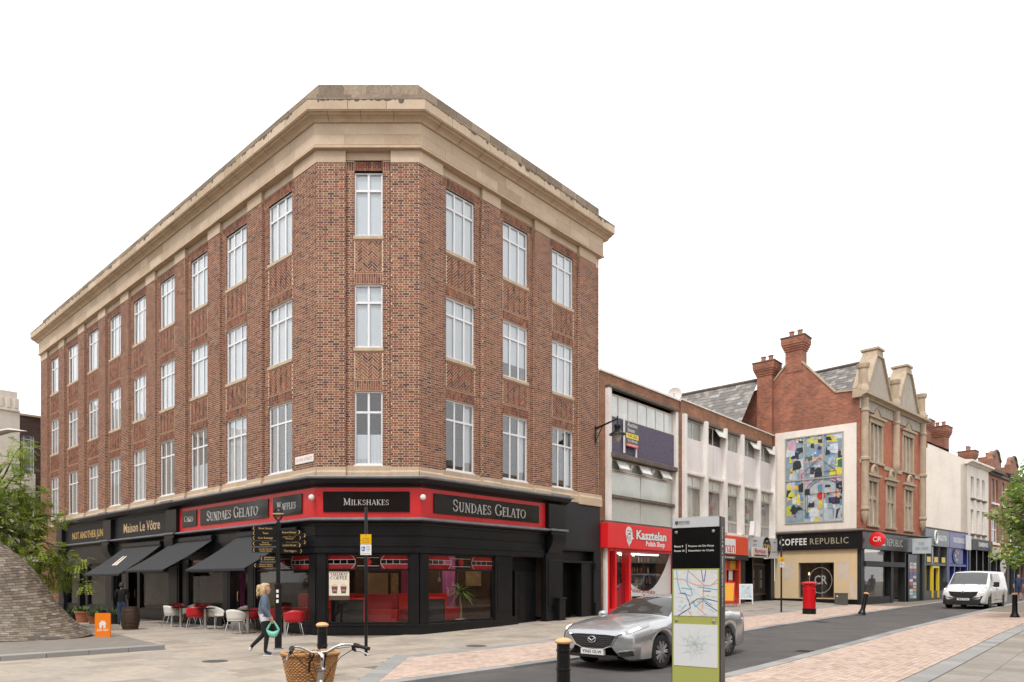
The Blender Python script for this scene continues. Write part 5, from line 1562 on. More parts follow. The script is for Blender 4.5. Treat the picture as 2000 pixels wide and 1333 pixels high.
for r_ in range(2):
    for c in range(3):
        px0, px1 = mx0 + (mx1 - mx0) * c / 3, mx0 + (mx1 - mx0) * (c + 1) / 3
        pz0, pz1 = mz0 + (mz1 - mz0) * r_ / 2, mz0 + (mz1 - mz0) * (r_ + 1) / 2
        b = MB(); lay = 0
        b.box(px0 + .03, px1 - .03, .036, .046, pz0 + .03, pz1 - .03, FS, mi=rnd.choice((0, 9, 11)))
        for q in range(30):
            x, z = rnd.uniform(px0, px1 - .1), rnd.uniform(pz0, pz1 - .1)
            w_, h = rnd.uniform(.16, .55), rnd.uniform(.14, .6)
            pts = clip_poly([(x + rnd.uniform(-.04, .04), z + rnd.uniform(-.05, .05)), (x + w_, z + rnd.uniform(-.08, .05)), (x + w_ + rnd.uniform(-.1, .05), z + h), (x + w_ * .5, z + h + rnd.uniform(-.1, .12)), (x + rnd.uniform(-.03, .1), z + h * .9)], px0 + .03, px1 - .03, pz0 + .03, pz1 - .03)
            if pts and len(pts) >= 3:
                lay += 1
                b.prism(pts, .046, .0462 + lay * .0006, FS, mi=rnd.choices(range(13), wts)[0])
        b.build('mural_panel', mmat, mur)
b = MB()
dots = [(.95, .28, .09, 12), (1.75, .93, .09, 12), (2.55, .85, .15, 5), (3.62, .80, .07, 7), (1.0, .6, .08, 7), (2.15, .58, .17, 5), (1.55, .24, .09, 12), (2.65, .30, .32, 7), (3.3, .24, .2, 5), (.98, .30, .07, 6), (3.72, .42, .18, 6), (1.7, .14, .1, 6), (1.2, .08, .09, 7), (2.5, .16, .08, 12)]
for k, (x, f, r_, mi) in enumerate(dots):
    z = mz0 + (mz1 - mz0) * f; r_ *= .72
    b = MB(); b.prism([(x + r_ * math.cos(t), z + r_ * math.sin(t)) for t in np.linspace(0, 2 * math.pi, 17)[:-1]], .07, .0705 + k * .0004, FS)
    b.build('mural_dot', flat('dot%d' % k, {7: (.55, .03, .02, 1), 5: (.05, .03, .12, 1), 12: (.75, .38, .02, 1)}.get(mi, (.03, .03, .04, 1)), .5), mur)
b = MB()
for p in ([(1.55, 7.05), (1.55, 8.1), (2.55, 9.0), (3.45, 8.15), (3.45, 6.0)], [(1.65, 8.1), (3.4, 8.15)], [(1.8 + 1.0 + 1.0 * math.cos(t), 6.9 + .95 * math.sin(t)) for t in np.linspace(0, math.pi, 14)], [(1.8 + 1.0 + .85 * math.cos(t), 6.9 + .8 * math.sin(t)) for t in np.linspace(0, math.pi, 14)], [(1.8, 6.9), (1.8, 5.5)], [(1.9, 6.9), (1.9, 5.5)], [(3.3, 6.0), (3.3, 5.4)], [(1.75, 6.85), (3.8, 6.9)]):
    b.tube([FS(x, .085, z) for x, z in p], .012, 4)
b.build('mural_outline', flat('mural_line', (.03, .02, .03, 1), .6), mur)
# ground floor side: cream wall with picture window
cream = pm('cream_paint', (.66, .50, .30, 1), .8, var=.05, scale=.8, stain=(.5, .38, .24, 1), stain_amt=.2)
uvwall('cream_wall', FS, [(.02, .3), (SL - .12, .3), (SL - .12, 3.54), (.02, 3.54)], .06, cream, ck, openings=[(1.39, 3.33, .66, 2.78)], thick=.06, reveal=.3)
b = MB(); b.box(.0, SL - .1, .061, .09, .2, .62, FS); b.build('black_skirting', M['black'], ck)
b = MB(); b.box(.55, 1.15, .061, .066, 1.75, 2.75, FS); b.box(3.5, 4.1, .061, .066, 1.75, 2.8, FS); b.box(4.15, 4.45, .061, .066, .65, 1.75, FS); b.build('patched_paint', pm('patch', (.62, .52, .42, 1), .85), ck)
casement(ck, FS, 1.39, 3.33, .66, 2.78, -.12, cols=(), frame='ledge', glass='shopglass', fw=.06)
b = MB(); b.box(1.0, 3.6, -1.6, -1.5, .3, 3.2, FS); b.build('cafe_back_wall', M['room'], ck)
logo = flat('window_logo', (.35, .34, .33, 1), .5)
b = MB(); b.tube([FS(2.55 + .62 * math.cos(t), -.14, 1.72 + .9 * math.sin(t) * .85) for t in np.linspace(0, 2 * math.pi, 33)], .018, 5); b.build('logo_ring', logo, ck)
text('logo_lettering', 'CR', FS, 2.55, 1.72, .75, logo, ck, n=-.14, width=.7, bold=.01)
for x in (1.75, 2.5, 3.2):
    t_ = thing('pendant_lamp', 'glowing filament pendant lamp in the coffee shop side window, %s' % {1.75: 'leftmost', 2.5: 'middle', 3.2: 'rightmost'}[x], 'lamp', FS(x, -.7, 2.1), 0, 'pendant lamps in the coffee shop')
    b = MB(); b.lathe([(.01, .12), (.03, .10), (.05, 0), (.03, -.06), (.0, -.07)], 10); b.build('bulb', flat('filament', (1, .7, .4, 1), .4, emit=1.6), t_, local=True, smooth=True)
    b = MB(); b.tube([(0, 0, .12), (0, 0, 1.0)], .006, 5); b.build('cord', M['black'], t_, local=True)
# fascia round the corner and street front
fas = MB()
sweep([(-.05, 3.54), (.22, 3.54), (.22, 4.52), (-.05, 4.52)], [FS(.0, 0, 0), FS(SL, 0, 0), FK(KL, 0, 0)], mb=fas)
fo = fas.build('black_fascia', M['black'], ck)
b = MB(); sweep([(-.05, 4.53), (.30, 4.53), (.36, 4.60), (.30, 4.66), (-.05, 4.74)], [FS(-.05, 0, 0), FS(SL, 0, 0), FK(KL + .05, 0, 0)], mb=b); b.build('fascia_cornice', M['ledge'], fo)
wl = flat('white_letter', (.75, .73, .68, 1), .4)
ol = flat('outline_letter', (.38, .33, .22, 1), .5)
text('sign_lettering', 'COFFEE', FS, 1.12, 4.02, .56, wl, fo, n=.221, width=1.55, bold=.02, space=1.15)
text('sign_lettering', 'REPUBLIC', FS, 3.1, 4.02, .52, ol, fo, n=.221, width=2.05, space=1.15)
text('sign_lettering', 'COFFEE', FK, 2.2, 4.0, .62, wl, fo, n=.221, width=2.4, bold=.02)
text('sign_lettering', 'REPUBLIC', FK, 5.1, 4.0, .62, flat('grey_letter', (.45, .43, .4, 1), .4), fo, n=.221, width=2.8, bold=.01)
rs = MB(); rs.lathe([(.0, -.09), (.38, -.09), (.42, -.05), (.42, .05), (.38, .09), (.0, .09)], 28, T=lambda x, y, z: FK(.45 + z * .5, .75 + x, 4.05 + y))
rso = rs.build('round_red_sign', M['polred'], None, smooth=30, label='round red projecting sign on the coffee shop corner', cat='sign')
text('sign_lettering', 'CR', Frame(FK(.45, .75, 0), FS.x), 0, 4.05, .4, wl, rso, n=.06, width=.42)
arc = MB(); arc.box(7.9, 8.0, .35, 1.35, 3.4, 4.35, FK)
Fh = Frame(FK(7.95, .85, 0), FS.x)
ao = MB(); ao.box(-.5, .5, -.05, .05, 3.42, 4.38, Fh); aoo = ao.build('hanging_sign', pm('pale_blue_sign', (.55, .60, .62, 1), .4), None, bevel=.01, label='pale hanging arcade sign on the coffee shop front', cat='sign')
for s_, z in (('THE', 4.05), ('ARCADE', 3.75)): serif('sign_lettering', s_, Fh, 0, z, .17, flat('dark_green', (.05, .08, .08, 1), .5), aoo, n=.051, width=.3 if s_ == 'THE' else .7, ext=.004)
b = MB(); b.tube([FK(7.95, .2, 4.5), FK(7.95, 1.4, 4.45)], .03, 6); b.build('bracket', M['blackmetal'], aoo)
# street front of brick and stone
WU = [(2.55, 1.0), (8.2, 1.0)]
WLo = [(2.0, .72), (5.0, .72), (8.3, .72)]
uvwall('front_wall', FK, [(0, 4.5), (KL, 4.5), (KL, 12.2), (0, 12.2)], 0, M['redbrick2'], ck, openings=[(x - h, x + h, 8.75, 11.0) for x, h in WU] + [(x - h, x + h, 5.0, 7.55) for x, h in WLo], reveal=.3, thick=.4)
def stone_window(x, h, z0, z1, lights, arch):
    f = MB(); t_ = .16
    f.box(x - h - .12, x - h + .1, -.25, .05, z0, z1, FK); f.box(x + h - .1, x + h + .12, -.25, .05, z0, z1, FK)
    f.box(x - h - .18, x + h + .18, -.25, .12, z0 - .14, z0, FK); f.box(x - h - .15, x + h + .15, -.25, .08, z1, z1 + .28, FK)
    for k in range(1, lights): q = x - h + 2 * h * k / lights; f.box(q - .09, q + .09, -.25, .0, z0, z1, FK)
    if arch: f.box(x - h, x + h, -.24, -.02, z0 + (z1 - z0) * .58, z0 + (z1 - z0) * .66, FK)
    f.box(x - h - .3, x + h + .3, -.05, .2, z1 + .28, z1 + .42, FK)
    if arch:
        R0 = .42
        f.prism([(x + R0 * math.cos(t), z1 + .42 + R0 * 1.1 * math.sin(t)) for t in np.linspace(0, math.pi, 13)], -.05, .1, FK)
        f.tube([FK(x + (R0 + .02) * math.cos(t), .1, z1 + .45 + (R0 + .02) * 1.1 * math.sin(t)) for t in np.linspace(0, math.pi, 13)], .1, 6)
    else:
        f.prism([(x - .6, z1 + .42), (x + .6, z1 + .42), (x, z1 + .95)], -.05, .10, FK)
        f.tube([FK(x - .7, .1, z1 + .45), FK(x, .1, z1 + .98), FK(x + .7, .1, z1 + .45)], .05, 6)
    wo = f.build('window', M['buffstone'], ck, bevel=.015)
    for k in range(lights):
        xa, xb = x - h + 2 * h * k / lights + .09, x - h + 2 * h * (k + 1) / lights - .09
        p = MB(); p.box(xa, xb, -.2, -.18, z0, z1, FK); p.build('pane', M['greypane'], wo)
        p = MB(); p.box(xa, xa + .06, -.18, -.12, z0, z1, FK); p.box(xb - .06, xb, -.18, -.12, z0, z1, FK); p.box(xa + .06, xb - .06, -.18, -.12, (z0 + z1) / 2 - .04, (z0 + z1) / 2 + .04, FK); p.build('sash', M['white'], wo)
for x, h in WU: stone_window(x, h, 8.75, 11.0, 3, False)
for x, h in WLo: stone_window(x, h, 5.0, 7.55, 2, True)
b = MB()
edges = [0] + [q for x, h in WU for q in (x - h - .2, x + h + .2)] + [KL]
for a, c in zip(edges[0::2], edges[1::2]): b.box(a, c, -.05, .05, 8.45, 8.68, FK)
b.build('string_course', M['buffstone'], ck)
b = MB(); b.box(0, KL, -.2, .06, 11.6, 12.2, FK); b.build('frieze', M['greystone'], ck)
b = MB(); prism_n(FK, [(-.3, 12.2), (.15, 12.2), (.25, 12.3), (.45, 12.36), (.45, 12.5), (.3, 12.58), (-.3, 12.6)], -.25, KL + .25, b); b.build('cornice', M['buffstone'], ck)
for x in (.35, 5.55, 10.7):
    zb = 5.6 if x != 5.55 else 8.9
    p = FK(x, .12, 0)
    b = MB(); b.lathe([(.05, zb - .6), (.18, zb - .3), (.22, zb), (.2, zb + .1), (.26, zb + .2), (.26, zb + .3), (.22, zb + .35), (.22, 8.6), (.28, 8.65), (.28, 8.78), (.22, 8.85), (.22, 11.4), (.27, 11.45), (.27, 11.55), (.22, 11.6), (.22, 12.2)] if zb < 8 else [(.05, zb - .6), (.18, zb - .3), (.25, zb), (.22, zb + .1), (.22, 11.4), (.27, 11.45), (.27, 11.55), (.22, 11.6), (.22, 12.2)], 14, c=(p[0], p[1], 0)); b.build('column', M['buffstone'], ck, smooth=30)
    b = MB(); b.lathe([(.32, 12.6), (.30, 12.9), (.24, 13.0), (.24, 13.9), (.30, 13.95), (.34, 14.1), (.34, 14.2), (.2, 14.25)], 14, c=(p[0], p[1] + .1, 0)); b.build('finial', M['buffstone'], ck, smooth=30)
for x in (2.95, 8.15):
    b = MB(); b.prism([(x - 2.15, 12.6), (x + 2.15, 12.6), (x + .55, 15.1), (x - .55, 15.1)], -.4, .02, FK); go = b.build('stone_gable', M['greystone'], ck)
    b = MB()
    for s_ in (-1, 1): b.prism([(x + s_ * 2.22, 12.6), (x + s_ * 2.08, 12.6), (x + s_ * .45, 15.12), (x + s_ * .6, 15.15)], -.75, .14, FK)
    b.prism([(x - .6, 15.1), (x + .6, 15.1), (x + .45, 15.5), (x - .45, 15.5)], -.7, .1, FK); b.box(x - .55, x + .55, -.8, .18, 15.5, 15.62, FK); b.build('gable_coping', M['buffstone'], go)
# its street-level shop
b = MB()
for x0, x1 in ((0, .5), (4.9, 5.3), (7.4, 7.6), (9.7, 10.3), (10.9, KL)): b.box(x0, x1, -.3, .08, .2, 3.54, FK)
b.box(.5, 4.9, -.3, .05, .2, .75, FK); b.box(.5, 7.3, -.3, .15, 2.55, 2.85, FK)
b.build('dark_shop_frame', M['charcoal'], ck)
for z0, z1 in ((.75, 2.55), (2.85, 3.5)):
    b = MB(); b.box(.5, 4.9, -.15, -.14, z0, z1, FK); b.build('shop_pane', M['shopglass'], ck)
b = MB(); b.box(.3, 7.5, -2.2, -2.1, .2, 3.5, FK); b.build('cafe_inner_wall', pm('cafe_wall', (.2, .17, .14, 1), .8), ck)
b = MB(); b.box(5.3, 7.5, -1.5, -1.45, .2, 3.5, FK); b.box(5.25, 5.3, -1.5, -.1, .2, 3.5, FK); b.build('white_passage', M['white'], ck)
b = MB(); b.box(7.9, 9.6, -.1, .12, .35, 3.4, FK); db = b.build('directory_board', M['black'], ck)
dm = [flat('plate%d' % i, c, .4) for i, c in enumerate([(.6, .6, .6, 1), (.5, .05, .05, 1), (.05, .1, .35, 1), (.02, .02, .02, 1), (.6, .3, .1, 1), (.15, .4, .5, 1), (.65, .65, .62, 1), (.5, .5, .48, 1)])]
for c in range(2):
    for r_ in range(11):
        b = MB(); b.box(8.15 + c * .68, 8.75 + c * .68, .12, .135, .55 + r_ * .215, .73 + r_ * .215, FK); b.build('name_plate', dm[rnd.choice((0, 0, 6, 7, 6, 1, 2, 3, 4, 5))], db)
b = MB(); b.lathe([(.22, 0), (.26, .5), (.28, .55), (.24, .56)], 14, c=FK(6.6, -1.1, .75)); b.tube([FK(6.6, -1.1, .3), FK(6.6, -1.1, .8)], .05, 8); b.build('litter_bin', M['black'], None, label='black litter bin in the white arcade passage', cat='litter bin', smooth=30)
b = MB(); b.box(6.2, 7.0, -1.44, -1.25, 1.75, 2.55, FK); b.box(6.35, 6.85, -1.25, -1.23, 1.9, 2.4, FK, mi=1); b.build('wall_cabinet', [pm('cab', (.28, .25, .2, 1), .5), M['darkglass']], None, label='grey glazed cabinet on the white arcade passage wall', cat='cabinet')

# --- low shops, white building and red gabled row farther on
def gk(x): p = FK(x, 1, 0); return gz(p[0], p[1])
def shop_unit(Fm, x0, x1, z0, zt, name, label, fas_mat, frame_mat, doors, text_s, tcol, text_w, tx=None, glass='shopglass', zf=4.1, lights=3):
    t_ = thing(name, label, 'shop', Fm((x0 + x1) / 2, 0, z0))
    b = MB(); b.box(x0, x1, -5, -.4, zt - .2, zt, Fm); b.box(x0, x1, -.4, .1, zt - .12, zt + .03, Fm); b.build('roof', M['ledge'], t_)
    b = MB(); b.box(x0, x1, -.3, .18, zf, zt - .12, Fm); fo = b.build('fascia', fas_mat, t_, bevel=.01)
    b = MB()
    b.box(x0, x0 + .28, -.3, .1, z0 - .2, zf, Fm); b.box(x1 - .28, x1, -.3, .1, z0 - .2, zf, Fm); b.box(x0 + .28, x1 - .28, -.3, .04, z0 - .2, z0 + .45, Fm)
    b.box(x0 + .28, x1 - .28, -.3, .06, 2.75, 2.92, Fm)
    xs_ = np.linspace(x0 + .28, x1 - .28, lights + 1)
    for x in xs_[1:-1]: b.box(x - .05, x + .05, -.28, .02, z0 + .45, zf, Fm)
    b.build('shop_frame', frame_mat, t_)
    for a, c in zip(xs_[:-1], xs_[1:]):
        for q0, q1 in ((z0 + .45, 2.75), (2.92, zf)):
            p = MB(); p.box(a + .05, c - .05, -.15, -.14, q0, q1, Fm); p.build('pane', M[glass], t_)
    b = MB(); b.box(x0 + .1, x1 - .1, -2.6, -2.5, z0, zf, Fm); b.box(x0 + .1, x1 - .1, -2.5, -.3, z0 - .02, z0, Fm); b.build('inner_wall', pm(name + '_inside', (.25, .21, .18, 1), .8, var=.5, scale=2), t_)
    if text_s: text('sign_lettering', text_s, Fm, tx or (x0 + x1) / 2, (zf + zt) / 2 - .05, .55, tcol, fo, n=.181, width=text_w, bold=.02)
    return t_, fo
lblue = flat('white_sign_text', (.7, .7, .72, 1), .5)
g1, gf = shop_unit(FK, 11.25, 16.6, .55, 5.35, 'grey_shop', 'grey fronted shop with yellow door frame beside the coffee shop', pm('grey_fascia', (.22, .25, .28, 1), .5, var=.05), pm('grey_shopfront', (.09, .10, .11, 1), .5), 1, 'AGASTIN', lblue, 1.9, tx=15.0)
b = MB(); b.tube([FK(13.25 + .3 * math.cos(t), .24, 4.7 + .45 * math.sin(t)) for t in np.linspace(0, 2 * math.pi, 25)], .06, 6); b.build('ring_emblem', M['white'], gf)
yel = flat('yellow_door', (.75, .52, .02, 1), .4)
b = MB(); b.box(13.0, 13.14, -.05, .12, .5, 2.72, FK); b.box(14.3, 14.44, -.05, .12, .5, 2.72, FK); b.box(13.14, 14.3, -.05, .12, 2.58, 2.72, FK); b.build('yellow_door_frame', yel, g1)
b = MB()
for x in (11.9, 13.5, 15.2): b.box(x, x + .8, .06, .075, 2.98, 3.35, FK)
b.build('yellow_notice', yel, g1)
blue = pm('blue_paint', (.022, .045, .26, 1), .4, var=.06)
g2, bf = shop_unit(FK, 16.65, 21.8, .6, 5.35, 'blue_shop', 'deep blue charity shop front between grey shop and white building', pm('violet_blue', (.05, .05, .24, 1), .35, var=.15, scale=.8), blue, 1, 'CANCER RESEARCH UK', lblue, 2.9, tx=19.0)
b = MB(); b.box(17.0, 20.6, -.25, .05, 2.95, 4.1, FK); b.build('blue_panel', blue, g2)
b = MB(); b.lathe([(.0, 0), (.55, 0), (.55, .05), (.0, .06)], 26, T=lambda x, y, z: FK(18.7 + x * 1.5, .06 + z, 3.5 + y)); lo = b.build('round_logo', flat('navy', (.02, .02, .12, 1), .4), g2)
b = MB()
for k in range(60):
    t = rnd.uniform(.9, 5.4); r_ = rnd.uniform(.22, .42); x, z = 18.75 + 1.4 * r_ * math.cos(t), 3.5 + r_ * math.sin(t); q = rnd.uniform(.02, .05)
    b.box(x - q, x + q, .12 + k * .0003, .125 + k * .0003, z - q, z + q, FK, mi=rnd.choice((0, 0, 1, 2)))
b.build('logo_dots', [flat('dw', (.8, .8, .8, 1)), flat('dr', (.6, .03, .12, 1)), flat('db', (.2, .5, .6, 1))], g2)
b = MB(); b.box(20.65, 21.8, .2, .3, 4.05, 5.15, FK); b.build('white_sign', M['white'], bf)
# heap of toys and balls outside
for k, (x, n, r_, c, lab) in enumerate(((15.2, .75, .42, (.6, .55, .62, 1), 'large patterned white ball on the pavement outside grey shop'), (15.9, .9, .27, (.30, .10, .45, 1), 'purple ball on the pavement outside blue shop'), (14.3, .8, .2, (.3, .45, .4, 1), 'small green ball under the yellow door frame'), (13.6, .9, .17, (.5, .35, .1, 1), 'small tan bundle on the pavement under the yellow door frame'))):
    p = FK(x, n, 0); zz = gz(p[0], p[1])
    b = MB(); b.ball((p[0], p[1], zz + r_), r_, 14, 10); b.build('beach_ball' if k < 3 else 'bundle', pm('ball%d' % k, c, .4, var=.5, scale=4), None, smooth='all', label=lab, cat='ball' if k < 3 else 'bundle')
wh = thing('white_rendered_building', 'white rendered three storey building with six narrow windows behind low shops', 'building', FK(25, 0, .6))
zE = 10.75
ops = [(x - .42, x + .42, z0, z1) for x in (23.4, 25.1, 26.7) for z0, z1 in ((5.4, 7.3), (8.2, 9.9))]
uvwall('front_wall', FK, [(21.9, 0), (28.3, 0), (28.3, zE), (21.9, zE)], 0, M['render'], wh, openings=ops + [(22.2, 28, .2, 4.1)], reveal=.2, thick=.4)
for o in ops:
    casement(wh, FK, o[0], o[1], o[2], o[3], -.12, cols=(), rows=(.5,), frame='white', glass='greypane', fw=.06)
    b = MB(); b.box(o[0] - .1, o[1] + .1, 0, .14, o[2] - .14, o[2], FK); b.build('sill', M['ledge'], wh)
b = MB(); prism_n(FK, [(-.1, zE), (.1, zE), (.2, zE + .1), (.4, zE + .16), (.4, zE + .3), (-.1, zE + .34)], 21.7, 28.4, b); b.build('eaves_cornice', M['render'], wh)
FQ = Frame(FK(21.9, 0, 0), (-FK.i.x, -FK.i.y))
uvwall('side_wall', FQ, [(-8, 0), (0, 0), (0, zE + .3), (-3.0, 13.0), (-4.5, 13.9), (-8, 12)], .0, M['render'], wh, thick=.4)
slates(wh, FK(21.8, .3, zE + .35), FK(21.8, -4.4, 14.0), FK(28.4, .3, zE + .35), FK(28.4, -4.4, 14.0), 14, 20)
chimney(wh, FQ, -3.6, -2.6, -1.0, .02, 12.4, 14.6, 2, M['redbrick'])
chimney(wh, FQ, -3.3, -2.0, -3.4, -2.2, 12.0, 14.3, 3, M['redbrick'])
b = MB(); b.box(22.0, 28.2, -.2, .3, 4.1, 4.95, FK); d_ = b.build('shop_fascia', M['charcoal'], wh)
text('sign_lettering', 'DAMIANO', FK, 25.3, 4.55, .5, lblue, d_, n=.301, width=2.8, bold=.02)
b = MB()
for x in (22.3, 24.2, 26.1, 27.9): b.box(x - .12, x + .12, -.2, .1, .4, 4.1, FK)
b.build('shop_frame', M['black'], wh)
for a, c in ((22.42, 24.08), (24.32, 25.98), (26.22, 27.78)):
    b = MB(); b.box(a, c, -.1, -.09, .7, 4.1, FK); b.build('shop_pane', M['darkglass'], wh)
# red brick gabled row
rowc = [('red_gabled_house', 28.35, 34.6, 'red brick house with small Dutch gable next to white building', 11.9), ('red_gabled_house', 34.65, 41.5, 'second red brick Dutch gabled house along the row, behind tree', 12.1), ('red_terrace_house', 41.55, 50, 'dark red terrace house beyond the gabled pair', 12.0), ('red_terrace_house', 50.05, 62, 'farthest red brick terrace house at right picture edge', 11.6)]
for nm, x0, x1, lab, zt in rowc:
    t_ = thing(nm, lab, 'house', FK((x0 + x1) / 2, 0, .8), 0, 'red brick row at the far end of the street')
    ox = [x0 + 1.4, x0 + 2.6, x0 + 4.9] if x1 - x0 < 7 else [x0 + 1.5, x0 + 3.2, x0 + 5.0]
    ops = [(x - .38, x + .38, 8.3, 10.3) for x in ox] + [(x0 + .9, x0 + 3.1, 4.9, 7.0), (x0 + 4.4, x0 + 5.5, 4.9, 7.0)]
    uvwall('front_wall', FK, [(x0, 0), (x1, 0), (x1, zt - .9), (x0, zt - .9)], 0, M['rowbrick'], t_, openings=ops + [(x0 + .4, x1 - .4, .2, 3.6)], reveal=.25, thick=6)
    for o in ops:
        casement(t_, FK, o[0], o[1], o[2], o[3], -.12, cols=(.5,) if o[1] - o[0] > 1.5 else (), rows=(.55,), frame='upvc', glass='greypane', fw=.09)
        b = MB(); b.box(o[0] - .12, o[1] + .12, 0, .12, o[2] - .16, o[2], FK); b.build('sill', M['white'], t_)
    b = MB(); b.box(x0, x1, -.2, .15, 10.6, 10.8, FK); b.build('string_course', M['ledge'], t_)
    if 'gabled' in nm:
        xm = x0 + 2.0
        gp = [(xm - 1.6, zt - .9), (xm + 1.6, zt - .9), (xm + 1.6, zt), (xm + 1.3, zt), (xm + 1.0, zt + .25)] + [(xm + .85 * math.cos(t), zt + .25 + .62 * math.sin(t)) for t in np.linspace(.1, math.pi - .1, 9)] + [(xm - 1.0, zt + .25), (xm - 1.3, zt), (xm - 1.6, zt)]
        uvwall('dutch_gable', FK, gp, .12, M['rowbrick'], t_, thick=.4)
        b = MB(); b.tube([FK(x, .14, z) for x, z in gp[3:-2]], .1, 6); b.build('gable_coping', M['ledge'], t_)
        b = MB(); b.box(xm - 1.75, xm + 1.75, -.1, .4, zt - 1.1, zt - .85, FK); b.build('gable_cornice', M['ledge'], t_)
        b = MB(); b.prism([(xm + .95 * math.cos(t), 7.05 + .75 * math.sin(t)) for t in np.linspace(0, math.pi, 11)], 0, .1, FK); b.build('arched_head', M['buffstone'], t_)
    slates(t_, FK(x0, .2, zt - .9), FK(x0, -4, zt + .9), FK(x1, .2, zt - .9), FK(x1, -4, zt + .9), 8, 12)
    chimney(t_, FK, x1 - .8, x1 + .1, -3.2, -2.3, zt - 1, zt + 1.6, 2, M['redbrick'])
    b = MB(); b.box(x0 + .1, x1 - .1, -.2, .25, 3.6, 4.5, FK); b.build('shop_fascia', pm('fascia_%d' % int(x0), [(.75, .5, .02, 1), (.05, .25, .10, 1), (.10, .10, .10, 1), (.5, .42, .3, 1)][int(x0) % 4 if x0 > 29 else 0], .4), t_)
    b = MB(); b.box(x0 + .4, x1 - .4, -.2, -.15, .3, 3.6, FK); b.build('shop_pane', M['darkglass'], t_)
    b = MB()
    for x in np.linspace(x0 + .2, x1 - .2, 4): b.box(x - .12, x + .12, -.2, .08, .2, 3.6, FK)
    b.build('shop_frame', pm('frame_%d' % int(x0), [(.02, .02, .02, 1), (.05, .05, .05, 1), (.4, .36, .28, 1)][int(x0) % 3], .5), t_)
# projecting signs on the row
for x, z, w_, h, c, lab in ((27.8, 3.9, .55, 1.1, (.6, .55, .5, 1), 'oval pale projecting sign by the dark shop past the white building'), (30.2, 2.9, .4, 1.3, (.65, .62, .62, 1), 'narrow white hanging banner sign past the oval sign')):
    b = MB(); Fp = Frame(FK(x, .6, 0), FS.x)
    b.prism([(w_ / 2 * math.cos(t), z + h / 2 * math.sin(t) * (1 if 'oval' in lab else 1)) for t in np.linspace(0, 2 * math.pi, 21)[:-1]] if 'oval' in lab else [(-w_ / 2, z - h / 2), (w_ / 2, z - h / 2), (w_ / 2, z + h / 2), (-w_ / 2, z + h / 2)], -.04, .04, Fp)
    b.build('projecting_sign', pm('ps%d' % int(x), c, .5, var=.2, scale=3), None, label=lab, cat='sign')
    
# television aerial on the white building
ae = MB(); p = FQ(-2.6, -1, 14.3)
ae.tube([p, (p[0], p[1], p[2] + 3.2)], .025, 6); ae.tube([(p[0] - 1.1, p[1] + .3, p[2] + 3.0), (p[0] + 1.6, p[1] - .3, p[2] + 3.25)], .02, 5)
for k in range(7): q = k / 6; ae.tube([(p[0] - 1.1 + 2.7 * q, p[1] + .3 - .6 * q, p[2] + 2.85 + .25 * q), (p[0] - 1.1 + 2.7 * q, p[1] + .3 - .6 * q, p[2] + 3.15 + .25 * q)], .012, 4)
ae.build('television_aerial', M['steel'], None, label='thin television aerial above the white building chimneys', cat='aerial')

# --- buildings at the left end
Qp = FL(-31.5, 0, 0)
FD = Frame(Qp, (D7, D7))
db_ = thing('dark_brick_building', 'dark brick building with tall white window behind the left end of the corner building', 'building', FD(-2, 0, 0))
uvwall('front_wall', FD, [(-.36, 0), (6, 0), (6, 12.1), (-.36, 12.1)], 0, M['darkbrick'], db_, openings=[(-.27, .46, 8.5, 10.9), (-.27, .46, 3.6, 6.9)], thick=6)
b = MB(); b.box(-.36, 6, -.4, .1, 12.1, 12.22, FD); b.build('coping', M['stone'], db_)
for z0, z1 in ((8.5, 10.9), (3.6, 6.9)): casement(db_, FD, -.27, .46, z0, z1, -.1, cols=(.22, .78), rows=(.12, .68, .9), frame='upvc', glass='greypane', fw=.045)
b = MB(); b.box(-.3, .5, -.05, .08, 6.95, 8.48, FD)
for k in range(5): b.box(-.2 + k * .13, -.14 + k * .13, .08, .1, 7.2, 8.2, FD)
b.build('stone_apron', M['render'], db_)
b = MB(); b.box(-.36, 6, -.1, .35, 2.9, 3.2, FD); b.build('stone_band', M['render'], db_)
cb = thing('cream_stone_building', 'cream stone building with stepped top at the left picture edge', 'building', FD(-8, 1, 0))
cpoly = [(-16, 0), (-.37, 0), (-.37, 12.35), (-.42, 12.35), (-.42, 13.1), (-.5, 13.1), (-.5, 13.5), (-16, 13.5)]
uvwall('front_wall', FD, cpoly, .04, M['render'], cb, thick=5)
b = MB()
for k in range(12): b.box(-.68 - k * .42, -.48 - k * .42, .04, .1, 12.5, 13.05, FD)
b.box(-16, -.36, .04, .12, 12.28, 12.36, FD); b.box(-16, -.36, .04, .4, 2.9, 3.2, FD)
b.build('moulded_band', M['render'], cb)

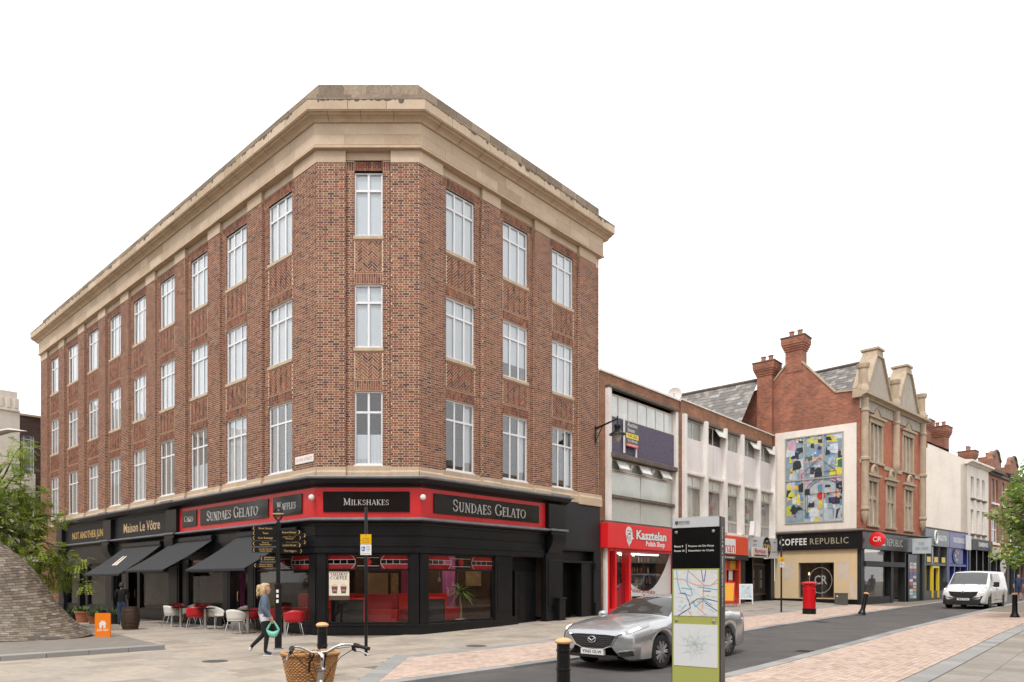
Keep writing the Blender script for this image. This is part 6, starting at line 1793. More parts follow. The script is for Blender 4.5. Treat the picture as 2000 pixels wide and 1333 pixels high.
# --- the far sides of the square and street, seen only in the glass and as shade
for nm, lab, o, xd, L, H, mt in (('rendered_terrace', 'cream rendered terrace on the near side of the street, outside the picture', xy(62, 21.5), (-D7, -D7), 66, 10.5, 'render'), ('brick_terrace', 'red brick terrace behind the photographer, outside the picture', (24, -16), (-1, 0), 58, 11.5, 'redbrick'), ('dark_reflected_block', 'stone building across the square, outside the picture', xy(-40, 18), (-D7, D7), 60, 12.0, 'darkbrick')):  # unseen block across the square: dark brick chosen to darken shop glass reflections
    Fo = Frame(o, xd)
    t_ = thing(nm, lab, 'building', Fo(L / 2, 0, 0))
    ops = [(x, x + 1.3, z, z + 2.1) for x in np.arange(1.5, L - 2, 3.0) for z in (4.6, 8.0)]
    uvwall('front_wall', Fo, [(0, -.3), (L, -.3), (L, H), (0, H)], 0, M[mt], t_, openings=ops, thick=8)
    b = MB()
    for q in ops: b.box(q[0], q[1], -.2, -.15, q[2], q[3], Fo)
    b.build('window_glass', M['greypane'], t_, kind='stuff')
    b = MB(); b.box(0, L, 0, .12, .3, 3.6, Fo); b.build('shopfronts', M['charcoal'], t_)
    b = MB(); b.box(-.2, L + .2, -.2, .4, H, H + .4, Fo); b.build('cornice', M['stone'], t_)

# ================================================================== STREET FURNITURE
# --- bollards
def bollard_mesh():
    t_ = thing('bollard', '', 'bollard', (0, 0, 0))
    b = MB(); b.lathe([(.155, 0), (.155, .05), (.14, .08), (.12, .13), (.105, .18), (.092, .22), (.088, .56), (.098, .565), (.098, .585), (.088, .59), (.085, .80), (.095, .805), (.095, .825), (.085, .83), (.085, .90), (.06, .905)], 20); b.build('post', M['blackmetal'], t_, smooth=30, local=True)
    b = MB(); b.lathe([(.085, .902), (.108, .915), (.112, .935), (.10, .955), (.06, .975), (.0, .982)], 20); b.build('gold_cap', M['gold_paint'], t_, smooth=40, local=True)
    return t_
bol = bollard_mesh()
spots = [(at(629.5, 1324), 'black bollard with gold cap behind the bicycle basket', 0), ((ray(1100.5, 9.05), 9.05, 0), 'nearest black bollard with gold cap, in front of the silver car', 0), (at(1683, 1200), 'leaning black bollard with broken cap near the coffee shop corner', 1), (at(1982, 1206), 'black bollard with gold cap beside the white van', 0)]
for i, (p, lab, tilt) in enumerate(spots):
    o = bol if i == 0 else copy_tree(bol)
    o.location = p; o['label'] = lab; o['group'] = 'black street bollards'
    if tilt: o.rotation_euler = (0, R(13), 0)

# --- fingerpost
p = at(543.5, 1268)
fp = thing('fingerpost', 'black fingerpost with stacked gold lettered direction arms outside the cafe', 'signpost', p)
b = MB(); b.lathe([(.12, 0), (.12, .02), (.095, .03)], 14); b.build('base_plate', M['lead'], fp, local=True)
b = MB(); b.lathe([(.09, .03), (.09, 1.55), (.10, 1.56), (.10, 1.62), (.06, 1.64), (.056, 1.7), (.056, 3.1), (.07, 3.11), (.07, 3.16), (.03, 3.2), (.03, 3.24)], 14)
# the slimmer upper shaft
b.build('post', M['blackmetal'], fp, local=True, smooth=30)
Fz = Frame((0, 0), (1, 0))
b = MB(); b.tube([(0.095 * math.cos(t), 0, 3.39 + .15 * math.sin(t)) for t in np.linspace(0, 2 * math.pi, 25)], .027, 8); b.build('ring_finial', M['blackmetal'], fp, local=True, smooth=True)
b = MB(); b.box(-.13, .13, -.03, .03, 3.375, 3.405); b.build('name_bar', M['gold'], fp, local=True)
goldt = flat('finger_gold', (.62, .40, .14, 1), .5)
arms = [(-1, 3.02, .64, 'River Street', 4), (-1, 2.90, .64, 'Taxis', 4), (-1, 2.78, .64, 'Corn Exchange', 4), (-1, 2.64, .64, 'River &\nEmbankment', 4), (-1, 2.48, .64, 'Castle Mound\nCastle Quay', 2), (-1, 2.27, .46, 'Allhallows\nGreyfriars', -4), (-1, 2.10, .64, 'Harpur Centre\nHoward Centre', -8),
        (1, 2.92, .58, 'Panacea Museum', -6), (1, 2.79, .58, 'John Bunyan\nMuseum', 3), (1, 2.60, .58, 'Lurke Street', -2), (1, 2.46, .60, 'The Higgins', 6), (1, 2.86, .70, 'Town Centre', 24), (1, 2.69, .70, 'Bus Station', 24)]
for sd, z, L, tx, yaw in arms:
    a = R(yaw) if sd > 0 else R(180 - yaw)
    xd = (math.cos(R(yaw)), math.sin(R(yaw)))
    Fa = Frame((0, 0), xd)
    x0, x1 = (.05, L) if sd > 0 else (-L, -.05)
    tip = L if sd > 0 else -L
    h = .062
    b = MB(); b.prism([(x0, z - h), (x1, z - h), (x1 + (.02 if sd > 0 else 0), z), (x1, z + h), (x0, z + h), (x0 - (0 if sd > 0 else .02), z)], -.012, .012, Fa); ao = b.build('direction_arm', M['blackmetal'], fp, local=True)
    xm = (x0 + x1) / 2 - sd * .03
    text('arm_lettering', tx, Fa, xm, z, .07 if '\n' not in tx else .05, goldt, ao, n=.0125, ext=.001, width=min(.36, .028 * max(len(q) for q in tx.split('\n'))), line=.95)
    b = MB(); b.tube([Fa(tip - sd * .05, .014, z + .045), Fa(tip - sd * .02, .014, z), Fa(tip - sd * .05, .014, z - .045)], .009, 5); b.build('chevron', goldt, ao, local=True)
for ch in fp.children:
    if ch.name.startswith('direction_arm'):
        for g2_ in ch.children: g2_.matrix_parent_inverse = Matrix()
b = MB()
for k, z in enumerate((1.45, 1.33, 1.2)): b.box(-.03, .03, -.097, -.092, z - .04, z + .04)
b.build('sticker', M['white'], fp, local=True)

# --- no waiting sign poles
def sign_pole(p, h, lab, zy, rot=0):
    t_ = thing('sign_pole', lab, 'sign pole', p, rot, 'parking sign poles')
    b = MB(); b.lathe([(.038, 0), (.038, h - .01), (.034, h), (.0, h + .004)], 12); b.build('pole', M['blackmetal'], t_, local=True, smooth=30)
    Fz_ = Frame((0, -.042), (1, 0))
    b = MB(); b.prism([(-.12, zy), (.12, zy), (.125, zy + .005), (.125, zy + .22), (-.125, zy + .22), (-.125, zy + .005)], 0, .006, Fz_); y_ = b.build('yellow_plate', flat('sign_yellow', (.80, .43, .0, 1), .35), t_, local=True)
    b = MB(); b.prism([(-.125, zy - .25), (.125, zy - .25), (.125, zy - .01), (-.125, zy - .01)], 0, .006, Fz_); w_ = b.build('white_plate', M['white'], t_, local=True)
    bk = flat('sign_ink', (.03, .02, .02, 1), .5)
    def tx(s_, x, z, sz, par, m_=bk, wd=None):
        o = text('lettering', s_, Fz_, x, z, sz, m_, par, n=.0065, ext=.0008, width=wd); o.matrix_parent_inverse = Matrix()
    tx('No waiting\n8 pm - 6.30 am\nexcept taxis', 0, zy + .085, .042, y_, wd=.2)
    tx('Goods\nvehicles\nloading\nonly', .05, zy - .105, .034, w_, wd=.1); tx('6.30 am - 8 pm', 0, zy - .215, .034, w_, wd=.2)
    b = MB(); b.prism([(.012 * math.cos(t), zy + .185 + .014 * math.sin(t)) for t in np.linspace(0, 6.28, 13)[:-1]], .006, .008, Fz_); b.build('clearway_dot', flat('dot_blue', (.12, .05, .25, 1), .4), y_, local=True)
    b = MB(); b.box(-.10, -.02, .006, .008, zy - .165, zy - .06, Fz_); b.build('blue_symbol', flat('sign_blue', (.01, .12, .48, 1), .4), w_, local=True)
    b = MB(); b.box(-.085, -.07, .008, .0095, zy - .145, zy - .075, Fz_); b.box(-.07, -.04, .008, .0095, zy - .12, zy - .105, Fz_); b.box(-.045, -.035, .008, .0095, zy - .15, zy - .12, Fz_); b.build('loading_mark', M['white'], w_, local=True)
    return t_
sign_pole(at(715, 1281), 3.4, 'tall black sign pole with yellow plate in front of chamfer shop window', 2.55)
sign_pole(at(1526, 1196), 3.5, 'black sign pole with yellow plate in front of the coffee shop side wall', 2.32, R(20))

# --- pillar box
p = at(1580.5, 1199.5)
pb = thing('pillar_box', 'red cylindrical pillar box with black base on the pavement', 'pillar box', p)
b = MB(); b.lathe([(.275, 0), (.275, .24), (.262, .25)], 28); b.build('base', M['black'], pb, smooth=30, local=True)
pr = pm('post_red', (.55, .005, .012, 1), .25, var=.04)
b = MB(); b.lathe([(.258, .245), (.258, 1.08), (.27, 1.09), (.272, 1.12), (.258, 1.135), (.255, 1.28), (.262, 1.30), (.262, 1.31)], 28); b.build('body', pr, pb, smooth=30, local=True)
b = MB(); b.lathe([(.262, 1.305), (.30, 1.33), (.325, 1.345), (.33, 1.375), (.31, 1.39), (.26, 1.42), (.15, 1.445), (.0, 1.455)], 28); b.build('cap', pr, pb, smooth=40, local=True)
b = MB(); b.box(-.13, .13, -.275, -.2, 1.17, 1.21); b.box(-.12, .12, -.268, -.2, .62, .86); b.build('posting_slot', M['black'], pb, local=True)
pb.rotation_euler = (0, 0, R(70))
# --- grey utility box
p = at(1643, 1181.5)
ub = thing('utility_cabinet', 'grey metal utility cabinet against the cream coffee shop wall', 'cabinet', p, -R(45))
b = MB(); b.box(-.30, .30, -.18, .18, 0, .62); b.build('body', pm('cab_grey', (.10, .09, .075, 1), .5, var=.2, scale=5), ub, bevel=.01, local=True)
b = MB(); b.box(-.32, .32, -.2, .2, .62, .67); b.build('lid', pm('cab_lid', (.13, .12, .10, 1), .5), ub, bevel=.015, local=True)
b = MB(); b.box(-.2, -.12, -.185, -.18, .45, .52); b.build('label_plate', M['white'], ub, local=True)
# --- satellite dish
p = FR(18.9, -.9, 10.7)
sd_ = thing('satellite_dish', 'white satellite dish on the roof edge above the white building', 'satellite dish', p, R(-25), None, (.74, .74, .74))
b = MB(); b.lathe([(.0, -.12), (.2, -.105), (.35, -.06), (.48, .02), (.485, .03), (.35, -.045), (.2, -.09), (.0, -.105)], 24, T=lambda x, y, z: (x, -z - .1, .75 + y)); b.build('dish', M['white'], sd_, smooth=40, local=True)
b = MB(); b.tube([(0, .15, 0), (0, .1, .75)], .035, 8); b.tube([(0, .05, .35), (0, -.5, .6), (0, -.55, .72)], .02, 6); b.build('mount', M['lead'], sd_, local=True)
# --- street lantern on wall bracket
def lantern(Fm, x, z, reach, lab):
    t_ = thing('wall_lantern', lab, 'lantern', Fm(x, 0, z))
    b = MB(); b.box(x - .04, x + .04, .003, .05, z - .62, z + .1, Fm); b.tube([Fm(x, .03, z), Fm(x, reach, z + .25)], [.05, .028], 8); b.tube([Fm(x, reach, z + .35), Fm(x, reach, z)], .03, 8); b.tube([Fm(x, .04, z - .5), Fm(x, .35, z + .05)], .018, 6); b.build('bracket', M['blackmetal'], t_)
    c = Fm(x, reach, z)
    b = MB(); b.lathe([(.03, .02), (.14, 0), (.15, -.06), (.12, -.10), (.12, -.22), (.18, -.28), (.33, -.36), (.35, -.40), (.32, -.40), (.18, -.35)], 20, c=c); b.build('hood', M['blackmetal'], t_, smooth=40)
    b = MB(); b.lathe([(.17, -.35), (.165, -.42), (.13, -.55), (.09, -.65), (.045, -.70), (.0, -.71)], 18, c=c); b.build('globe', pm('lamp_globe', (.42, .37, .32, 1), .2, var=.1), t_, smooth=40)
lantern(FR, 10.05, 8.02, 1.05, 'black street lantern on a wall bracket at the corner building end')
lantern(FK, 32.9, 8.0, 2.6, 'far black street lantern on a long bracket over the red row')
# --- for sale board
fs = thing('for_sale_board', 'black and yellow for sale board fixed over the purple panel', 'sign', FR(12.9, 0, 7.5))
b = MB(); b.box(12.28, 12.36, .0, .06, 7.3, 9.0, FR); b.build('post', M['white'], fs); b = MB(); b.box(13.3, 13.38, .0, .06, 7.1, 8.6, FR); b.build('post', M['white'], fs)
b = MB(); b.box(12.36, 13.42, .07, .10, 7.62, 8.72, FR); bo = b.build('board', flat('board_grey', (.05, .05, .05, 1), .4), fs)
b = MB(); b.box(12.36, 13.42, .101, .104, 7.98, 8.2, FR); b.build('yellow_band', flat('board_yellow', (.80, .60, .04, 1), .4), bo)
b = MB(); b.box(12.36, 13.42, .101, .104, 7.62, 7.76, FR); b.build('red_band', flat('board_red', (.62, .02, .04, 1), .4), bo)
for s_, x, z, sz, m_ in (('Auction', 12.9, 8.58, .27, M['white']), ('Estates', 12.8, 8.34, .23, M['white']), ('FOR SALE', 12.9, 8.09, .2, flat('bk', (.05, .05, .05, 1))), ('0115 7044 400', 12.9, 7.87, .15, M['white']), ('BUSINESS UNAFFECTED', 12.9, 7.69, .1, M['white'])):
    text('lettering', s_, FR, x, z, sz, m_, bo, n=.105, width=.82 if s_ != 'Estates' else .6, ext=.002)
# --- pavement boards
def a_board(p, rot, w_, h, lab, face, frame):
    t_ = thing('pavement_board', lab, 'sign', p, rot)
    for s_ in (-1, 1):
        T = lambda x, y, z, s_=s_: (x, s_ * (.30 - z / h * .27) + y * s_, z)
        b = MB()
        for q in ((-w_ / 2, -w_ / 2 + .04, 0, h), (w_ / 2 - .04, w_ / 2, 0, h), (-w_ / 2 + .04, w_ / 2 - .04, h - .05, h), (-w_ / 2 + .04, w_ / 2 - .04, .26, .31)): b.box(q[0], q[1], -.015, .015, q[2], q[3], T)
        b.build('frame', frame, t_, local=True)
        b = MB(); b.box(-w_ / 2 + .04, w_ / 2 - .04, -.008, .008, .31, h - .05, T); po_ = b.build('panel', face, t_, local=True)
    return t_
ab = a_board(at(1457, 1180), R(-20), .68, 1.1, 'white A-board with pastel poster outside the dark entrance', pm('pastel', (.50, .62, .68, 1), .5, var=.2, scale=2), M['white'])
b = MB()
for k in range(14): x, z = rnd.uniform(-.24, .2), rnd.uniform(.4, .95); b.prism([(x, z), (x + rnd.uniform(.04, .1), z), (x + .05, z + rnd.uniform(.04, .1))], .01, .012 + k * .0006, lambda a, n, c: (a, -(.30 - c / 1.1 * .27) - n, c), mi=k % 4)
b.build('printed_figures', [flat('pf%d' % i, c, .5) for i, c in enumerate([(.6, .08, .12, 1), (.7, .5, .05, 1), (.08, .1, .3, 1), (.75, .75, .75, 1)])], ab, local=True)
rb = a_board(at(1424, 1185), R(-35), .6, 1.25, 'red and yellow A-board half hidden by the black map totem', flat('rb_yellow', (.78, .40, .03, 1), .4), flat('rb_red', (.62, .02, .03, 1), .4))

# --- map totem (near, right)
Ft = Frame((ray(1405, 7.5) - .5 * math.cos(R(-36)), 7.5 - .5 * math.sin(R(-36))), (math.cos(R(-36)), math.sin(R(-36))))
tm = thing('map_totem', 'tall black and green cycle map totem in front of the silver car', 'information sign', Ft(.25, 0, 0))
b = MB(); b.box(-.01, .51, -.20, -.004, -.05, 2.41, Ft); b.build('body', pm('totem_black', (.014, .013, .012, 1), .3, var=.1), tm, bevel=.004)
def tp(name, x0, x1, z0, z1, mat, n=0.0, par=None): 
    q = MB(); q.box(x0, x1, n - .003, n + .004, z0, z1, Ft); return q.build(name, mat, par or tm)
tp('silver_header', 0, .5, 2.30, 2.41, pm('silver_header', (.55, .56, .58, 1), .35, var=.1, scale=4))
tp('black_panel', 0, .5, 1.85, 2.297, M['signblack'])
tp('green_panel', 0, .5, .10, 1.848, flat('olive_green', (.38, .40, .115, 1), .3))
ph = flat('shield', (.08, .09, .03, 1), .5)
b = MB(); b.prism([(.03, 2.375), (.065, 2.375), (.065, 2.345), (.0475, 2.328), (.03, 2.345)], .004, .006, Ft); b.build('crest', ph, tm)
serif('header_lettering', 'BEDFORD', Ft, .13, 2.36, .026, flat('hd', (.12, .12, .13, 1)), tm, n=.004, width=.12, ext=.001, wt=1.2)
text('header_lettering', 'BOROUGH COUNCIL', Ft, .13, 2.335, .014, flat('hd2', (.2, .2, .21, 1)), tm, n=.004, width=.12, ext=.001)
wt_ = flat('totem_white', (.78, .78, .76, 1), .5)
text('totem_lettering', 'Route 9', Ft, .07, 2.095, .03, wt_, tm, n=.005, width=.095, ext=.001, bold=.01)
text('totem_lettering', 'Route 14', Ft, .077, 2.045, .03, wt_, tm, n=.005, width=.11, ext=.001, bold=.01)
text('totem_lettering', 'Putnoe via De Parys', Ft, .31, 2.095, .03, wt_, tm, n=.005, width=.27, ext=.001)
text('totem_lettering', 'Newnham via Castle', Ft, .31, 2.045, .03, wt_, tm, n=.005, width=.27, ext=.001)
tp('divider', .151, .154, 2.02, 2.12, wt_, .004)
for x in (.045, .44):
    for z in (2.25, 1.28):
        b = MB(); b.lathe([(.016, 0), (.016, .008), (.012, .012), (.0, .013)], 14, T=lambda a, c, n, x=x, z=z: Ft(x + a, .004 + n, z + c)); b.build('bolt', M['steel'], tm, smooth=30)
Fts = Frame(Ft(.51, 0, 0), (Ft.i.x, Ft.i.y))
text('side_lettering', 'Route 9 & 14 Bedford Cycle Network', Fts, .09, 1.87, .05, wt_, tm, n=.001, width=.86, ext=.001, rot=-math.pi / 2)
# the two printed maps
mp_w = flat('map_paper', (.66, .68, .69, 1), .35)
tp('town_map', .016, .484, 1.33, 1.83, mp_w, .004); tp('district_map', .016, .484, .78, 1.24, mp_w, .004)
def lines(name, ls, col, wd, n):
    q = MB(); lay = 0
    for l in ls:
        for (xa, za), (xb, zb) in zip(l[:-1], l[1:]):
            d = Vector((xb - xa, zb - za)); L = d.length
            if L < 1e-5: continue
            nn = Vector((-d.y, d.x)) / L * wd
            lay += 1
            q.add([Ft(xa + nn.x, n + lay * .00001, za + nn.y), Ft(xa - nn.x, n + lay * .00001, za - nn.y), Ft(xb - nn.x, n + lay * .00001, zb - nn.y), Ft(xb + nn.x, n + lay * .00001, zb + nn.y)], [(0, 1, 2, 3)])
    return q.build(name, flat(name + '_ink', col, .5), tm, kind='stuff')
def mpt(u, v): return (.016 + .468 * u, 1.33 + .5 * v)
lines('road_print', [[mpt(0, .82), mpt(.2, .80), mpt(.5, .68), mpt(.8, .66), mpt(1, .72)], [mpt(.33, 1), mpt(.5, .85), mpt(.7, .68)], [mpt(.69, .67), mpt(.68, .4), mpt(.66, .15)], [mpt(.45, .28), mpt(.75, .02)], [mpt(.35, .1), mpt(.42, 0)], [mpt(1, .8), mpt(.85, .66)]], (.66, .36, .24, 1), .006, .0085)
lines('cycle_print', [[mpt(.07, 1), mpt(.09, .75), mpt(.16, .52)], [mpt(.34, 1), mpt(.31, .8), mpt(.33, .68), mpt(.41, .6), mpt(.43, .45)], [mpt(.18, .62), mpt(.42, .58)], [mpt(.2, .5), mpt(.4, .44)], [mpt(.55, .64), mpt(1, .58)], [mpt(.46, .34), mpt(.5, .2), mpt(.68, .36), mpt(.86, .26)], [mpt(.2, .16), mpt(.3, .25)]], (.05, .42, .62, 1), .0045, .0095)
lines('route_print', [[mpt(.14, .5), mpt(.27, .5), mpt(.36, .3), mpt(.39, .18), mpt(.1, 0)], [mpt(.64, 1), mpt(.68, .75)], [mpt(.74, 1), mpt(.70, .75)], [mpt(.36, .24), mpt(.55, .38), mpt(.75, .38), mpt(1, .33)], [mpt(.68, .55), mpt(.85, .55)], [mpt(.72, .3), mpt(1, .12)]], (.05, .04, .26, 1), .0035, .0105)
lines('street_print', [[mpt(rnd.random() * .8, rnd.random() * .85), ] for _ in range(0)] + [[mpt(a, c), mpt(min(1, a + rnd.uniform(.05, .22)), min(1, max(0, c + rnd.uniform(-.12, .12))))] for a, c in [(rnd.random() * .9, rnd.random()) for _ in range(60)]], (.42, .44, .46, 1), .0008, .0088)
b = MB()
for k in range(16): u, v = rnd.uniform(.05, .9), rnd.uniform(.03, .5); b.prism([mpt(u, v), mpt(u + rnd.uniform(.03, .1), v), mpt(u + .05, v + rnd.uniform(.02, .07)), mpt(u, v + .03)], .008, .0082 + k * .00002, Ft, mi=k % 3)
b.build('map_patches', [flat('mg', (.42, .6, .4, 1)), flat('my', (.62, .5, .2, 1)), flat('mb', (.45, .6, .66, 1))], tm, kind='stuff')
dl = []
for k in range(130):
    a = rnd.uniform(0, 6.28); r_ = rnd.uniform(.0, .14); x, z = .25 + r_ * math.cos(a), 1.02 + r_ * math.sin(a)
    dl.append([(x, z), (x + rnd.uniform(-.035, .035), z + rnd.uniform(-.035, .035))])
for k in range(10):
    a = k * .63; dl.append([(.25 + .05 * math.cos(a), 1.02 + .05 * math.sin(a)), (.25 + .14 * math.cos(a + .15), 1.02 + .13 * math.sin(a + .15)), (.25 + .21 * math.cos(a), 1.02 + .18 * math.sin(a))])
lines('district_print', dl, (.40, .45, .55, 1), .0008, .009)
lines('district_green', [[(.25 + rnd.uniform(-.12, .12), 1.02 + rnd.uniform(-.1, .12)), (.25 + rnd.uniform(-.12, .12), 1.02 + rnd.uniform(-.1, .12))] for _ in range(14)], (.35, .58, .35, 1), .0012, .0095)

# --- orange pavement sign
p = at(201, 1251)
og = thing('orange_pavement_sign', 'orange upright pavement sign with white house logo near the mound', 'sign', p, R(-4))
ora = flat('sign_orange', (.85, .21, .01, 1), .35)
b = MB()
pts = []
for cx_, cz, a0 in ((.19, .74, 0), (-.19, .74, 90)): pts += [(cx_ + .04 * math.cos(R(a0 + t)), cz + .04 * math.sin(R(a0 + t))) for t in range(0, 91, 18)]
b.prism([(-.23, .05), (.23, .05)] + pts, -.02, .02, lambda x, n, z: (x, -n, z)); b.build('board', ora, og, local=True)
b = MB(); b.prism([(.26 * math.cos(t), .13 * math.sin(t)) for t in np.linspace(0, 6.28, 21)[:-1]], 0, .05, lambda x, n, z: (x, z, n)); b.build('foot', M['charcoal'], og, local=True)
Fo_ = lambda x, n, z: (x, -n, z)
b = MB(); b.prism([(-.10, .40), (-.03, .36), (.03, .36), (.03, .47), (-.03, .47), (-.03, .40)], .02, .024, Fo_); b = MB(); b.prism([(-.09, .35), (-.09, .46), (-.12, .46), (-.02, .57), (.02, .54), (.04, .57), (.08, .52), (.12, .46), (.09, .46), (.09, .35), (.03, .35), (.02, .43), (-.02, .43), (-.03, .35)], .0201, .024, Fo_); b.build('house_logo', M['white'], og, local=True)
o = text('logo_lettering', 'JUST EAT', Fo_, 0, .29, .085, M['white'], og, n=.02, width=.34, bold=.03, shear=.12); o.matrix_parent_inverse = Matrix()
# --- barrel
p = at(254.5, 1229.5)
br = thing('barrel', 'dark wooden barrel with iron hoops outside the bistro', 'barrel', p)
prof = lambda z: .25 + .07 * math.sin(math.pi * z / .8)
staves = pm('barrel_oak', (.055, .032, .020, 1), .6, var=.4, scale=5)
for k in range(22):
    b = MB(); a0, a1 = 2 * math.pi * k / 22 + .01, 2 * math.pi * (k + 1) / 22 - .01
    vs_ = []
    zz = np.linspace(0, .8, 7)
    for z in zz:
        r_ = prof(z)
        vs_ += [(r_ * math.cos(a0), r_ * math.sin(a0), z), (r_ * math.cos(a1), r_ * math.sin(a1), z)]
    b.add(vs_, [(2 * i, 2 * i + 1, 2 * i + 3, 2 * i + 2) for i in range(6)]); b.build('stave', staves, br, local=True)
for z in (.04, .16, .28, .52, .64, .76):
    b = MB(); r_ = prof(z); b.lathe([(r_ + .001, z - .022), (r_ + .007, z - .022), (r_ + .007, z + .022), (r_ + .001, z + .022)], 26); b.build('hoop', pm('rusty_hoop', (.09, .05, .03, 1), .6, metal=.4, var=.4, scale=8), br, local=True)
b = MB(); b.lathe([(.25, .77), (.0, .775)], 22); b.lathe([(.31, .3), (.31, .5)], 22); b.build('head', staves, br, local=True)
# --- pots with plants along the bistro
leafm = pm('pot_leaf', (.10, .17, .045, 1), .55, var=.4, scale=8)
def pot_plant(px, py, r_, h, lab, potmat, spiky, name='potted_plant'):
    p = at(px, py)
    t_ = thing(name, lab, 'plant', p, 0, 'planters by the bistro')
    b = MB(); b.lathe([(r_ * .7, 0), (r_ * .95, h * .85), (r_ * 1.05, h * .86), (r_ * 1.05, h), (r_ * .9, h), (r_ * .85, h - .05), (0, h - .05)], 18); b.build('pot', potmat, t_, smooth=30, local=True)
    b = MB()
    for k in range(110):
        a = rnd.uniform(0, 6.28); e = rnd.uniform(.1, 1.4); L = rnd.uniform(.12, .34) * (1.4 if spiky else 1)
        o = Vector((rnd.uniform(-r_, r_) * .6, rnd.uniform(-r_, r_) * .6, h - .03))
        d = Vector((math.cos(a) * math.cos(e), math.sin(a) * math.cos(e), math.sin(e)))
        s_ = d.cross(Vector((0, 0, 1))).normalized() * (.012 if spiky else .035)
        if spiky: b.add([tuple(o - s_), tuple(o + s_), tuple(o + d * L)], [(0, 1, 2)])
        else:
            c = o + d * L
            b.add([tuple(o + d * L * .5 - s_), tuple(c), tuple(o + d * L * .5 + s_), tuple(o + d * L * .2)], [(0, 1, 2, 3)])
    b.build('leaves', leafm, t_, local=True)
terra = pm('terracotta', (.42, .16, .085, 1), .8, var=.2, scale=6)
dkp = pm('dark_planter', (.035, .025, .02, 1), .7, var=.3)
pot_plant(161, 1216, .30, .46, 'terracotta pot with low leafy plant by the brick pier', terra, False)
pot_plant(182, 1219, .20, .30, 'small terracotta pot nearest the orange sign', terra, False)
pot_plant(141, 1215, .36, .34, 'dark round planter at the foot of the brick pier', dkp, False)
pot_plant(222, 1219, .24, .40, 'dark planter with spiky leaves behind the barrel', dkp, True)
pot_plant(196, 1212, .22, .42, 'dark planter with tall spiky plant in front of the dark window', dkp, True)

# --- cafe chairs and tables
def chair_proto(mat):
    t_ = thing('tub_chair', '', 'chair', (0, 0, 0))
    b = MB()
    nT, nR = 25, 7
    for side in (0, 1):
        base = len(b.v)
        vs_ = []
        for i in range(nT):
            th = R(-132 + 264 * i / (nT - 1))
            back = max(0, math.cos(th * .62)) ** 1.5
            top = .60 + .21 * back
            for j in range(nR):
                t = j / (nR - 1)
                r_ = (.10 + .18 * min(1, t / .35)) if t < .35 else .28 + .05 * (t - .35)
                r_ -= side * .012
                z = .43 + (.02 * t if t < .35 else (top - .45) * ((t - .35) / .65) ** .8 + .01) + (.012 if side and t < .35 else 0)
                vs_.append((r_ * math.sin(th) * 1.02, r_ * math.cos(th) * .95, z))
        fs_ = [(i * nR + j, (i + 1) * nR + j, (i + 1) * nR + j + 1, i * nR + j + 1) for i in range(nT - 1) for j in range(nR - 1)]
        b.add(vs_, fs_)
    n1 = nT * nR
    for i in range(nT - 1): b.f.append((i * nR + nR - 1, (i + 1) * nR + nR - 1, n1 + (i + 1) * nR + nR - 1, n1 + i * nR + nR - 1)); b.m.append(0)
    b.build('shell', mat, t_, smooth='all', local=True)
    b = MB(); b.lathe([(.0, .425), (.27, .43), (.29, .445), (.27, .455), (.0, .45)], 22, sy=.95); b.build('seat', mat, t_, smooth=40, local=True)
    for sx in (-1, 1):
        for sy in (-1, 1):
            b = MB(); b.tube([(sx * .12, sy * .12, .42), (sx * .19, sy * .18, .40), (sx * .27, sy * .26, 0)], .012, 6); b.build('leg', M['steel'], t_, smooth=True, local=True)
    return t_
cw = chair_proto(pm('white_plastic', (.70, .68, .63, 1), .45, var=.05)); crd = chair_proto(pm('red_plastic', (.50, .012, .022, 1), .4, var=.06))
chs = [(336, 1229, 'w', 150, 'white tub chair, leftmost of the cafe row'), (344, 1222, 'r', 0, 'red tub chair behind the leftmost white chair'), (366, 1224, 'w', -60, 'white tub chair half hidden behind the second table'), (381, 1233, 'r', 190, 'red tub chair in front of the second cafe table'), (397, 1223, 'r', 10, 'red tub chair facing out behind the second table'), (421, 1232, 'w', 60, 'white tub chair turned sideways right of second table'),
       (461, 1243, 'w', 170, 'white tub chair nearest the viewer, left of the walking woman'), (481, 1231, 'w', 0, 'white tub chair pushed behind the third table'), (492, 1237, 'r', 220, 'red tub chair partly hidden by the walking woman'), (533, 1238, 'r', 160, 'red tub chair behind the fingerpost'), (556, 1233, 'r', 0, 'red tub chair facing out at the rightmost table'), (574, 1246, 'r', 200, 'red tub chair at the right end of the cafe row')]
uw = ur = False
for px, py, c, rz, lab in chs:
    src = cw if c == 'w' else crd
    if c == 'w': o = src if not uw else copy_tree(src); uw = True
    else: o = src if not ur else copy_tree(src); ur = True
    o.location = at(px, py - 4); o.rotation_euler = (0, 0, R(rz)); o['label'] = lab; o['group'] = 'cafe tub chairs'
tb = thing('cafe_table', '', 'table', (0, 0, 0))
b = MB(); b.lathe([(.32, .72), (.34, .725), (.34, .745), (.33, .75), (.0, .75)], 24); b.build('table_top', M['black'], tb, smooth=30, local=True)
b = MB(); b.box(-.04, .04, -.04, .04, .02, .72); b.build('pedestal', M['steel'], tb, local=True)
b = MB(); b.box(-.22, .22, -.22, .22, 0, .02); b.build('foot_plate', M['steel'], tb, bevel=.005, local=True)
for i, (px, py, lab) in enumerate(((353, 1226, 'black cafe table at the left end of the row'), (401, 1229, 'black cafe table between red and white chairs'), (484, 1237, 'black cafe table left of the walking woman'), (557, 1240, 'black cafe table right of the fingerpost'))):
    o = tb if i == 0 else copy_tree(tb)
    o.location = at(px, py); o['label'] = lab; o['group'] = 'cafe tables'
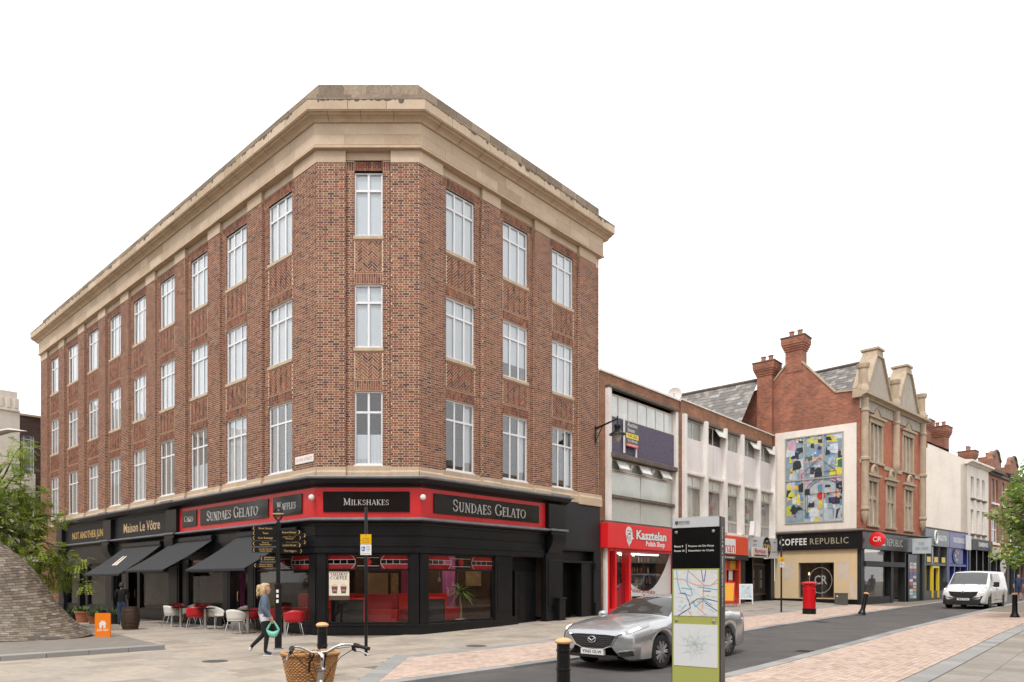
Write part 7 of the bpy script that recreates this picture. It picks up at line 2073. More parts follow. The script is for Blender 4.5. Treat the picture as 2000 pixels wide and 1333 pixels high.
# --- lamp head at the left edge
lh = thing('street_lamp', 'curved pale street lamp head reaching in at the left picture edge', 'street lamp', (ray(-60, 19.5), 19.5, 0))
xb_, y_ = ray(-60, 19.5), 19.5
b = MB(); b.tube([(xb_, y_, 0), (xb_, y_, 4.5), (xb_ + .1, y_, 5.4), (xb_ + .5, y_, 5.75)], [.09, .07, .06, .05], 10); b.build('column', M['steel'], lh, smooth=True)
b = MB(); b.tube([(xb_ + .35, y_, 5.62), (xb_ + .7, y_, 5.80), (xb_ + 1.15, y_, 5.90), (xb_ + 1.6, y_, 5.87)], [.10, .17, .13, .02], 12, flat=.45); b.build('lamp_head', pm('lamp_silver', (.55, .52, .48, 1), .35, metal=.4, var=.2), lh, smooth=True)

# --- ironwork in the ground
for k, (s_, w_, lab) in enumerate(((-1.6, 7.42, 'square iron gully grate at the far kerb near the corner'), (14.0, 7.42, 'square iron gully grate at the far kerb opposite the pillar box'), (3.2, 10.3, 'square iron gully grate at the near kerb right of the totem'))):
    x, y = xy(s_, w_); t_ = thing('gully_grate', lab, 'drain', (x, y, gsw(s_, w_) - ROAD_DROP), R(45), 'gully grates along the kerbs')
    b = MB(); b.box(-.23, .23, -.23, .23, -.02, .004); b.build('frame', M['blackmetal'], t_, local=True)
    b = MB()
    for q in range(7): b.box(-.19, .19, -.19 + q * .058, -.165 + q * .058, .004, .012)
    b.build('bars', pm('worn_iron', (.06, .055, .05, 1), .5, metal=.4), t_, local=True)
for px, py, lab in ((420, 1292, 'round iron cover set in the paving left of the bicycle'), (930, 1262, 'round iron cover set in the footway before the panelled door')):
    p = at(px, py); b = MB(); b.lathe([(.27, -.02), (.27, .005), (.255, .007), (.25, .004), (0, .004)], 28); o = b.build('inspection_cover', pm('cover_iron', (.10, .09, .08, 1), .6, var=.4, scale=20, bump=.6, bscale=60), None, label=lab, cat='drain cover', smooth=30); o.location = p

# ================================================================== VEHICLES
def crom(xs_, ys_, x):
    """smooth curve through the given points"""
    i = int(np.searchsorted(xs_, x)) - 1
    i = min(max(i, 0), len(xs_) - 2)
    h = xs_[i + 1] - xs_[i]; t = min(1, max(0, (x - xs_[i]) / h))
    m = lambda k: 0.0 if k in (0, len(xs_) - 1) or (ys_[k + 1] - ys_[k]) * (ys_[k] - ys_[k - 1]) <= 0 else (ys_[k + 1] - ys_[k - 1]) / (xs_[k + 1] - xs_[k - 1])
    t2, t3 = t * t, t * t * t
    return (2 * t3 - 3 * t2 + 1) * ys_[i] + (t3 - 2 * t2 + t) * h * m(i) + (3 * t2 - 2 * t3) * ys_[i + 1] + (t3 - t2) * h * m(i + 1)

class Loft:
    """a car body from cross sections: x, half width, sill, widest, shoulder, roof-edge half width, roof edge, roof centre"""
    def __init__(s, st):
        s.st = sorted(st)
    def ring(s, x):
        xs_ = [q[0] for q in s.st]
        v = [float(np.interp(x, xs_, [q[k] for q in s.st])) for k in range(1, 8)]
        w_, zb, zm, zs_, wt, zt, zc = v
        zm = max(zm, zb + .085); zs_ = max(zs_, zm + .05)
        half = [(w_ * .84, zb), (w_ * .975, zb + .05), (w_, zm), (w_ * .985, (zm + zs_) / 2 + .02), (w_ * .955, zs_), (w_ * .955 * .5 + wt * .5 + .012, (zs_ + zt) / 2 + .01), (wt, zt), (wt * .88, zt + (zc - zt) * .45), (wt * .5, zc - (zc - zt) * .12), (0, zc)]
        return half
    def point(s, x, j, side):
        h = s.ring(x); k = int(math.floor(j)); f = j - k
        a = h[k]; b_ = h[min(k + 1, len(h) - 1)]
        return (x, side * (a[0] * (1 - f) + b_[0] * f), a[1] * (1 - f) + b_[1] * f)
    def body(s, parent, mat):
        b = MB()
        xs_ = [q[0] for q in s.st]
        rings = []
        for x in xs_:
            h = s.ring(x)
            r_ = [(x, -y, z) for y, z in h] + [(x, y, z) for y, z in h[-2::-1]]
            rings.append(r_)
        n = len(rings[0])
        vs_ = [p for r_ in rings for p in r_]
        fs = [(i * n + k, i * n + k + 1, (i + 1) * n + k + 1, (i + 1) * n + k) for i in range(len(rings) - 1) for k in range(n - 1)]
        fs += [tuple(range(n)), tuple((len(rings) - 1) * n + k for k in range(n - 1, -1, -1))]
        b.add(vs_, fs)
        return b.build('body', mat, parent, smooth=60, local=True)
    def panel(s, name, mat, parent, pts, side, off=.006, nx=10, nj=5):
        """patch on the body: pts = four corners (x, j) in order; curved with the body and set slightly proud"""
        b = MB(); vs_ = []
        (xa, ja), (xb, jb), (xc, jc), (xd, jd) = pts
        for i in range(nx + 1):
            u = i / nx
            for k in range(nj + 1):
                v = k / nj
                x = (xa * (1 - u) + xb * u) * (1 - v) + (xd * (1 - u) + xc * u) * v
                j = (ja * (1 - u) + jb * u) * (1 - v) + (jd * (1 - u) + jc * u) * v
                if side == 0:      # across the car: j runs from one side over the centre to the other
                    sg = 1 if j >= 9 else -1
                    jj = 9 - abs(j - 9)
                    p = s.point(x, jj, sg)
                else:
                    p = s.point(x, j, side)
                vs_.append(Vector(p))
        fs = []
        for i in range(nx):
            for k in range(nj):
                fs.append((i * (nj + 1) + k, (i + 1) * (nj + 1) + k, (i + 1) * (nj + 1) + k + 1, i * (nj + 1) + k + 1))
        cen = Vector((0, 0, .75))
        out = []
        for i in range(nx + 1):
            for k in range(nj + 1):
                a = vs_[min(i + 1, nx) * (nj + 1) + k] - vs_[max(i - 1, 0) * (nj + 1) + k]
                c = vs_[i * (nj + 1) + min(k + 1, nj)] - vs_[i * (nj + 1) + max(k - 1, 0)]
                n_ = a.cross(c)
                if n_.length > 1e-9: n_.normalize()
                q = vs_[i * (nj + 1) + k]
                if n_.dot(Vector((0, q.y, q.z - .75))) < 0: n_ = -n_
                out.append(tuple(q + n_ * off))
        b.add(out, fs)
        return b.build(name, mat, parent, smooth='all', local=True)

def arch(xc, r_, base, zb=.2, wz=.33):
    """stations round a wheel arch; base(x) gives the other values"""
    out = []
    for dx in (-r_ - .012, -r_, -r_ * .92, -r_ * .75, -r_ * .5, -r_ * .25, 0, r_ * .25, r_ * .5, r_ * .75, r_ * .92, r_, r_ + .012):
        z = zb if abs(dx) > r_ else max(zb, wz + math.sqrt(max(0, r_ * r_ - dx * dx)))
        v = base(xc + dx)
        out.append((xc + dx, v[0], z) + tuple(v[1:]))
    return out

def wheel(parent, x, y, r_, wd, rimmat, spokes=10, side=1):
    b = MB(); b.lathe([(r_ * .70, -wd / 2), (r_ * .93, -wd / 2), (r_, -wd * .36), (r_, wd * .36), (r_ * .93, wd / 2), (r_ * .70, wd / 2), (r_ * .68, 0)], 36, c=(x, y, r_), axis='y', cap=False)
    w_ = b.build('wheel', M['rubber'], parent, smooth=35, local=True)
    b = MB(); yo = y + side * wd * .40
    b.lathe([(r_ * .73, -.01), (r_ * .73, .012), (r_ * .68, .014), (r_ * .66, -.01)], 32, c=(x, yo, r_), axis='y', cap=False)
    for k in range(spokes):
        a = 2 * math.pi * k / spokes
        for dd in (-.10, .10):
            p0 = (x + r_ * .14 * math.cos(a + dd * 2), yo, r_ + r_ * .14 * math.sin(a + dd * 2)); p1 = (x + r_ * .68 * math.cos(a + dd), yo, r_ + r_ * .68 * math.sin(a + dd))
            b.tube([p0, p1], [.022, .016], 6)
    b.lathe([(.0, -.02), (r_ * .18, -.02), (r_ * .17, .015), (.0, .02)], 18, c=(x, yo, r_), axis='y')
    rm = b.build('rim', rimmat, w_, smooth=30, local=True)
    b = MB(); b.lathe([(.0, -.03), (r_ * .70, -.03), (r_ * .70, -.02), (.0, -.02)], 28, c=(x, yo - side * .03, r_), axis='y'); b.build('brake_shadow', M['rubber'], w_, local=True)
    return w_

def nose(xs_, ys_):
    return lambda y: float(np.interp(abs(y), ys_, xs_))
def face_piece(name, mat, parent, poly, nx, off=.012, thick=.02, local=True):
    """flat-cut piece on the nose: poly of (y, z) wrapped on the plan curve nx(y)"""
    # refine edges so it follows the curve
    pts = []
    for i in range(len(poly)):
        a, c = poly[i], poly[(i + 1) % len(poly)]
        m_ = max(1, int(abs(a[0] - c[0]) / .06))
        pts += [(a[0] + (c[0] - a[0]) * k / m_, a[1] + (c[1] - a[1]) * k / m_) for k in range(m_)]
    b = MB(); n = len(pts)
    fr = [(nx(y) - off, y, z) for y, z in pts]; bk = [(nx(y) - off + thick + .05, y, z) for y, z in pts]
    b.add(fr + bk, [(i, (i + 1) % n, n + (i + 1) % n, n + i) for i in range(n)])
    o = MB(); o.v = b.v; o.f = b.f; o.m = b.m
    bm = bmesh.new()
    vs_ = [bm.verts.new(p) for p in b.v]
    for f in b.f: bm.faces.new([vs_[i] for i in f])
    try:
        es = [bm.edges.get((vs_[i], vs_[(i + 1) % n])) for i in range(n)]
        bmesh.ops.triangle_fill(bm, edges=es, use_beauty=True)
    except Exception: bm.faces.new(vs_[:n])
    bmesh.ops.recalc_face_normals(bm, faces=bm.faces)
    me = bpy.data.meshes.new(name); bm.to_mesh(me); bm.free(); me.materials.append(mat)
    ob = bpy.data.objects.new(name, me); COL.objects.link(ob); adopt(ob, parent, local)
    return ob

M['carglass'] = pm('car_glass', (.04, .04, .037, 1), .02, var=.15, scale=1)
M['chrome'] = flat('chrome', (.75, .75, .76, 1), .08, 1.0)
M['headlamp'] = flat('headlamp_glow', (1.0, .82, .55, 1), .3, emit=5.0)
M['lampclear'] = flat('lamp_lens', (.35, .36, .37, 1), .08)
M['plastic'] = pm('black_plastic', (.018, .018, .019, 1), .45, var=.2)
M['alloy'] = flat('alloy', (.42, .42, .43, 1), .3, .8)
M['plate'] = flat('number_plate', (.74, .74, .72, 1), .5)

def saloon(name, label, paint, origin, yaw, sx, plate, group=None):
    t_ = thing(name, label, 'car', origin, yaw, group, (sx, 1, 1))
    def base(x):
        k = [(-2.43, .52, .50, .64, .42, .70, .715), (-2.40, .68, .51, .67, .57, .745, .765), (-2.33, .79, .53, .70, .64, .79, .82), (-2.2, .865, .55, .745, .69, .835, .87), (-1.9, .91, .57, .80, .735, .89, .935), (-1.45, .925, .58, .855, .765, .945, .99), (-1.05, .925, .585, .90, .765, .98, 1.03), (-.92, .925, .585, .915, .755, .99, 1.04), (-.5, .925, .585, .93, .675, 1.185, 1.245), (-.08, .925, .585, .945, .605, 1.335, 1.395), (.4, .925, .585, .955, .585, 1.385, 1.455), (.9, .925, .59, .97, .575, 1.365, 1.44), (1.4, .92, .60, .985, .58, 1.28, 1.36), (1.9, .90, .62, 1.0, .62, 1.085, 1.14), (2.2, .875, .63, .985, .64, 1.03, 1.07), (2.36, .81, .62, .93, .62, .97, 1.0), (2.43, .70, .60, .85, .55, .88, .90)]
        return [float(crom([q[0] for q in k], [q[i] for q in k], x)) for i in (1, 2, 3, 4, 5, 6)]
    zbf = lambda x: float(np.interp(x, [-2.43, -2.40, -2.3, -2.1, 2.1, 2.3, 2.43], [.46, .30, .22, .19, .19, .26, .42]))
    st = []
    for x in [-2.43, -2.42, -2.40, -2.37, -2.33, -2.27, -2.2, -2.12, -2.05, -1.97, -1.9, -1.84] + [-1.02 + .075 * q for q in range(27)] + [1.85, 1.95, 2.03, 2.1, 2.2, 2.28, 2.36, 2.4, 2.43]:
        v = base(x); st.append((x, v[0], zbf(x)) + tuple(v[1:]))
    st += arch(-1.43, .37, base) + arch(1.40, .37, base)
    L = Loft(st)
    L.body(t_, paint)
    for sd in (-1, 1):
        w1 = L.panel('window', M['carglass'], t_, [(-.66, 4.25), (.22, 4.2), (.22, 5.92), (-.12, 5.85)], sd, .004)
        L.panel('window', M['carglass'], t_, [(.30, 4.2), (1.02, 4.2), (1.08, 5.92), (.30, 5.92)], sd, .004)
        L.panel('window', M['carglass'], t_, [(1.12, 4.2), (1.62, 4.5), (1.35, 5.9), (1.17, 5.92)], sd, .004)
        L.panel('window_trim', M['chrome'], t_, [(-.6, 4.08), (1.6, 4.1), (1.6, 4.2), (-.6, 4.16)], sd, .006, 14, 1)
        L.panel('door_seam', M['plastic'], t_, [(-.66, 1.2), (-.648, 1.2), (-.648, 4.0), (-.66, 4.0)], sd, .002, 1, 8)
        L.panel('door_seam', M['plastic'], t_, [(.32, 1.2), (.332, 1.2), (.332, 4.0), (.32, 4.0)], sd, .002, 1, 8)
        L.panel('sill_trim', M['plastic'], t_, [(-1.0, .1), (1.0, .1), (1.0, .9), (-1.0, .9)], sd, .004, 8, 2)
        for x in (.16, .95):
            b = MB(); b.tube([(x, sd * .905, .83), (x + .05, sd * .93, .835), (x + .17, sd * .93, .84), (x + .22, sd * .905, .84)], .014, 6); b.build('door_handle', paint, t_, smooth=True, local=True)
        L.panel('bonnet_seam', M['plastic'], t_, [(-2.25, 6.45), (-.98, 6.25), (-.98, 6.32), (-2.25, 6.52)], sd, .003, 14, 1)
        L.panel('door_crease', silver if 0 else M['alloy'], t_, [(-1.0, 3.0), (1.0, 3.1), (1.0, 3.14), (-1.0, 3.04)], sd, .004, 12, 1)
        b = MB(); b.ball((-.68, sd * 1.0, 1.01), (.09, .11, .075), 12, 8); b.tube([(-.66, sd * .88, .95), (-.68, sd * .97, .98)], .025, 6); b.build('wing_mirror', paint, t_, smooth='all', local=True)
        L.panel('headlight', M['lampclear'], t_, [(-2.38, 4.5), (-1.80, 4.75), (-1.68, 5.9), (-2.35, 5.75)], sd, .010, 8, 4)
        L.panel('headlight_glow', M['headlamp'], t_, [(-2.31, 4.75), (-2.05, 4.85), (-2.04, 5.3), (-2.30, 5.3)], sd, .014, 5, 3)
        L.panel('tail_light', flat('tail_red', (.45, .01, .015, 1), .2), t_, [(2.1, 3.4), (2.36, 3.4), (2.34, 4.3), (2.12, 4.3)], sd, .008, 4, 3)
    L.panel('windscreen', M['carglass'], t_, [(-.89, 6.35), (-.89, 11.65), (-.12, 11.5), (-.12, 6.5)], 0, .005, 16, 12)
    L.panel('rear_window', M['carglass'], t_, [(1.90, 6.4), (1.90, 11.6), (1.34, 11.4), (1.34, 6.6)], 0, .005, 16, 10)
    nx = nose([-2.435, -2.43, -2.40, -2.33, -2.2, -1.9], [0, .52, .68, .79, .865, .91])
    gr = face_piece('grille', M['plastic'], t_, [(-.52, .685), (-.42, .50), (-.24, .43), (.24, .43), (.42, .50), (.52, .685), (.30, .70), (-.30, .70)], nx, .016)
    for z in (.48, .52, .56, .60, .64):
        face_piece('grille_bar', flat('gun', (.09, .09, .095, 1), .35, .5), t_, [(-.38 - (z - .48) * .5, z), (.38 + (z - .48) * .5, z), (.38 + (z - .48) * .5, z + .012), (-.38 - (z - .48) * .5, z + .012)], nx, .022)
    face_piece('chrome_wing', M['chrome'], t_, [(-.64, .735), (-.53, .68), (-.42, .485), (-.24, .41), (.24, .41), (.42, .485), (.53, .68), (.64, .735), (.55, .705), (.445, .515), (.255, .435), (-.255, .435), (-.445, .515), (-.55, .705)], nx, .020)
    b = MB(); b.tube([(nx(0) - .035, .085 * math.cos(t), .60 + .06 * math.sin(t)) for t in np.linspace(0, 2 * math.pi, 21)], .010, 6); b.tube([(nx(0) - .037, -.07, .625), (nx(0) - .037, -.03, .595), (nx(0) - .037, 0, .575), (nx(0) - .037, .03, .595), (nx(0) - .037, .07, .625)], .010, 6); b.build('emblem', M['chrome'], t_, smooth=True, local=True)
    pl = face_piece('number_plate', M['plate'], t_, [(-.26, .30), (.26, .30), (.26, .41), (-.26, .41)], nx, .034)
    Fp = lambda a, n, z: (nx(0) - .034 - n, -a, z)
    o = text('plate_lettering', plate, Fp, 0, .355, .085, flat('plate_ink', (.02, .02, .02, 1)), t_, n=.0, ext=.002, width=.44, bold=.01); o.matrix_parent_inverse = Matrix()
    face_piece('lower_intake', M['plastic'], t_, [(-.55, .24), (.55, .24), (.50, .30), (-.50, .30)], nx, .014)
    for sd in (-1, 1):
        face_piece('fog_recess', M['plastic'], t_, [(sd * .56, .36), (sd * .80, .40), (sd * .82, .31), (sd * .62, .29)], nx, .012)
        face_piece('fog_trim', M['chrome'], t_, [(sd * .55, .385), (sd * .82, .43), (sd * .82, .415), (sd * .56, .37)], nx, .016)
    b = MB(); b.box(-1.75, 1.75, -.70, .70, .16, .45); b.build('underbody', M['rubber'], t_, local=True)
    for x in (-1.43, 1.40):
        for sd in (-1, 1): wheel(t_, x, sd * .79, .335, .22, M['alloy'], 10, sd)
    b = MB(); b.box(2.40, 2.45, -.5, .5, .3, .45); b.build('rear_bumper_trim', M['plastic'], t_, local=True)
    return t_

silver = pm('silver_paint', (.50, .51, .53, 1), .24, metal=.7, var=.02, coat=.6)
P1, P2 = Vector(at(1284.6, 1306, .05)), Vector(at(1415, 1281, .05))
dv_ = (P2 - P1); Lw = math.hypot(dv_.x, dv_.y); ux = Vector((dv_.x, dv_.y, 0)).normalized(); uy = Vector((-ux.y, ux.x, 0))
mid = (P1 + P2) / 2 + uy * .79
saloon('silver_car', 'silver saloon car with lit headlights driving behind the map totem', silver, (mid.x, mid.y, gz(mid.x, mid.y) - .05), math.atan2(ux.y, ux.x), min(1.16, Lw / 2.83), 'YX65 OLW')

def van():
    Pa, Pb = Vector(at(1877, 1190, .05)), Vector(at(1951, 1189, .05))
    cen = (Pa + Pb) / 2
    yaw = math.atan2(.66, .75)
    ux = Vector((math.cos(yaw), math.sin(yaw), 0))
    o = cen + ux * 1.55 + Vector((-.36, .36, 0))
    t_ = thing('white_van', 'white panel van with black bumper driving towards the camera', 'van', (o.x, o.y, gz(o.x, o.y) - .05), yaw)
    t_.scale = (1.0, 1.0, 1.0)
    def base(x):
        k = [(-2.52, .70, .62, .80, .55, .86, .88), (-2.47, .86, .62, .84, .66, .93, .96), (-2.35, .93, .65, .90, .72, 1.02, 1.06), (-2.0, .965, .70, 1.02, .78, 1.13, 1.17), (-1.65, .97, .75, 1.10, .82, 1.20, 1.235), (-1.2, .975, .8, 1.14, .80, 1.55, 1.60), (-.78, .975, .85, 1.16, .775, 1.84, 1.90), (-.4, .975, .9, 1.18, .785, 1.885, 1.955), (.5, .975, .9, 1.2, .80, 1.90, 1.97), (2.3, .975, .9, 1.2, .80, 1.90, 1.96), (2.45, .95, .9, 1.18, .77, 1.86, 1.91), (2.5, .90, .9, 1.15, .72, 1.80, 1.84)]
        return [float(crom([q[0] for q in k], [q[i] for q in k], x)) for i in (1, 2, 3, 4, 5, 6)]
    zbf = lambda x: float(np.interp(x, [-2.52, -2.47, -2.35, 2.5], [.50, .30, .22, .26]))
    st = [(x, base(x)[0], zbf(x)) + tuple(base(x)[1:]) for x in [-2.52, -2.50, -2.47, -2.42, -2.35, -2.25, -2.15, -2.05, -1.97] + [-1.12 + .1 * q for q in range(22)] + [1.93, 2.0, 2.2, 2.3, 2.4, 2.45, 2.5]]
    st += arch(-1.55, .38, base, .22, .34) + arch(1.5, .38, base, .22, .34)
    L = Loft(st)
    wp = pm('van_white', (.78, .78, .78, 1), .25, var=.03, coat=.4)
    L.body(t_, wp)
    L.panel('windscreen', pm('van_screen', (.10, .105, .105, 1), .05, var=.1), t_, [(-1.60, 6.35), (-1.60, 11.65), (-.80, 11.45), (-.80, 6.55)], 0, .006, 16, 12)
    for sd in (-1, 1):
        L.panel('window', M['carglass'], t_, [(-1.30, 4.3), (-.38, 4.25), (-.38, 5.85), (-.82, 5.85)], sd, .005)
        L.panel('window_recess', pm('van_panel', (.62, .62, .62, 1), .3), t_, [(-.2, 4.3), (.9, 4.25), (.9, 5.8), (-.2, 5.8)], sd, .004)
        L.panel('door_seam', M['plastic'], t_, [(-.30, 1.2), (-.285, 1.2), (-.285, 5.9), (-.30, 5.9)], sd, .003, 1, 8)
        L.panel('door_seam', M['plastic'], t_, [(.98, 1.2), (.995, 1.2), (.995, 5.9), (.98, 5.9)], sd, .003, 1, 8)
        L.panel('sill_trim', M['plastic'], t_, [(-1.1, .1), (1.05, .1), (1.05, 1.3), (-1.1, 1.3)], sd, .005, 8, 2)
        L.panel('headlight', M['lampclear'], t_, [(-2.44, 4.6), (-1.95, 4.7), (-1.80, 5.95), (-2.40, 5.6)], sd, .010, 8, 4)
        L.panel('headlight_glow', M['headlamp'], t_, [(-2.36, 4.75), (-2.2, 4.8), (-2.18, 5.3), (-2.34, 5.3)], sd, .014, 5, 3)
        for x in (-.45, -.12):
            b = MB(); b.box(x, x + .16, sd * .965, sd * .985, 1.0, 1.03); b.build('door_handle', M['plastic'], t_, local=True)
        b = MB(); b.box(-1.16, -1.0, sd * 1.0, sd * 1.22, 1.12, 1.38); b.tube([(-1.08, sd * .93, 1.18), (-1.08, sd * 1.05, 1.2)], .04, 6); b.build('wing_mirror', M['plastic'], t_, bevel=.03, segs=2, local=True)
    nx = nose([-2.53, -2.52, -2.47, -2.35, -2.0], [0, .70, .86, .93, .965])
    face_piece('bumper', M['plastic'], t_, [(-.97, .62), (-.97, .26), (-.8, .22), (.8, .22), (.97, .26), (.97, .62), (.86, .70), (.62, .56), (.35, .50), (-.35, .50), (-.62, .56), (-.86, .70)], nx, .016)
    face_piece('grille', M['plastic'], t_, [(-.62, .90), (-.55, .70), (-.38, .60), (.38, .60), (.55, .70), (.62, .90), (.3, .88), (-.3, .88)], nx, .016)
    for z in (.66, .72, .78): face_piece('grille_bar', flat('gb', (.10, .10, .10, 1), .3, .5), t_, [(-.42, z), (.42, z), (.42, z + .015), (-.42, z + .015)], nx, .024)
    face_piece('badge', M['chrome'], t_, [(0, .95), (-.075, .84), (0, .73), (.075, .84)], nx, .035)
    face_piece('badge_centre', M['plastic'], t_, [(0, .89), (-.03, .84), (0, .79), (.03, .84)], nx, .040)
    face_piece('number_plate', M['plate'], t_, [(-.26, .44), (.26, .44), (.26, .55), (-.26, .55)], nx, .034)
    Fp = lambda a, n, z: (nx(0) - .034 - n, -a, z)
    o = text('plate_lettering', 'YB15 RTW', Fp, 0, .495, .085, flat('plate_ink2', (.02, .02, .02, 1)), t_, n=0, ext=.002, width=.44, bold=.01); o.matrix_parent_inverse = Matrix()
    face_piece('lower_intake', M['rubber'], t_, [(-.6, .28), (.6, .28), (.6, .38), (-.6, .38)], nx, .024)
    b = MB(); b.box(-1.9, 2.3, -.75, .75, .18, .5); b.build('underbody', M['rubber'], t_, local=True)
    for x in (-1.55, 1.5):
        for sd in (-1, 1): wheel(t_, x, sd * .82, .34, .22, M['steel'] if False else flat('van_rim', (.12, .12, .12, 1), .5, .3), 6, sd)
    b = MB(); b.tube([(-1.63, -.55, 1.235), (-1.50, .05, 1.31)], .012, 5); b.tube([(-1.63, .1, 1.245), (-1.50, .62, 1.30)], .012, 5); b.build('wipers', M['plastic'], t_, local=True)
    return t_
van()
p = FK(27.0, 9.6, 0)
saloon('dark_car', 'dark car with lit lamp behind the white van at the right edge', pm('dark_paint', (.012, .013, .018, 1), .2, var=.05, coat=.6), (p[0], p[1], gz(p[0], p[1]) - .05), math.atan2(.66, .75), 1.0, 'KP12 DVE')

# ================================================================== PEOPLE
def person(name, label, loc, yaw, joints, edges, mats, paint_fn, scale=1.0, group=None):
    """one continuous body grown over a posed skeleton; joints: name -> (x, y, z, radius)"""
    t_ = thing(name, label, 'person', loc, yaw, group, (scale,) * 3)
    ks = list(joints)
    me = bpy.data.meshes.new('body_cage')
    me.from_pydata([joints[k][:3] for k in ks], [(ks.index(a), ks.index(c)) for a, c in edges], [])
    o = bpy.data.objects.new('body_cage', me); COL.objects.link(o)
    sk = o.modifiers.new('skin', 'SKIN'); sk.use_smooth_shade = True
    for i, k in enumerate(ks):
        r_ = joints[k][3]
        d = me.skin_vertices[0].data[i]
        d.radius = r_ if isinstance(r_, tuple) else (r_, r_)
        d.use_root = (k == 'pelvis')
    ss = o.modifiers.new('sub', 'SUBSURF'); ss.levels = 2; ss.render_levels = 2
    dg = bpy.context.evaluated_depsgraph_get(); dg.update()
    m2 = bpy.data.meshes.new_from_object(o.evaluated_get(dg), depsgraph=dg)
    bpy.data.objects.remove(o)
    for m_ in mats: m2.materials.append(m_)
    for p in m2.polygons:
        p.material_index = paint_fn(p.center); p.use_smooth = True
    bo = bpy.data.objects.new('body', m2); COL.objects.link(bo); adopt(bo, t_, True)
    return t_, bo
EDG = [('pelvis', 'waist'), ('waist', 'chest'), ('chest', 'neck'), ('neck', 'jaw'), ('jaw', 'head'), ('head', 'crown'),
       ('chest', 'shL'), ('shL', 'elL'), ('elL', 'wrL'), ('wrL', 'haL'), ('chest', 'shR'), ('shR', 'elR'), ('elR', 'wrR'), ('wrR', 'haR'),
       ('pelvis', 'hipL'), ('hipL', 'knL'), ('knL', 'anL'), ('anL', 'toL'), ('pelvis', 'hipR'), ('hipR', 'knR'), ('knR', 'anR'), ('anR', 'toR')]
def add_fingers(J, E, sd, dirv, spread):
    h = Vector(J['ha' + sd][:3]); d = Vector(dirv).normalized(); sp = Vector(spread).normalized()
    for k, (o, L) in enumerate(((-.030, .055), (-.010, .065), (.010, .060), (.028, .048))):
        a = h + sp * o + d * .03; b_ = a + d * L * .5; c = b_ + (d * .6 + Vector((0, 0, -.3))).normalized() * L * .5
        J['f%s%d' % (sd, k)] = (*b_, .009); J['g%s%d' % (sd, k)] = (*c, .008)
        E += [('ha' + sd, 'f%s%d' % (sd, k)), ('f%s%d' % (sd, k), 'g%s%d' % (sd, k))]
    t = h - sp * .045 + d * .01
    J['t' + sd] = (*t, .011); J['u' + sd] = (*(t + d * .035 - sp * .01), .009)
    E += [('wr' + sd, 't' + sd), ('t' + sd, 'u' + sd)]
skin = pm('skin', (.52, .30, .22, 1), .5, var=.06, scale=12)
denim = pm('denim', (.12, .16, .215, 1), .9, var=.35, scale=7)
blk = pm('black_cloth', (.012, .012, .013, 1), .9, var=.2, scale=6)
whitec = pm('white_cloth', (.68, .66, .72, 1), .9, var=.06)
navy = pm('navy_canvas', (.03, .05, .12, 1), .8)
# woman walking to the right
J = {'pelvis': (0, 0, .90, (.135, .125)), 'waist': (.0, 0, 1.03, (.16, .135)), 'chest': (.015, 0, 1.24, (.175, .145)), 'neck': (.03, 0, 1.385, .058), 'jaw': (.065, 0, 1.45, .072), 'head': (.055, 0, 1.53, .094), 'crown': (.04, 0, 1.60, .07),
     'shL': (0, .17, 1.335, .066), 'elL': (-.09, .22, 1.09, .052), 'wrL': (-.02, .22, .90, .036), 'haL': (.0, .22, .84, .028),
     'shR': (.02, -.18, 1.335, .080), 'elR': (-.01, -.245, 1.08, .068), 'wrR': (.15, -.215, .885, .037), 'haR': (.18, -.21, .83, .028),
     'hipL': (0, .085, .86, .10), 'knL': (.0, .08, .49, .062), 'anL': (-.27, .075, .225, .042), 'toL': (-.33, .075, .10, .034),
     'hipR': (.01, -.085, .86, .105), 'knR': (.06, -.08, .47, .065), 'anR': (.02, -.08, .09, .042), 'toR': (.17, -.08, .04, .034)}
E = list(EDG); add_fingers(J, E, 'R', (.1, 0, -1), (1, 0, 0)); add_fingers(J, E, 'L', (.1, 0, -1), (1, 0, 0))
def paint_w(c):
    if c.z > 1.40: return 0
    if c.z < .90 and c.z > .7 and ((c.y < -.15 and c.x > .10) or c.y > .19): return 0
    if abs(c.y) > .15 and c.z > .9: return 1
    if c.z > .985: return 3 if (c.x > .145 and c.z < 1.33) else 1
    if c.z > .80 and abs(c.y) < .2 and c.x > -.2: return 3
    if c.z < .075 and c.x > -.1: return 4
    if c.x < -.285 and c.z < .20: return 3
    return 2
pw = at(516, 1281)
wm, wb_ = person('person', 'blonde woman in denim jacket and black leggings walking with a mint green bag', pw, R(14), J, E, [skin, denim, blk, whitec, navy], paint_w, 1.0)
hairm = pm('blonde_hair', (.55, .40, .22, 1), .55, var=.3, scale=22)
b = MB()
for c, r_ in (((.0, 0, 1.565), (.105, .10, .10)), ((-.06, 0, 1.50), (.085, .09, .12)), ((-.04, .05, 1.44), (.07, .06, .09)), ((-.04, -.055, 1.44), (.07, .06, .09)), ((-.11, 0, 1.57), (.06, .06, .055)), ((.05, 0, 1.615), (.075, .08, .045)), ((-.02, -.085, 1.49), (.05, .035, .08))): b.ball(c, r_, 14, 10)
for k in range(60):
    a = rnd.uniform(0, 6.28); z = rnd.uniform(1.40, 1.6); x, y = -.05 + .10 * math.cos(a), .095 * math.sin(a)
    if x > .02: continue
    b.tube([(x, y, z), (x - .02, y * 1.1, z - .05), (x - .01, y * 1.05, z - .10)], [.012, .01, .004], 5)
b.build('hair', hairm, wm, smooth='all', local=True)
b = MB(); b.ball((.145, 0, 1.505), (.013, .012, .018), 8, 6); b.ball((.055, -.098, 1.51), (.018, .012, .026), 8, 6); b.ball((.055, .098, 1.51), (.018, .012, .026), 8, 6); b.build('nose_and_ears', skin, wm, smooth='all', local=True)
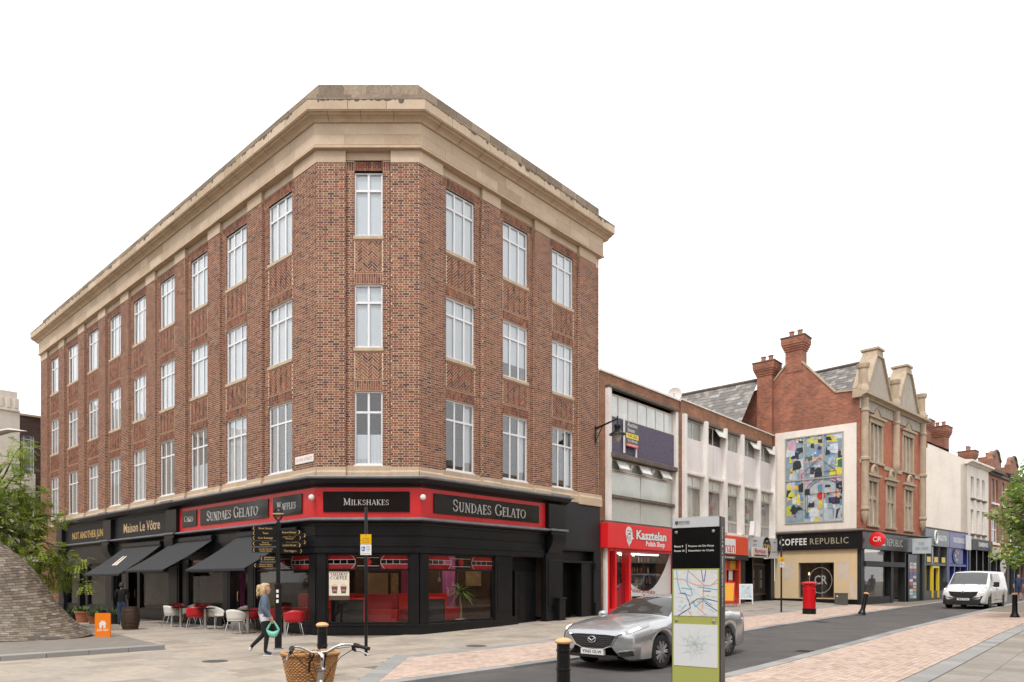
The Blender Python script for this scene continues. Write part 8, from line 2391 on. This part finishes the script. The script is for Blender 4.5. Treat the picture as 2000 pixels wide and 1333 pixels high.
b = MB(); b.ball((.138, -.035, 1.53), .011, 8, 6); b.ball((.138, .035, 1.53), .011, 8, 6); b.build('eyes', flat('eye', (.05, .04, .04, 1), .2), wm, local=True)
b = MB(); b.ball((.135, 0, 1.462), (.012, .026, .009), 8, 6); b.build('lips', flat('lip', (.42, .12, .11, 1), .4), wm, smooth='all', local=True)
b = MB(); b.box(-.03, .19, -.118, -.042, .0, .018); b.build('shoe_sole', whitec, wm, bevel=.008, local=True)
b = MB(); b.tube([(-.135, -.1, .995), (-.06, -.15, .985), (.06, -.145, .985), (.13, -.07, .99), (.13, .07, .99), (.06, .14, .985), (-.06, .14, .985), (-.135, .08, .995)], .014, 6); b.build('jacket_hem', denim, wm, smooth=True, local=True)
hp = Matrix.Translation(pw) @ Matrix.Rotation(R(14), 4, 'Z') @ Vector((.19, -.21, .80))
bg_ = thing('handbag', 'mint green slouchy handbag held by the walking woman', 'bag', (hp.x, hp.y, hp.z - .38), 0, None, (.84, .84, .84))
mint = pm('mint_leather', (.17, .52, .40, 1), .45, var=.12, scale=10)
b = MB(); vs_ = []
for i in range(25):
    t = i / 24
    x = -.18 + .36 * t; q_ = abs(2 * t - 1); up = .17 + .07 * q_ ** 1.5; lo = .0 + .20 * q_ ** 2.6
    for j in range(8):
        a = 2 * math.pi * j / 8; zc, hz = (up + lo) / 2, max(.012, (up - lo) / 2)
        vs_.append((x, .055 * (1 - abs(2 * t - 1) ** 2.5 * .75) * math.cos(a), .10 * 0 + zc + hz * math.sin(a) + .0))
b.add(vs_, [(i * 8 + j, i * 8 + (j + 1) % 8, (i + 1) * 8 + (j + 1) % 8, (i + 1) * 8 + j) for i in range(24) for j in range(8)] + [tuple(range(8)), tuple(24 * 8 + j for j in range(7, -1, -1))])
b.build('pouch', mint, bg_, smooth='all', local=True)
b = MB(); b.tube([(-.155, 0, .22), (-.10, 0, .33), (-.03, .01, .44), (0, .01, .47), (.03, .01, .44), (.10, 0, .33), (.155, 0, .22)], [.03, .026, .018, .016, .018, .026, .03], 8); b.build('handle', mint, bg_, smooth=True, local=True)

# man with his back turned by the barrel
J = {'pelvis': (0, 0, .93, (.15, .12)), 'waist': (0, 0, 1.08, (.155, .12)), 'chest': (0, 0, 1.33, (.175, .125)), 'neck': (.01, 0, 1.50, .062), 'jaw': (.04, 0, 1.56, .072), 'head': (.03, 0, 1.64, .098), 'crown': (.02, 0, 1.71, .072),
     'shL': (0, .20, 1.44, .07), 'elL': (.06, .26, 1.17, .055), 'wrL': (.24, .16, 1.10, .038), 'haL': (.30, .13, 1.10, .03), 'shR': (0, -.20, 1.44, .07), 'elR': (.06, -.26, 1.17, .055), 'wrR': (.24, -.16, 1.10, .038), 'haR': (.30, -.13, 1.10, .03),
     'hipL': (0, .09, .88, .105), 'knL': (.02, .10, .48, .07), 'anL': (0, .11, .09, .05), 'toL': (.16, .12, .04, .038), 'hipR': (0, -.09, .88, .105), 'knR': (.02, -.10, .48, .07), 'anR': (0, -.10, .09, .05), 'toR': (.16, -.11, .04, .038)}
E = list(EDG); add_fingers(J, E, 'R', (1, 0, 0), (0, 1, 0)); add_fingers(J, E, 'L', (1, 0, 0), (0, 1, 0))
jeans = pm('blue_jeans', (.05, .09, .18, 1), .9, var=.25, scale=8)
def paint_m(c):
    if c.z > 1.50: return 0
    if c.x > .24 and c.z > 1.0: return 0
    if c.z > .95: return 1
    if c.z < .09: return 3
    return 2
pmn = at(238, 1221.5)
mn, _ = person('person', 'person in black top and blue jeans standing with back turned beside the barrel', pmn, R(105), J, E, [pm('skin2', (.33, .20, .14, 1), .5), blk, jeans, M['rubber']], paint_m, .93)
b = MB(); b.ball((.0, 0, 1.685), (.10, .098, .085), 14, 10); b.ball((-.04, 0, 1.63), (.075, .088, .08), 12, 8); b.build('hair', pm('dark_hair', (.05, .035, .028, 1), .7), mn, smooth='all', local=True)
b = MB(); b.ball((.13, 0, 1.62), (.02, .014, .02), 8, 6); b.ball((.03, .1, 1.63), (.016, .012, .026), 8, 6); b.ball((.03, -.1, 1.63), (.016, .012, .026), 8, 6); b.build('nose_and_ears', pm('skin3', (.33, .20, .14, 1), .5), mn, smooth='all', local=True)
# far pedestrian at the right edge
pf = at(1990, 1166)
J2 = dict(J); J2['wrL'] = (.05, .25, .95, .038); J2['haL'] = (.06, .25, .88, .03); J2['wrR'] = (.05, -.25, .95, .038); J2['haR'] = (.06, -.25, .88, .03)
for k in list(J2):
    if k[0] in 'fgtu' and k[1:2] in 'LR' and k not in ('toL', 'toR'): J2.pop(k)
E2 = list(EDG); add_fingers(J2, E2, 'R', (0, 0, -1), (1, 0, 0)); add_fingers(J2, E2, 'L', (0, 0, -1), (1, 0, 0))
def paint_f(c):
    if c.z > 1.50 or (abs(c.y) > .2 and c.z < 1.1): return 0
    if c.z > .95: return 1
    if c.z > .5: return 2
    return 0 if c.z > .09 else 3
pf2 = Vector((ray(1989, 47.0), 47.0, 0)); pf2.z = gz(pf2.x, pf2.y)
fm_, _ = person('person', 'distant person in navy top and shorts behind the van at the right edge', pf2, R(-120), J2, E2, [skin, navy, navy, M['rubber']], paint_f, 1.0)
b = MB(); b.ball((.0, 0, 1.685), (.10, .098, .085), 12, 8); b.build('hair', pm('brown_hair', (.07, .045, .03, 1), .7), fm_, smooth='all', local=True)

# ================================================================== BICYCLE
hd = math.atan2(.87, -.5)
bk = thing('bicycle', 'silver bicycle with wicker basket in the bottom foreground', 'bicycle', (ray(619, 6.3) + .06 * .5, 6.3 - .06 * .87, 0), hd)
fr_m = pm('bike_silver', (.55, .55, .54, 1), .3, metal=.6, var=.06)
b = MB(); b.tube([(-.01, 0, .80), (-.05, 0, .925)], .028, 12); b.tube([(-.01, 0, .82), (-.16, 0, .56), (-.40, 0, .28)], [.032, .034, .03], 12); b.tube([(-.02, 0, .84), (-.22, 0, .66), (-.50, 0, .50)], [.02, .02, .018], 10); b.tube([(-.40, 0, .28), (-.56, 0, .78)], .018, 10)
for s_ in (-1, 1): b.tube([(-.40, s_ * .03, .28), (-.88, s_ * .06, .34)], .011, 8); b.tube([(-.53, s_ * .02, .70), (-.88, s_ * .06, .34)], .009, 8)
b.build('frame', fr_m, bk, smooth=True, local=True)
b = MB()
for s_ in (-1, 1): b.tube([(.0, s_ * .05, .78), (.05, s_ * .055, .62), (.18, s_ * .055, .36)], [.015, .014, .010], 8)
b.tube([(.0, -.05, .78), (.0, .05, .78)], .016, 8); b.build('fork', fr_m, bk, smooth=True, local=True)
b = MB(); b.lathe([(.038, 0), (.042, .01), (.038, .025)], 14, c=(-.052, 0, .925)); b.build('headset', M['chrome'], bk, smooth=30, local=True)
b = MB(); b.tube([(-.052, 0, .93), (-.082, 0, 1.035), (-.07, 0, 1.052), (.0, 0, 1.075)], [.016, .017, .02, .018], 10); b.build('stem', M['chrome'], bk, smooth=True, local=True)
bar = []
for s_ in (-1, 1):
    b = MB(); b.tube([(0, 0, 1.078), (0, s_ * .07, 1.08), (-.005, s_ * .15, 1.12), (-.02, s_ * .21, 1.14), (-.07, s_ * .265, 1.142), (-.12, s_ * .29, 1.138)], .0115, 10); b.build('handlebar', M['chrome'], bk, smooth=True, local=True)
    b = MB(); b.tube([(-.12, s_ * .29, 1.138), (-.16, s_ * .305, 1.134), (-.19, s_ * .315, 1.13), (-.29, s_ * .355, 1.118)], [.023, .021, .016, .016], 10); b.lathe([(.022, -.006), (.026, 0), (.022, .006)], 10, c=(-.15, s_ * .302, 1.135)); b.build('grip', M['rubber'], bk, smooth=True, local=True)
    b = MB(); b.tube([(-.10, s_ * .28, 1.135), (-.09, s_ * .29, 1.10), (-.11, s_ * .31, 1.085)], [.016, .018, .012], 8); b.build('lever_clamp', M['plastic'], bk, smooth=True, local=True)
    b = MB(); b.tube([(-.10, s_ * .305, 1.09), (-.16, s_ * .335, 1.085), (-.22, s_ * .365, 1.065), (-.235, s_ * .372, 1.05)], [.009, .008, .007, .009], 8); b.build('brake_lever', M['steel'], bk, smooth=True, local=True)
    b = MB(); b.tube([(-.09, s_ * .285, 1.10), (-.02, s_ * .20, 1.03), (-.03, s_ * .10, .93), (-.02, s_ * .04, .82), (.0, 0, .7)], .0035, 5); b.build('brake_cable', M['rubber'], bk, local=True)
    b = MB(); b.tube([(-.07, s_ * .27, 1.12), (.03, s_ * .16, 1.10), (.06, s_ * .05, 1.03), (.04, s_ * .02, .9)], .003, 5); b.build('gear_cable', M['rubber'], bk, local=True)
for x in (.20, -.88):
    b = MB(); b.tube([(x + .33 * math.cos(t), 0, .345 + .33 * math.sin(t)) for t in np.linspace(0, 2 * math.pi, 41)], .018, 8); w_ = b.build('wheel', M['rubber'], bk, smooth=True, local=True)
    b = MB(); b.tube([(x + .305 * math.cos(t), 0, .345 + .305 * math.sin(t)) for t in np.linspace(0, 2 * math.pi, 41)], .009, 6)
    for k in range(18): a = 2 * math.pi * k / 18; b.tube([(x, .02 * (-1) ** k, .345), (x + .30 * math.cos(a), 0, .345 + .30 * math.sin(a))], .0016, 4)
    b.build('rim', M['steel'], w_, local=True)
    b = MB(); b.tube([(x + .37 * math.cos(t), 0, .345 + .37 * math.sin(t)) for t in np.linspace(.2, 2.9, 20)], .03, 6, flat=.3); b.build('mudguard', fr_m, bk, smooth=True, local=True)
b = MB(); b.ball((-.64, 0, .80), (.14, .09, .045), 14, 8); b.tube([(-.54, 0, .70), (-.60, 0, .79)], .013, 8); b.build('saddle', M['rubber'], bk, smooth='all', local=True)
b = MB(); b.lathe([(.08, -.01), (.085, 0), (.08, .01)], 20, c=(-.40, -.05, .28), axis='y'); b.tube([(-.40, -.07, .28), (-.30, -.08, .14)], .01, 6); b.tube([(-.40, .07, .28), (-.50, .08, .42)], .01, 6); b.box(-.33, -.25, -.17, -.08, .13, .15); b.box(-.55, -.47, .08, .17, .41, .43); b.build('crank', M['steel'], bk, local=True)
# wicker basket: woven strands in and out of upright stakes
wick = pm('wicker', (.58, .31, .125, 1), .6, var=.35, scale=30, bump=.3, bscale=200)
def rrect(t, a, c, p=3.2):
    ct, st_ = math.cos(t), math.sin(t)
    return (a * math.copysign(abs(ct) ** (2 / p), ct), c * math.copysign(abs(st_) ** (2 / p), st_))
b = MB(); cx_ = .235
N, rows = 104, 17
for r_ in range(rows):
    z = .775 + r_ * .0155
    k = (z - .775) / .27
    pts = []
    for i in range(N + 1):
        t = 2 * math.pi * i / N
        a, c = .125 + .035 * k, .195 + .055 * k
        x, y = rrect(t, a, c)
        w_ = .0055 * math.sin(N / 4 * t + math.pi * r_)
        L_ = math.hypot(x / a, y / c) or 1
        pts.append((cx_ + x + w_ * x / a / L_, y + w_ * y / c / L_, z + .001 * math.sin(i * 1.7 + r_)))
    b.tube(pts, .0075, 5, cap=False)
b.build('woven_side', wick, bk, smooth=True, local=True, kind='stuff')
b = MB()
for i in range(52):
    t = 2 * math.pi * i / 52
    p0 = rrect(t, .125, .195); p1 = rrect(t, .16, .25)
    b.tube([(cx_ + p0[0], p0[1], .765), (cx_ + p1[0], p1[1], 1.05)], .0045, 5)
b.build('stakes', wick, bk, local=True, kind='stuff')
for dz, ph in ((0, 0), (.008, 2.1), (-.006, 4.2)):
    b = MB(); pts = []
    for i in range(121):
        t = 2 * math.pi * i / 120; p1 = rrect(t, .164, .254)
        pts.append((cx_ + p1[0] * (1 + .03 * math.cos(14 * t + ph)), p1[1] * (1 + .02 * math.cos(14 * t + ph)), 1.05 + .009 * math.sin(14 * t + ph)))
    b.tube(pts, .011, 6, cap=False); b.build('rim_plait', wick, bk, smooth=True, local=True)
b = MB(); b.box(cx_ - .12, cx_ + .12, -.19, .19, .765, .775); b.build('basket_floor', wick, bk, local=True)
for s_ in (-1, 1):
    b = MB(); b.tube([(.07, s_ * .07, 1.06), (.0, s_ * .06, 1.085), (-.02, s_ * .055, 1.06), (.06, s_ * .07, .98), (.065, s_ * .07, .90)], .010, 5, flat=.4); b.build('basket_strap', M['rubber'], bk, local=True)
b = MB(); b.tube([(-.005, .02, 1.09), (-.03, -.05, 1.15)], .004, 5); b.build('strap_end', M['rubber'], bk, local=True)

# ================================================================== TILED MOUND AND ITS PLINTH
A_, B_ = Vector(at(322, 1269)), Vector(at(0, 1292))
dAB = (B_ - A_)
plp = [A_, B_, B_ + dAB * 1.6, B_ + dAB * 1.6 + Vector((-3, 8, 0)), A_ + Vector((-6.5, 8.5, 0)), A_ + Vector((-1.2, 1.5, 0))]
b = MB(); n = len(plp)
b.add([(p.x, p.y, -.05) for p in plp] + [(p.x, p.y, .10) for p in plp], [tuple(range(n, 2 * n))] + [(i, (i + 1) % n, n + (i + 1) % n, n + i) for i in range(n)])
plinth_o = b.build('plinth', pm('plinth_top', (.22, .195, .165, 1), .85, var=.2, scale=3, bump=.3), None, label='low grey stone plinth with kerb edge under the tiled mound', cat='plinth', bevel=.01)
L_ = dAB.length; nk = 4
for k in range(nk * 2):
    p0 = A_ + dAB * (k / nk); p1 = A_ + dAB * ((k + 1) / nk)
    d = (p1 - p0).normalized(); nn = Vector((d.y, -d.x, 0)); nn = nn if nn.y < 0 else -nn
    q = [p0 + d * .006, p1 - d * .006]
    b = MB(); c = [q[0] + nn * .02, q[1] + nn * .02, q[1] - nn * .3, q[0] - nn * .3]
    b.add([(v.x, v.y, -.03) for v in c] + [(v.x, v.y, .115) for v in c], [(4, 5, 6, 7), (0, 1, 5, 4), (1, 2, 6, 5), (2, 3, 7, 6), (3, 0, 4, 7)]); b.build('kerb_stone', M['granite_o'], plinth_o, bevel=.008)
TILE = [(0, (.11, .088, .068, 1)), (.3, (.175, .135, .098, 1)), (.6, (.21, .165, .122, 1)), (.85, (.25, .205, .155, 1)), (1, (.31, .275, .235, 1))]
M['tile'] = rnd_mat('sculpture_tile', TILE, .42, nscale=14, var=.25, bump=.3, bscale=40, stain=(.12, .10, .08, 1), sscale=1.4)
M['tile_o'] = rnd_mat('sculpture_tile_single', TILE, .42, 'obj', nscale=14, var=.25, bump=.3, bscale=40, stain=(.12, .10, .08, 1), sscale=1.4)
mc = (-14.0, 20.0)
md = thing('tiled_mound', 'large grey mound sculpture clad in small stone tiles at left', 'sculpture', (mc[0], mc[1], .04))
pz = [0, .12, .41, .86, 1.48, 1.89, 2.42, 2.73, 3.1, 3.4, 3.55]; prr = [3.95, 3.72, 3.36, 2.94, 2.54, 2.28, 1.72, 1.32, .82, .36, .05]
fine = [(float(np.interp(t, range(11), prr)), float(np.interp(t, range(11), pz))) for t in np.linspace(0, 10, 81)]
for _ in range(6): fine = [fine[0]] + [((fine[i - 1][0] + 2 * fine[i][0] + fine[i + 1][0]) / 4, (fine[i - 1][1] + 2 * fine[i][1] + fine[i + 1][1]) / 4) for i in range(1, 80)] + [fine[-1]]
SY = .55
b = MB(); b.lathe([(r_ - .02, z + .08) for r_, z in fine], 64, sy=SY); b.build('core', pm('tile_grout', (.10, .085, .07, 1), .95), md, local=True, smooth='all')
seg = np.cumsum([0] + [math.hypot(fine[i + 1][0] - fine[i][0], fine[i + 1][1] - fine[i][1]) for i in range(80)])
fr_, fz_ = np.array([f[0] for f in fine]), np.array([f[1] for f in fine])
V, rn, cand = [], [], []
s_ = 0.0; row = 0
def msurf(sv, th, lift=0.0):
    r_, z = np.interp(sv, seg, fr_), np.interp(sv, seg, fz_)
    z += .05 * math.sin(3 * th + z)
    return Vector(((r_ + lift) * math.cos(th), (r_ + lift) * SY * math.sin(th), z + .1 + lift * .4))
while s_ < seg[-1] - .1:
    hgt = .088
    r_ = float(np.interp(s_, seg, fr_))
    circ = 2 * math.pi * r_ * .80
    cnt = max(6, int(circ / .21))
    off = rnd.random()
    for k in range(cnt):
        t0 = 2 * math.pi * (k + off) / cnt; t1 = t0 + 2 * math.pi / cnt * (1 - .012 / .25)
        ta = .012 * math.sin(t0 * 5 + row)
        lf = rnd.uniform(.008, .019)
        q = [msurf(s_ + .006, t0, lf), msurf(s_ + .006, t1, lf + rnd.uniform(-.004, .004)), msurf(s_ + hgt - .006, t1, lf), msurf(s_ + hgt - .006, t0, lf)]
        c = sum(q, Vector()) / 4
        wp_ = Vector((mc[0] + c.x, mc[1] + c.y, c.z))
        vis = (-50 < CX + F * wp_.x / wp_.y < 260) and math.sin(t0) < .25
        V.append(([tuple(v) for v in q], [tuple(msurf(s_ + .006 if i < 2 else s_ + hgt - .006, (t0, t1, t1, t0)[i], -.015)) for i in range(4)], vis))
    s_ += hgt; row += 1
order = [i for i in range(len(V)) if V[i][2]][:300]
oset = set(order)
Vj, rj = [], []
for i, (q, bkq, vis) in enumerate(V):
    if i in oset:
        b = MB(); b.add(q + bkq, [(0, 1, 2, 3), (0, 4, 5, 1), (1, 5, 6, 2), (2, 6, 7, 3), (3, 7, 4, 0)]); b.build('tile', M['tile_o'], md, local=True)
    else:
        Vj += [(p[0] + mc[0], p[1] + mc[1], p[2] + .04) for p in q + bkq]; rj += [rnd.random()] * 8
mass('tile_cladding', np.array(Vj), np.array([(0, 1, 2, 3), (0, 4, 5, 1), (1, 5, 6, 2), (2, 6, 7, 3), (3, 7, 4, 0)]), 8, np.array(rj), M['tile'], md)

# ================================================================== TREES
def leaf_mat(name, stops, trans=.35):
    m, t, p = nodes(name)
    a = t.nodes.new('ShaderNodeAttribute'); a.attribute_name = 'rnd'
    c = ramp_n(t, a.outputs['Fac'], stops)
    t.links.new(c.outputs[0], p.inputs['Base Color'])
    p.inputs['Roughness'].default_value = .5
    tl = t.nodes.new('ShaderNodeBsdfTranslucent'); t.links.new(c.outputs[0], tl.inputs[0])
    mxs = t.nodes.new('ShaderNodeMixShader'); mxs.inputs[0].default_value = trans
    t.links.new(p.outputs[0], mxs.inputs[1]); t.links.new(tl.outputs[0], mxs.inputs[2])
    t.links.new(mxs.outputs[0], t.nodes['Material Output'].inputs[0])
    return m
def tree(name, label, base, trunk_top, clusters, mat, bark, pinnate, leaf, per, trunk_r=.16):
    t_ = thing(name, label, 'tree', base)
    bx, by, bz = base
    b = MB(); tt = Vector(trunk_top)
    b.tube([(bx, by, bz - .1), (bx + .03, by, bz + .3), ((bx * .6 + tt.x * .4), by * .6 + tt.y * .4, bz + (tt.z - bz) * .4), tuple(tt)], [trunk_r * 1.3, trunk_r, trunk_r * .85, trunk_r * .55], 10)
    b.build('trunk', bark, t_, smooth=True)
    bb = MB()
    V_, F_, rn_ = [], [], []
    for (c, rad) in clusters:
        c = Vector(c)
        st_ = Vector((bx, by, bz)).lerp(tt, rnd.uniform(.55, 1.0))
        mid_ = st_.lerp(c, .5) + Vector((rnd.uniform(-.2, .2), rnd.uniform(-.2, .2), rnd.uniform(.2, .55)))
        pts = [st_, st_.lerp(mid_, .5) + Vector((0, 0, .08)), mid_, mid_.lerp(c, .6) + Vector((0, 0, .12)), c]
        bb.tube([tuple(p) for p in pts], [.06, .045, .032, .02, .009], 6)
        shade = rnd.uniform(-.16, .16)
        for k in range(int(per * rad * rad * 4)):
            d = Vector((rnd.gauss(0, 1), rnd.gauss(0, 1), rnd.gauss(0, .62)))
            d = d.normalized() * rad * (rnd.random() ** .45)
            o = c + d
            if rnd.random() < .05: bb.tube([tuple(c + d * .2), tuple(c + d * .6 + Vector((0, 0, .05))), tuple(o)], [.008, .006, .003], 4)
            dirv = (d.normalized() * .7 + Vector((rnd.uniform(-.6, .6), rnd.uniform(-.6, .6), rnd.uniform(-.6, .25)))).normalized()
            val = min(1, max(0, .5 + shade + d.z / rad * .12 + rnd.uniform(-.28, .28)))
            if pinnate:
                L = rnd.uniform(.20, .36); sd = dirv.cross(Vector((0, 0, 1)))
                sd = sd.normalized() if sd.length > .1 else Vector((1, 0, 0))
                for q in range(7):
                    p = o + dirv * L * (q + .5) / 7 + Vector((0, 0, -.10 * (q / 7) ** 2))
                    for s2 in (-1, 1):
                        l = leaf * rnd.uniform(.8, 1.2)
                        a_ = sd * s2 * l + dirv * l * .35 + Vector((0, 0, rnd.uniform(-.02, .01)))
                        wv = dirv * l * .24
                        i0 = len(V_)
                        V_ += [tuple(p), tuple(p + a_ * .5 + wv), tuple(p + a_), tuple(p + a_ * .5 - wv)]; F_.append((i0, i0 + 1, i0 + 2, i0 + 3)); rn_ += [val] * 4
            else:
                sd = dirv.cross(Vector((rnd.uniform(-1, 1), rnd.uniform(-1, 1), 1))).normalized(); up = sd.cross(dirv)
                l = leaf * rnd.uniform(.7, 1.25)
                i0 = len(V_)
                V_ += [tuple(o), tuple(o + dirv * l * .3 + sd * l * .5), tuple(o + dirv * l * .65 + sd * l * .38), tuple(o + dirv * l + up * l * .1), tuple(o + dirv * l * .65 - sd * l * .38), tuple(o + dirv * l * .3 - sd * l * .5)]
                F_.append(tuple(range(i0, i0 + 6))); rn_ += [val] * 6
    bb.build('branches', bark, t_, smooth=True)
    per_ = 4 if pinnate else 6
    mass('crown', np.array(V_), np.array([tuple(range(per_))]), per_, np.array(rn_), mat, t_)
    return t_
barkm = pm('bark', (.10, .08, .06, 1), .9, var=.3, scale=8, bump=.5, bscale=30)
lm1 = leaf_mat('locust_leaf', [(0, (.13, .19, .035, 1)), (.4, (.27, .35, .055, 1)), (.75, (.40, .48, .085, 1)), (1, (.52, .58, .14, 1))])
lm2 = leaf_mat('maple_leaf', [(0, (.11, .18, .04, 1)), (.5, (.24, .35, .075, 1)), (1, (.42, .52, .14, 1))])
cl = []
for px, py, yy, r_ in ((42, 872, 23.5, .38), (22, 905, 23.2, .42), (48, 915, 23.8, .30), (12, 950, 23, .55), (45, 955, 23.4, .50), (70, 975, 24, .48), (30, 990, 24.5, .55), (85, 1005, 24.2, .42), (8, 1000, 22.8, .5), (60, 1020, 23.2, .5), (118, 1012, 23.6, .30), (95, 1030, 24.4, .36), (20, 1045, 23.2, .55), (45, 1060, 24, .5), (78, 1075, 23, .50), (108, 1088, 23.4, .45), (132, 1105, 23.6, .40), (160, 1098, 23.4, .28), (95, 1115, 24, .45), (60, 1105, 23, .5), (165, 1140, 23.5, .22), (120, 1135, 23.8, .35), (85, 1140, 24, .32), (25, 1100, 24, .5), (-25, 960, 24, .9), (-30, 1040, 23.5, .9)):
    cl.append(((ray(px, yy), yy, zat(py, yy)), r_))
tb0 = (ray(-45, 24.5), 24.5, 0)
for k in range(12):
    a = rnd.uniform(1.6, 5.2); cl.append(((tb0[0] + 2.6 * math.cos(a), tb0[1] + 2.6 * math.sin(a), rnd.uniform(3.2, 6.6)), rnd.uniform(.6, .9)))
tree('locust_tree', 'feathery light green tree behind the tiled mound at the left edge', tb0, (tb0[0] + .2, tb0[1], 4.6), cl, lm1, barkm, True, .095, 72)
cl = []
for px, py, yy, r_ in ((1992, 935, 27, .32), (1985, 962, 27.3, .45), (1998, 985, 27.6, .5), (1972, 972, 27, .25), (1988, 1010, 27.2, .45), (1955, 1003, 26.8, .30), (1940, 1006, 26.6, .20), (1968, 1015, 27, .35), (1995, 1035, 27.5, .5), (1975, 1050, 27, .38), (1985, 1075, 27.2, .45), (1958, 1082, 26.8, .30), (1945, 1087, 26.7, .18), (1970, 1092, 27, .35), (1995, 1095, 27.4, .45), (1998, 955, 28, .5), (1980, 1030, 27.8, .4), (2030, 980, 27, 1.0), (2030, 1050, 27.5, 1.0), (2040, 920, 27.5, .9)):
    cl.append(((ray(px, yy), yy, zat(py, yy)), r_))
tb1 = (ray(2085, 27.5), 27.5, gz(ray(2085, 27.5), 27.5))
for k in range(12):
    a = rnd.uniform(-1.6, 1.9); cl.append(((tb1[0] + 2.0 * math.cos(a), tb1[1] + 2.0 * math.sin(a), rnd.uniform(2.6, 6.2)), rnd.uniform(.6, .9)))
tree('maple_tree', 'leafy mid green street tree reaching in at the right edge', tb1, (tb1[0], tb1[1], 4.4), cl, lm2, barkm, False, .14, 120, .12)
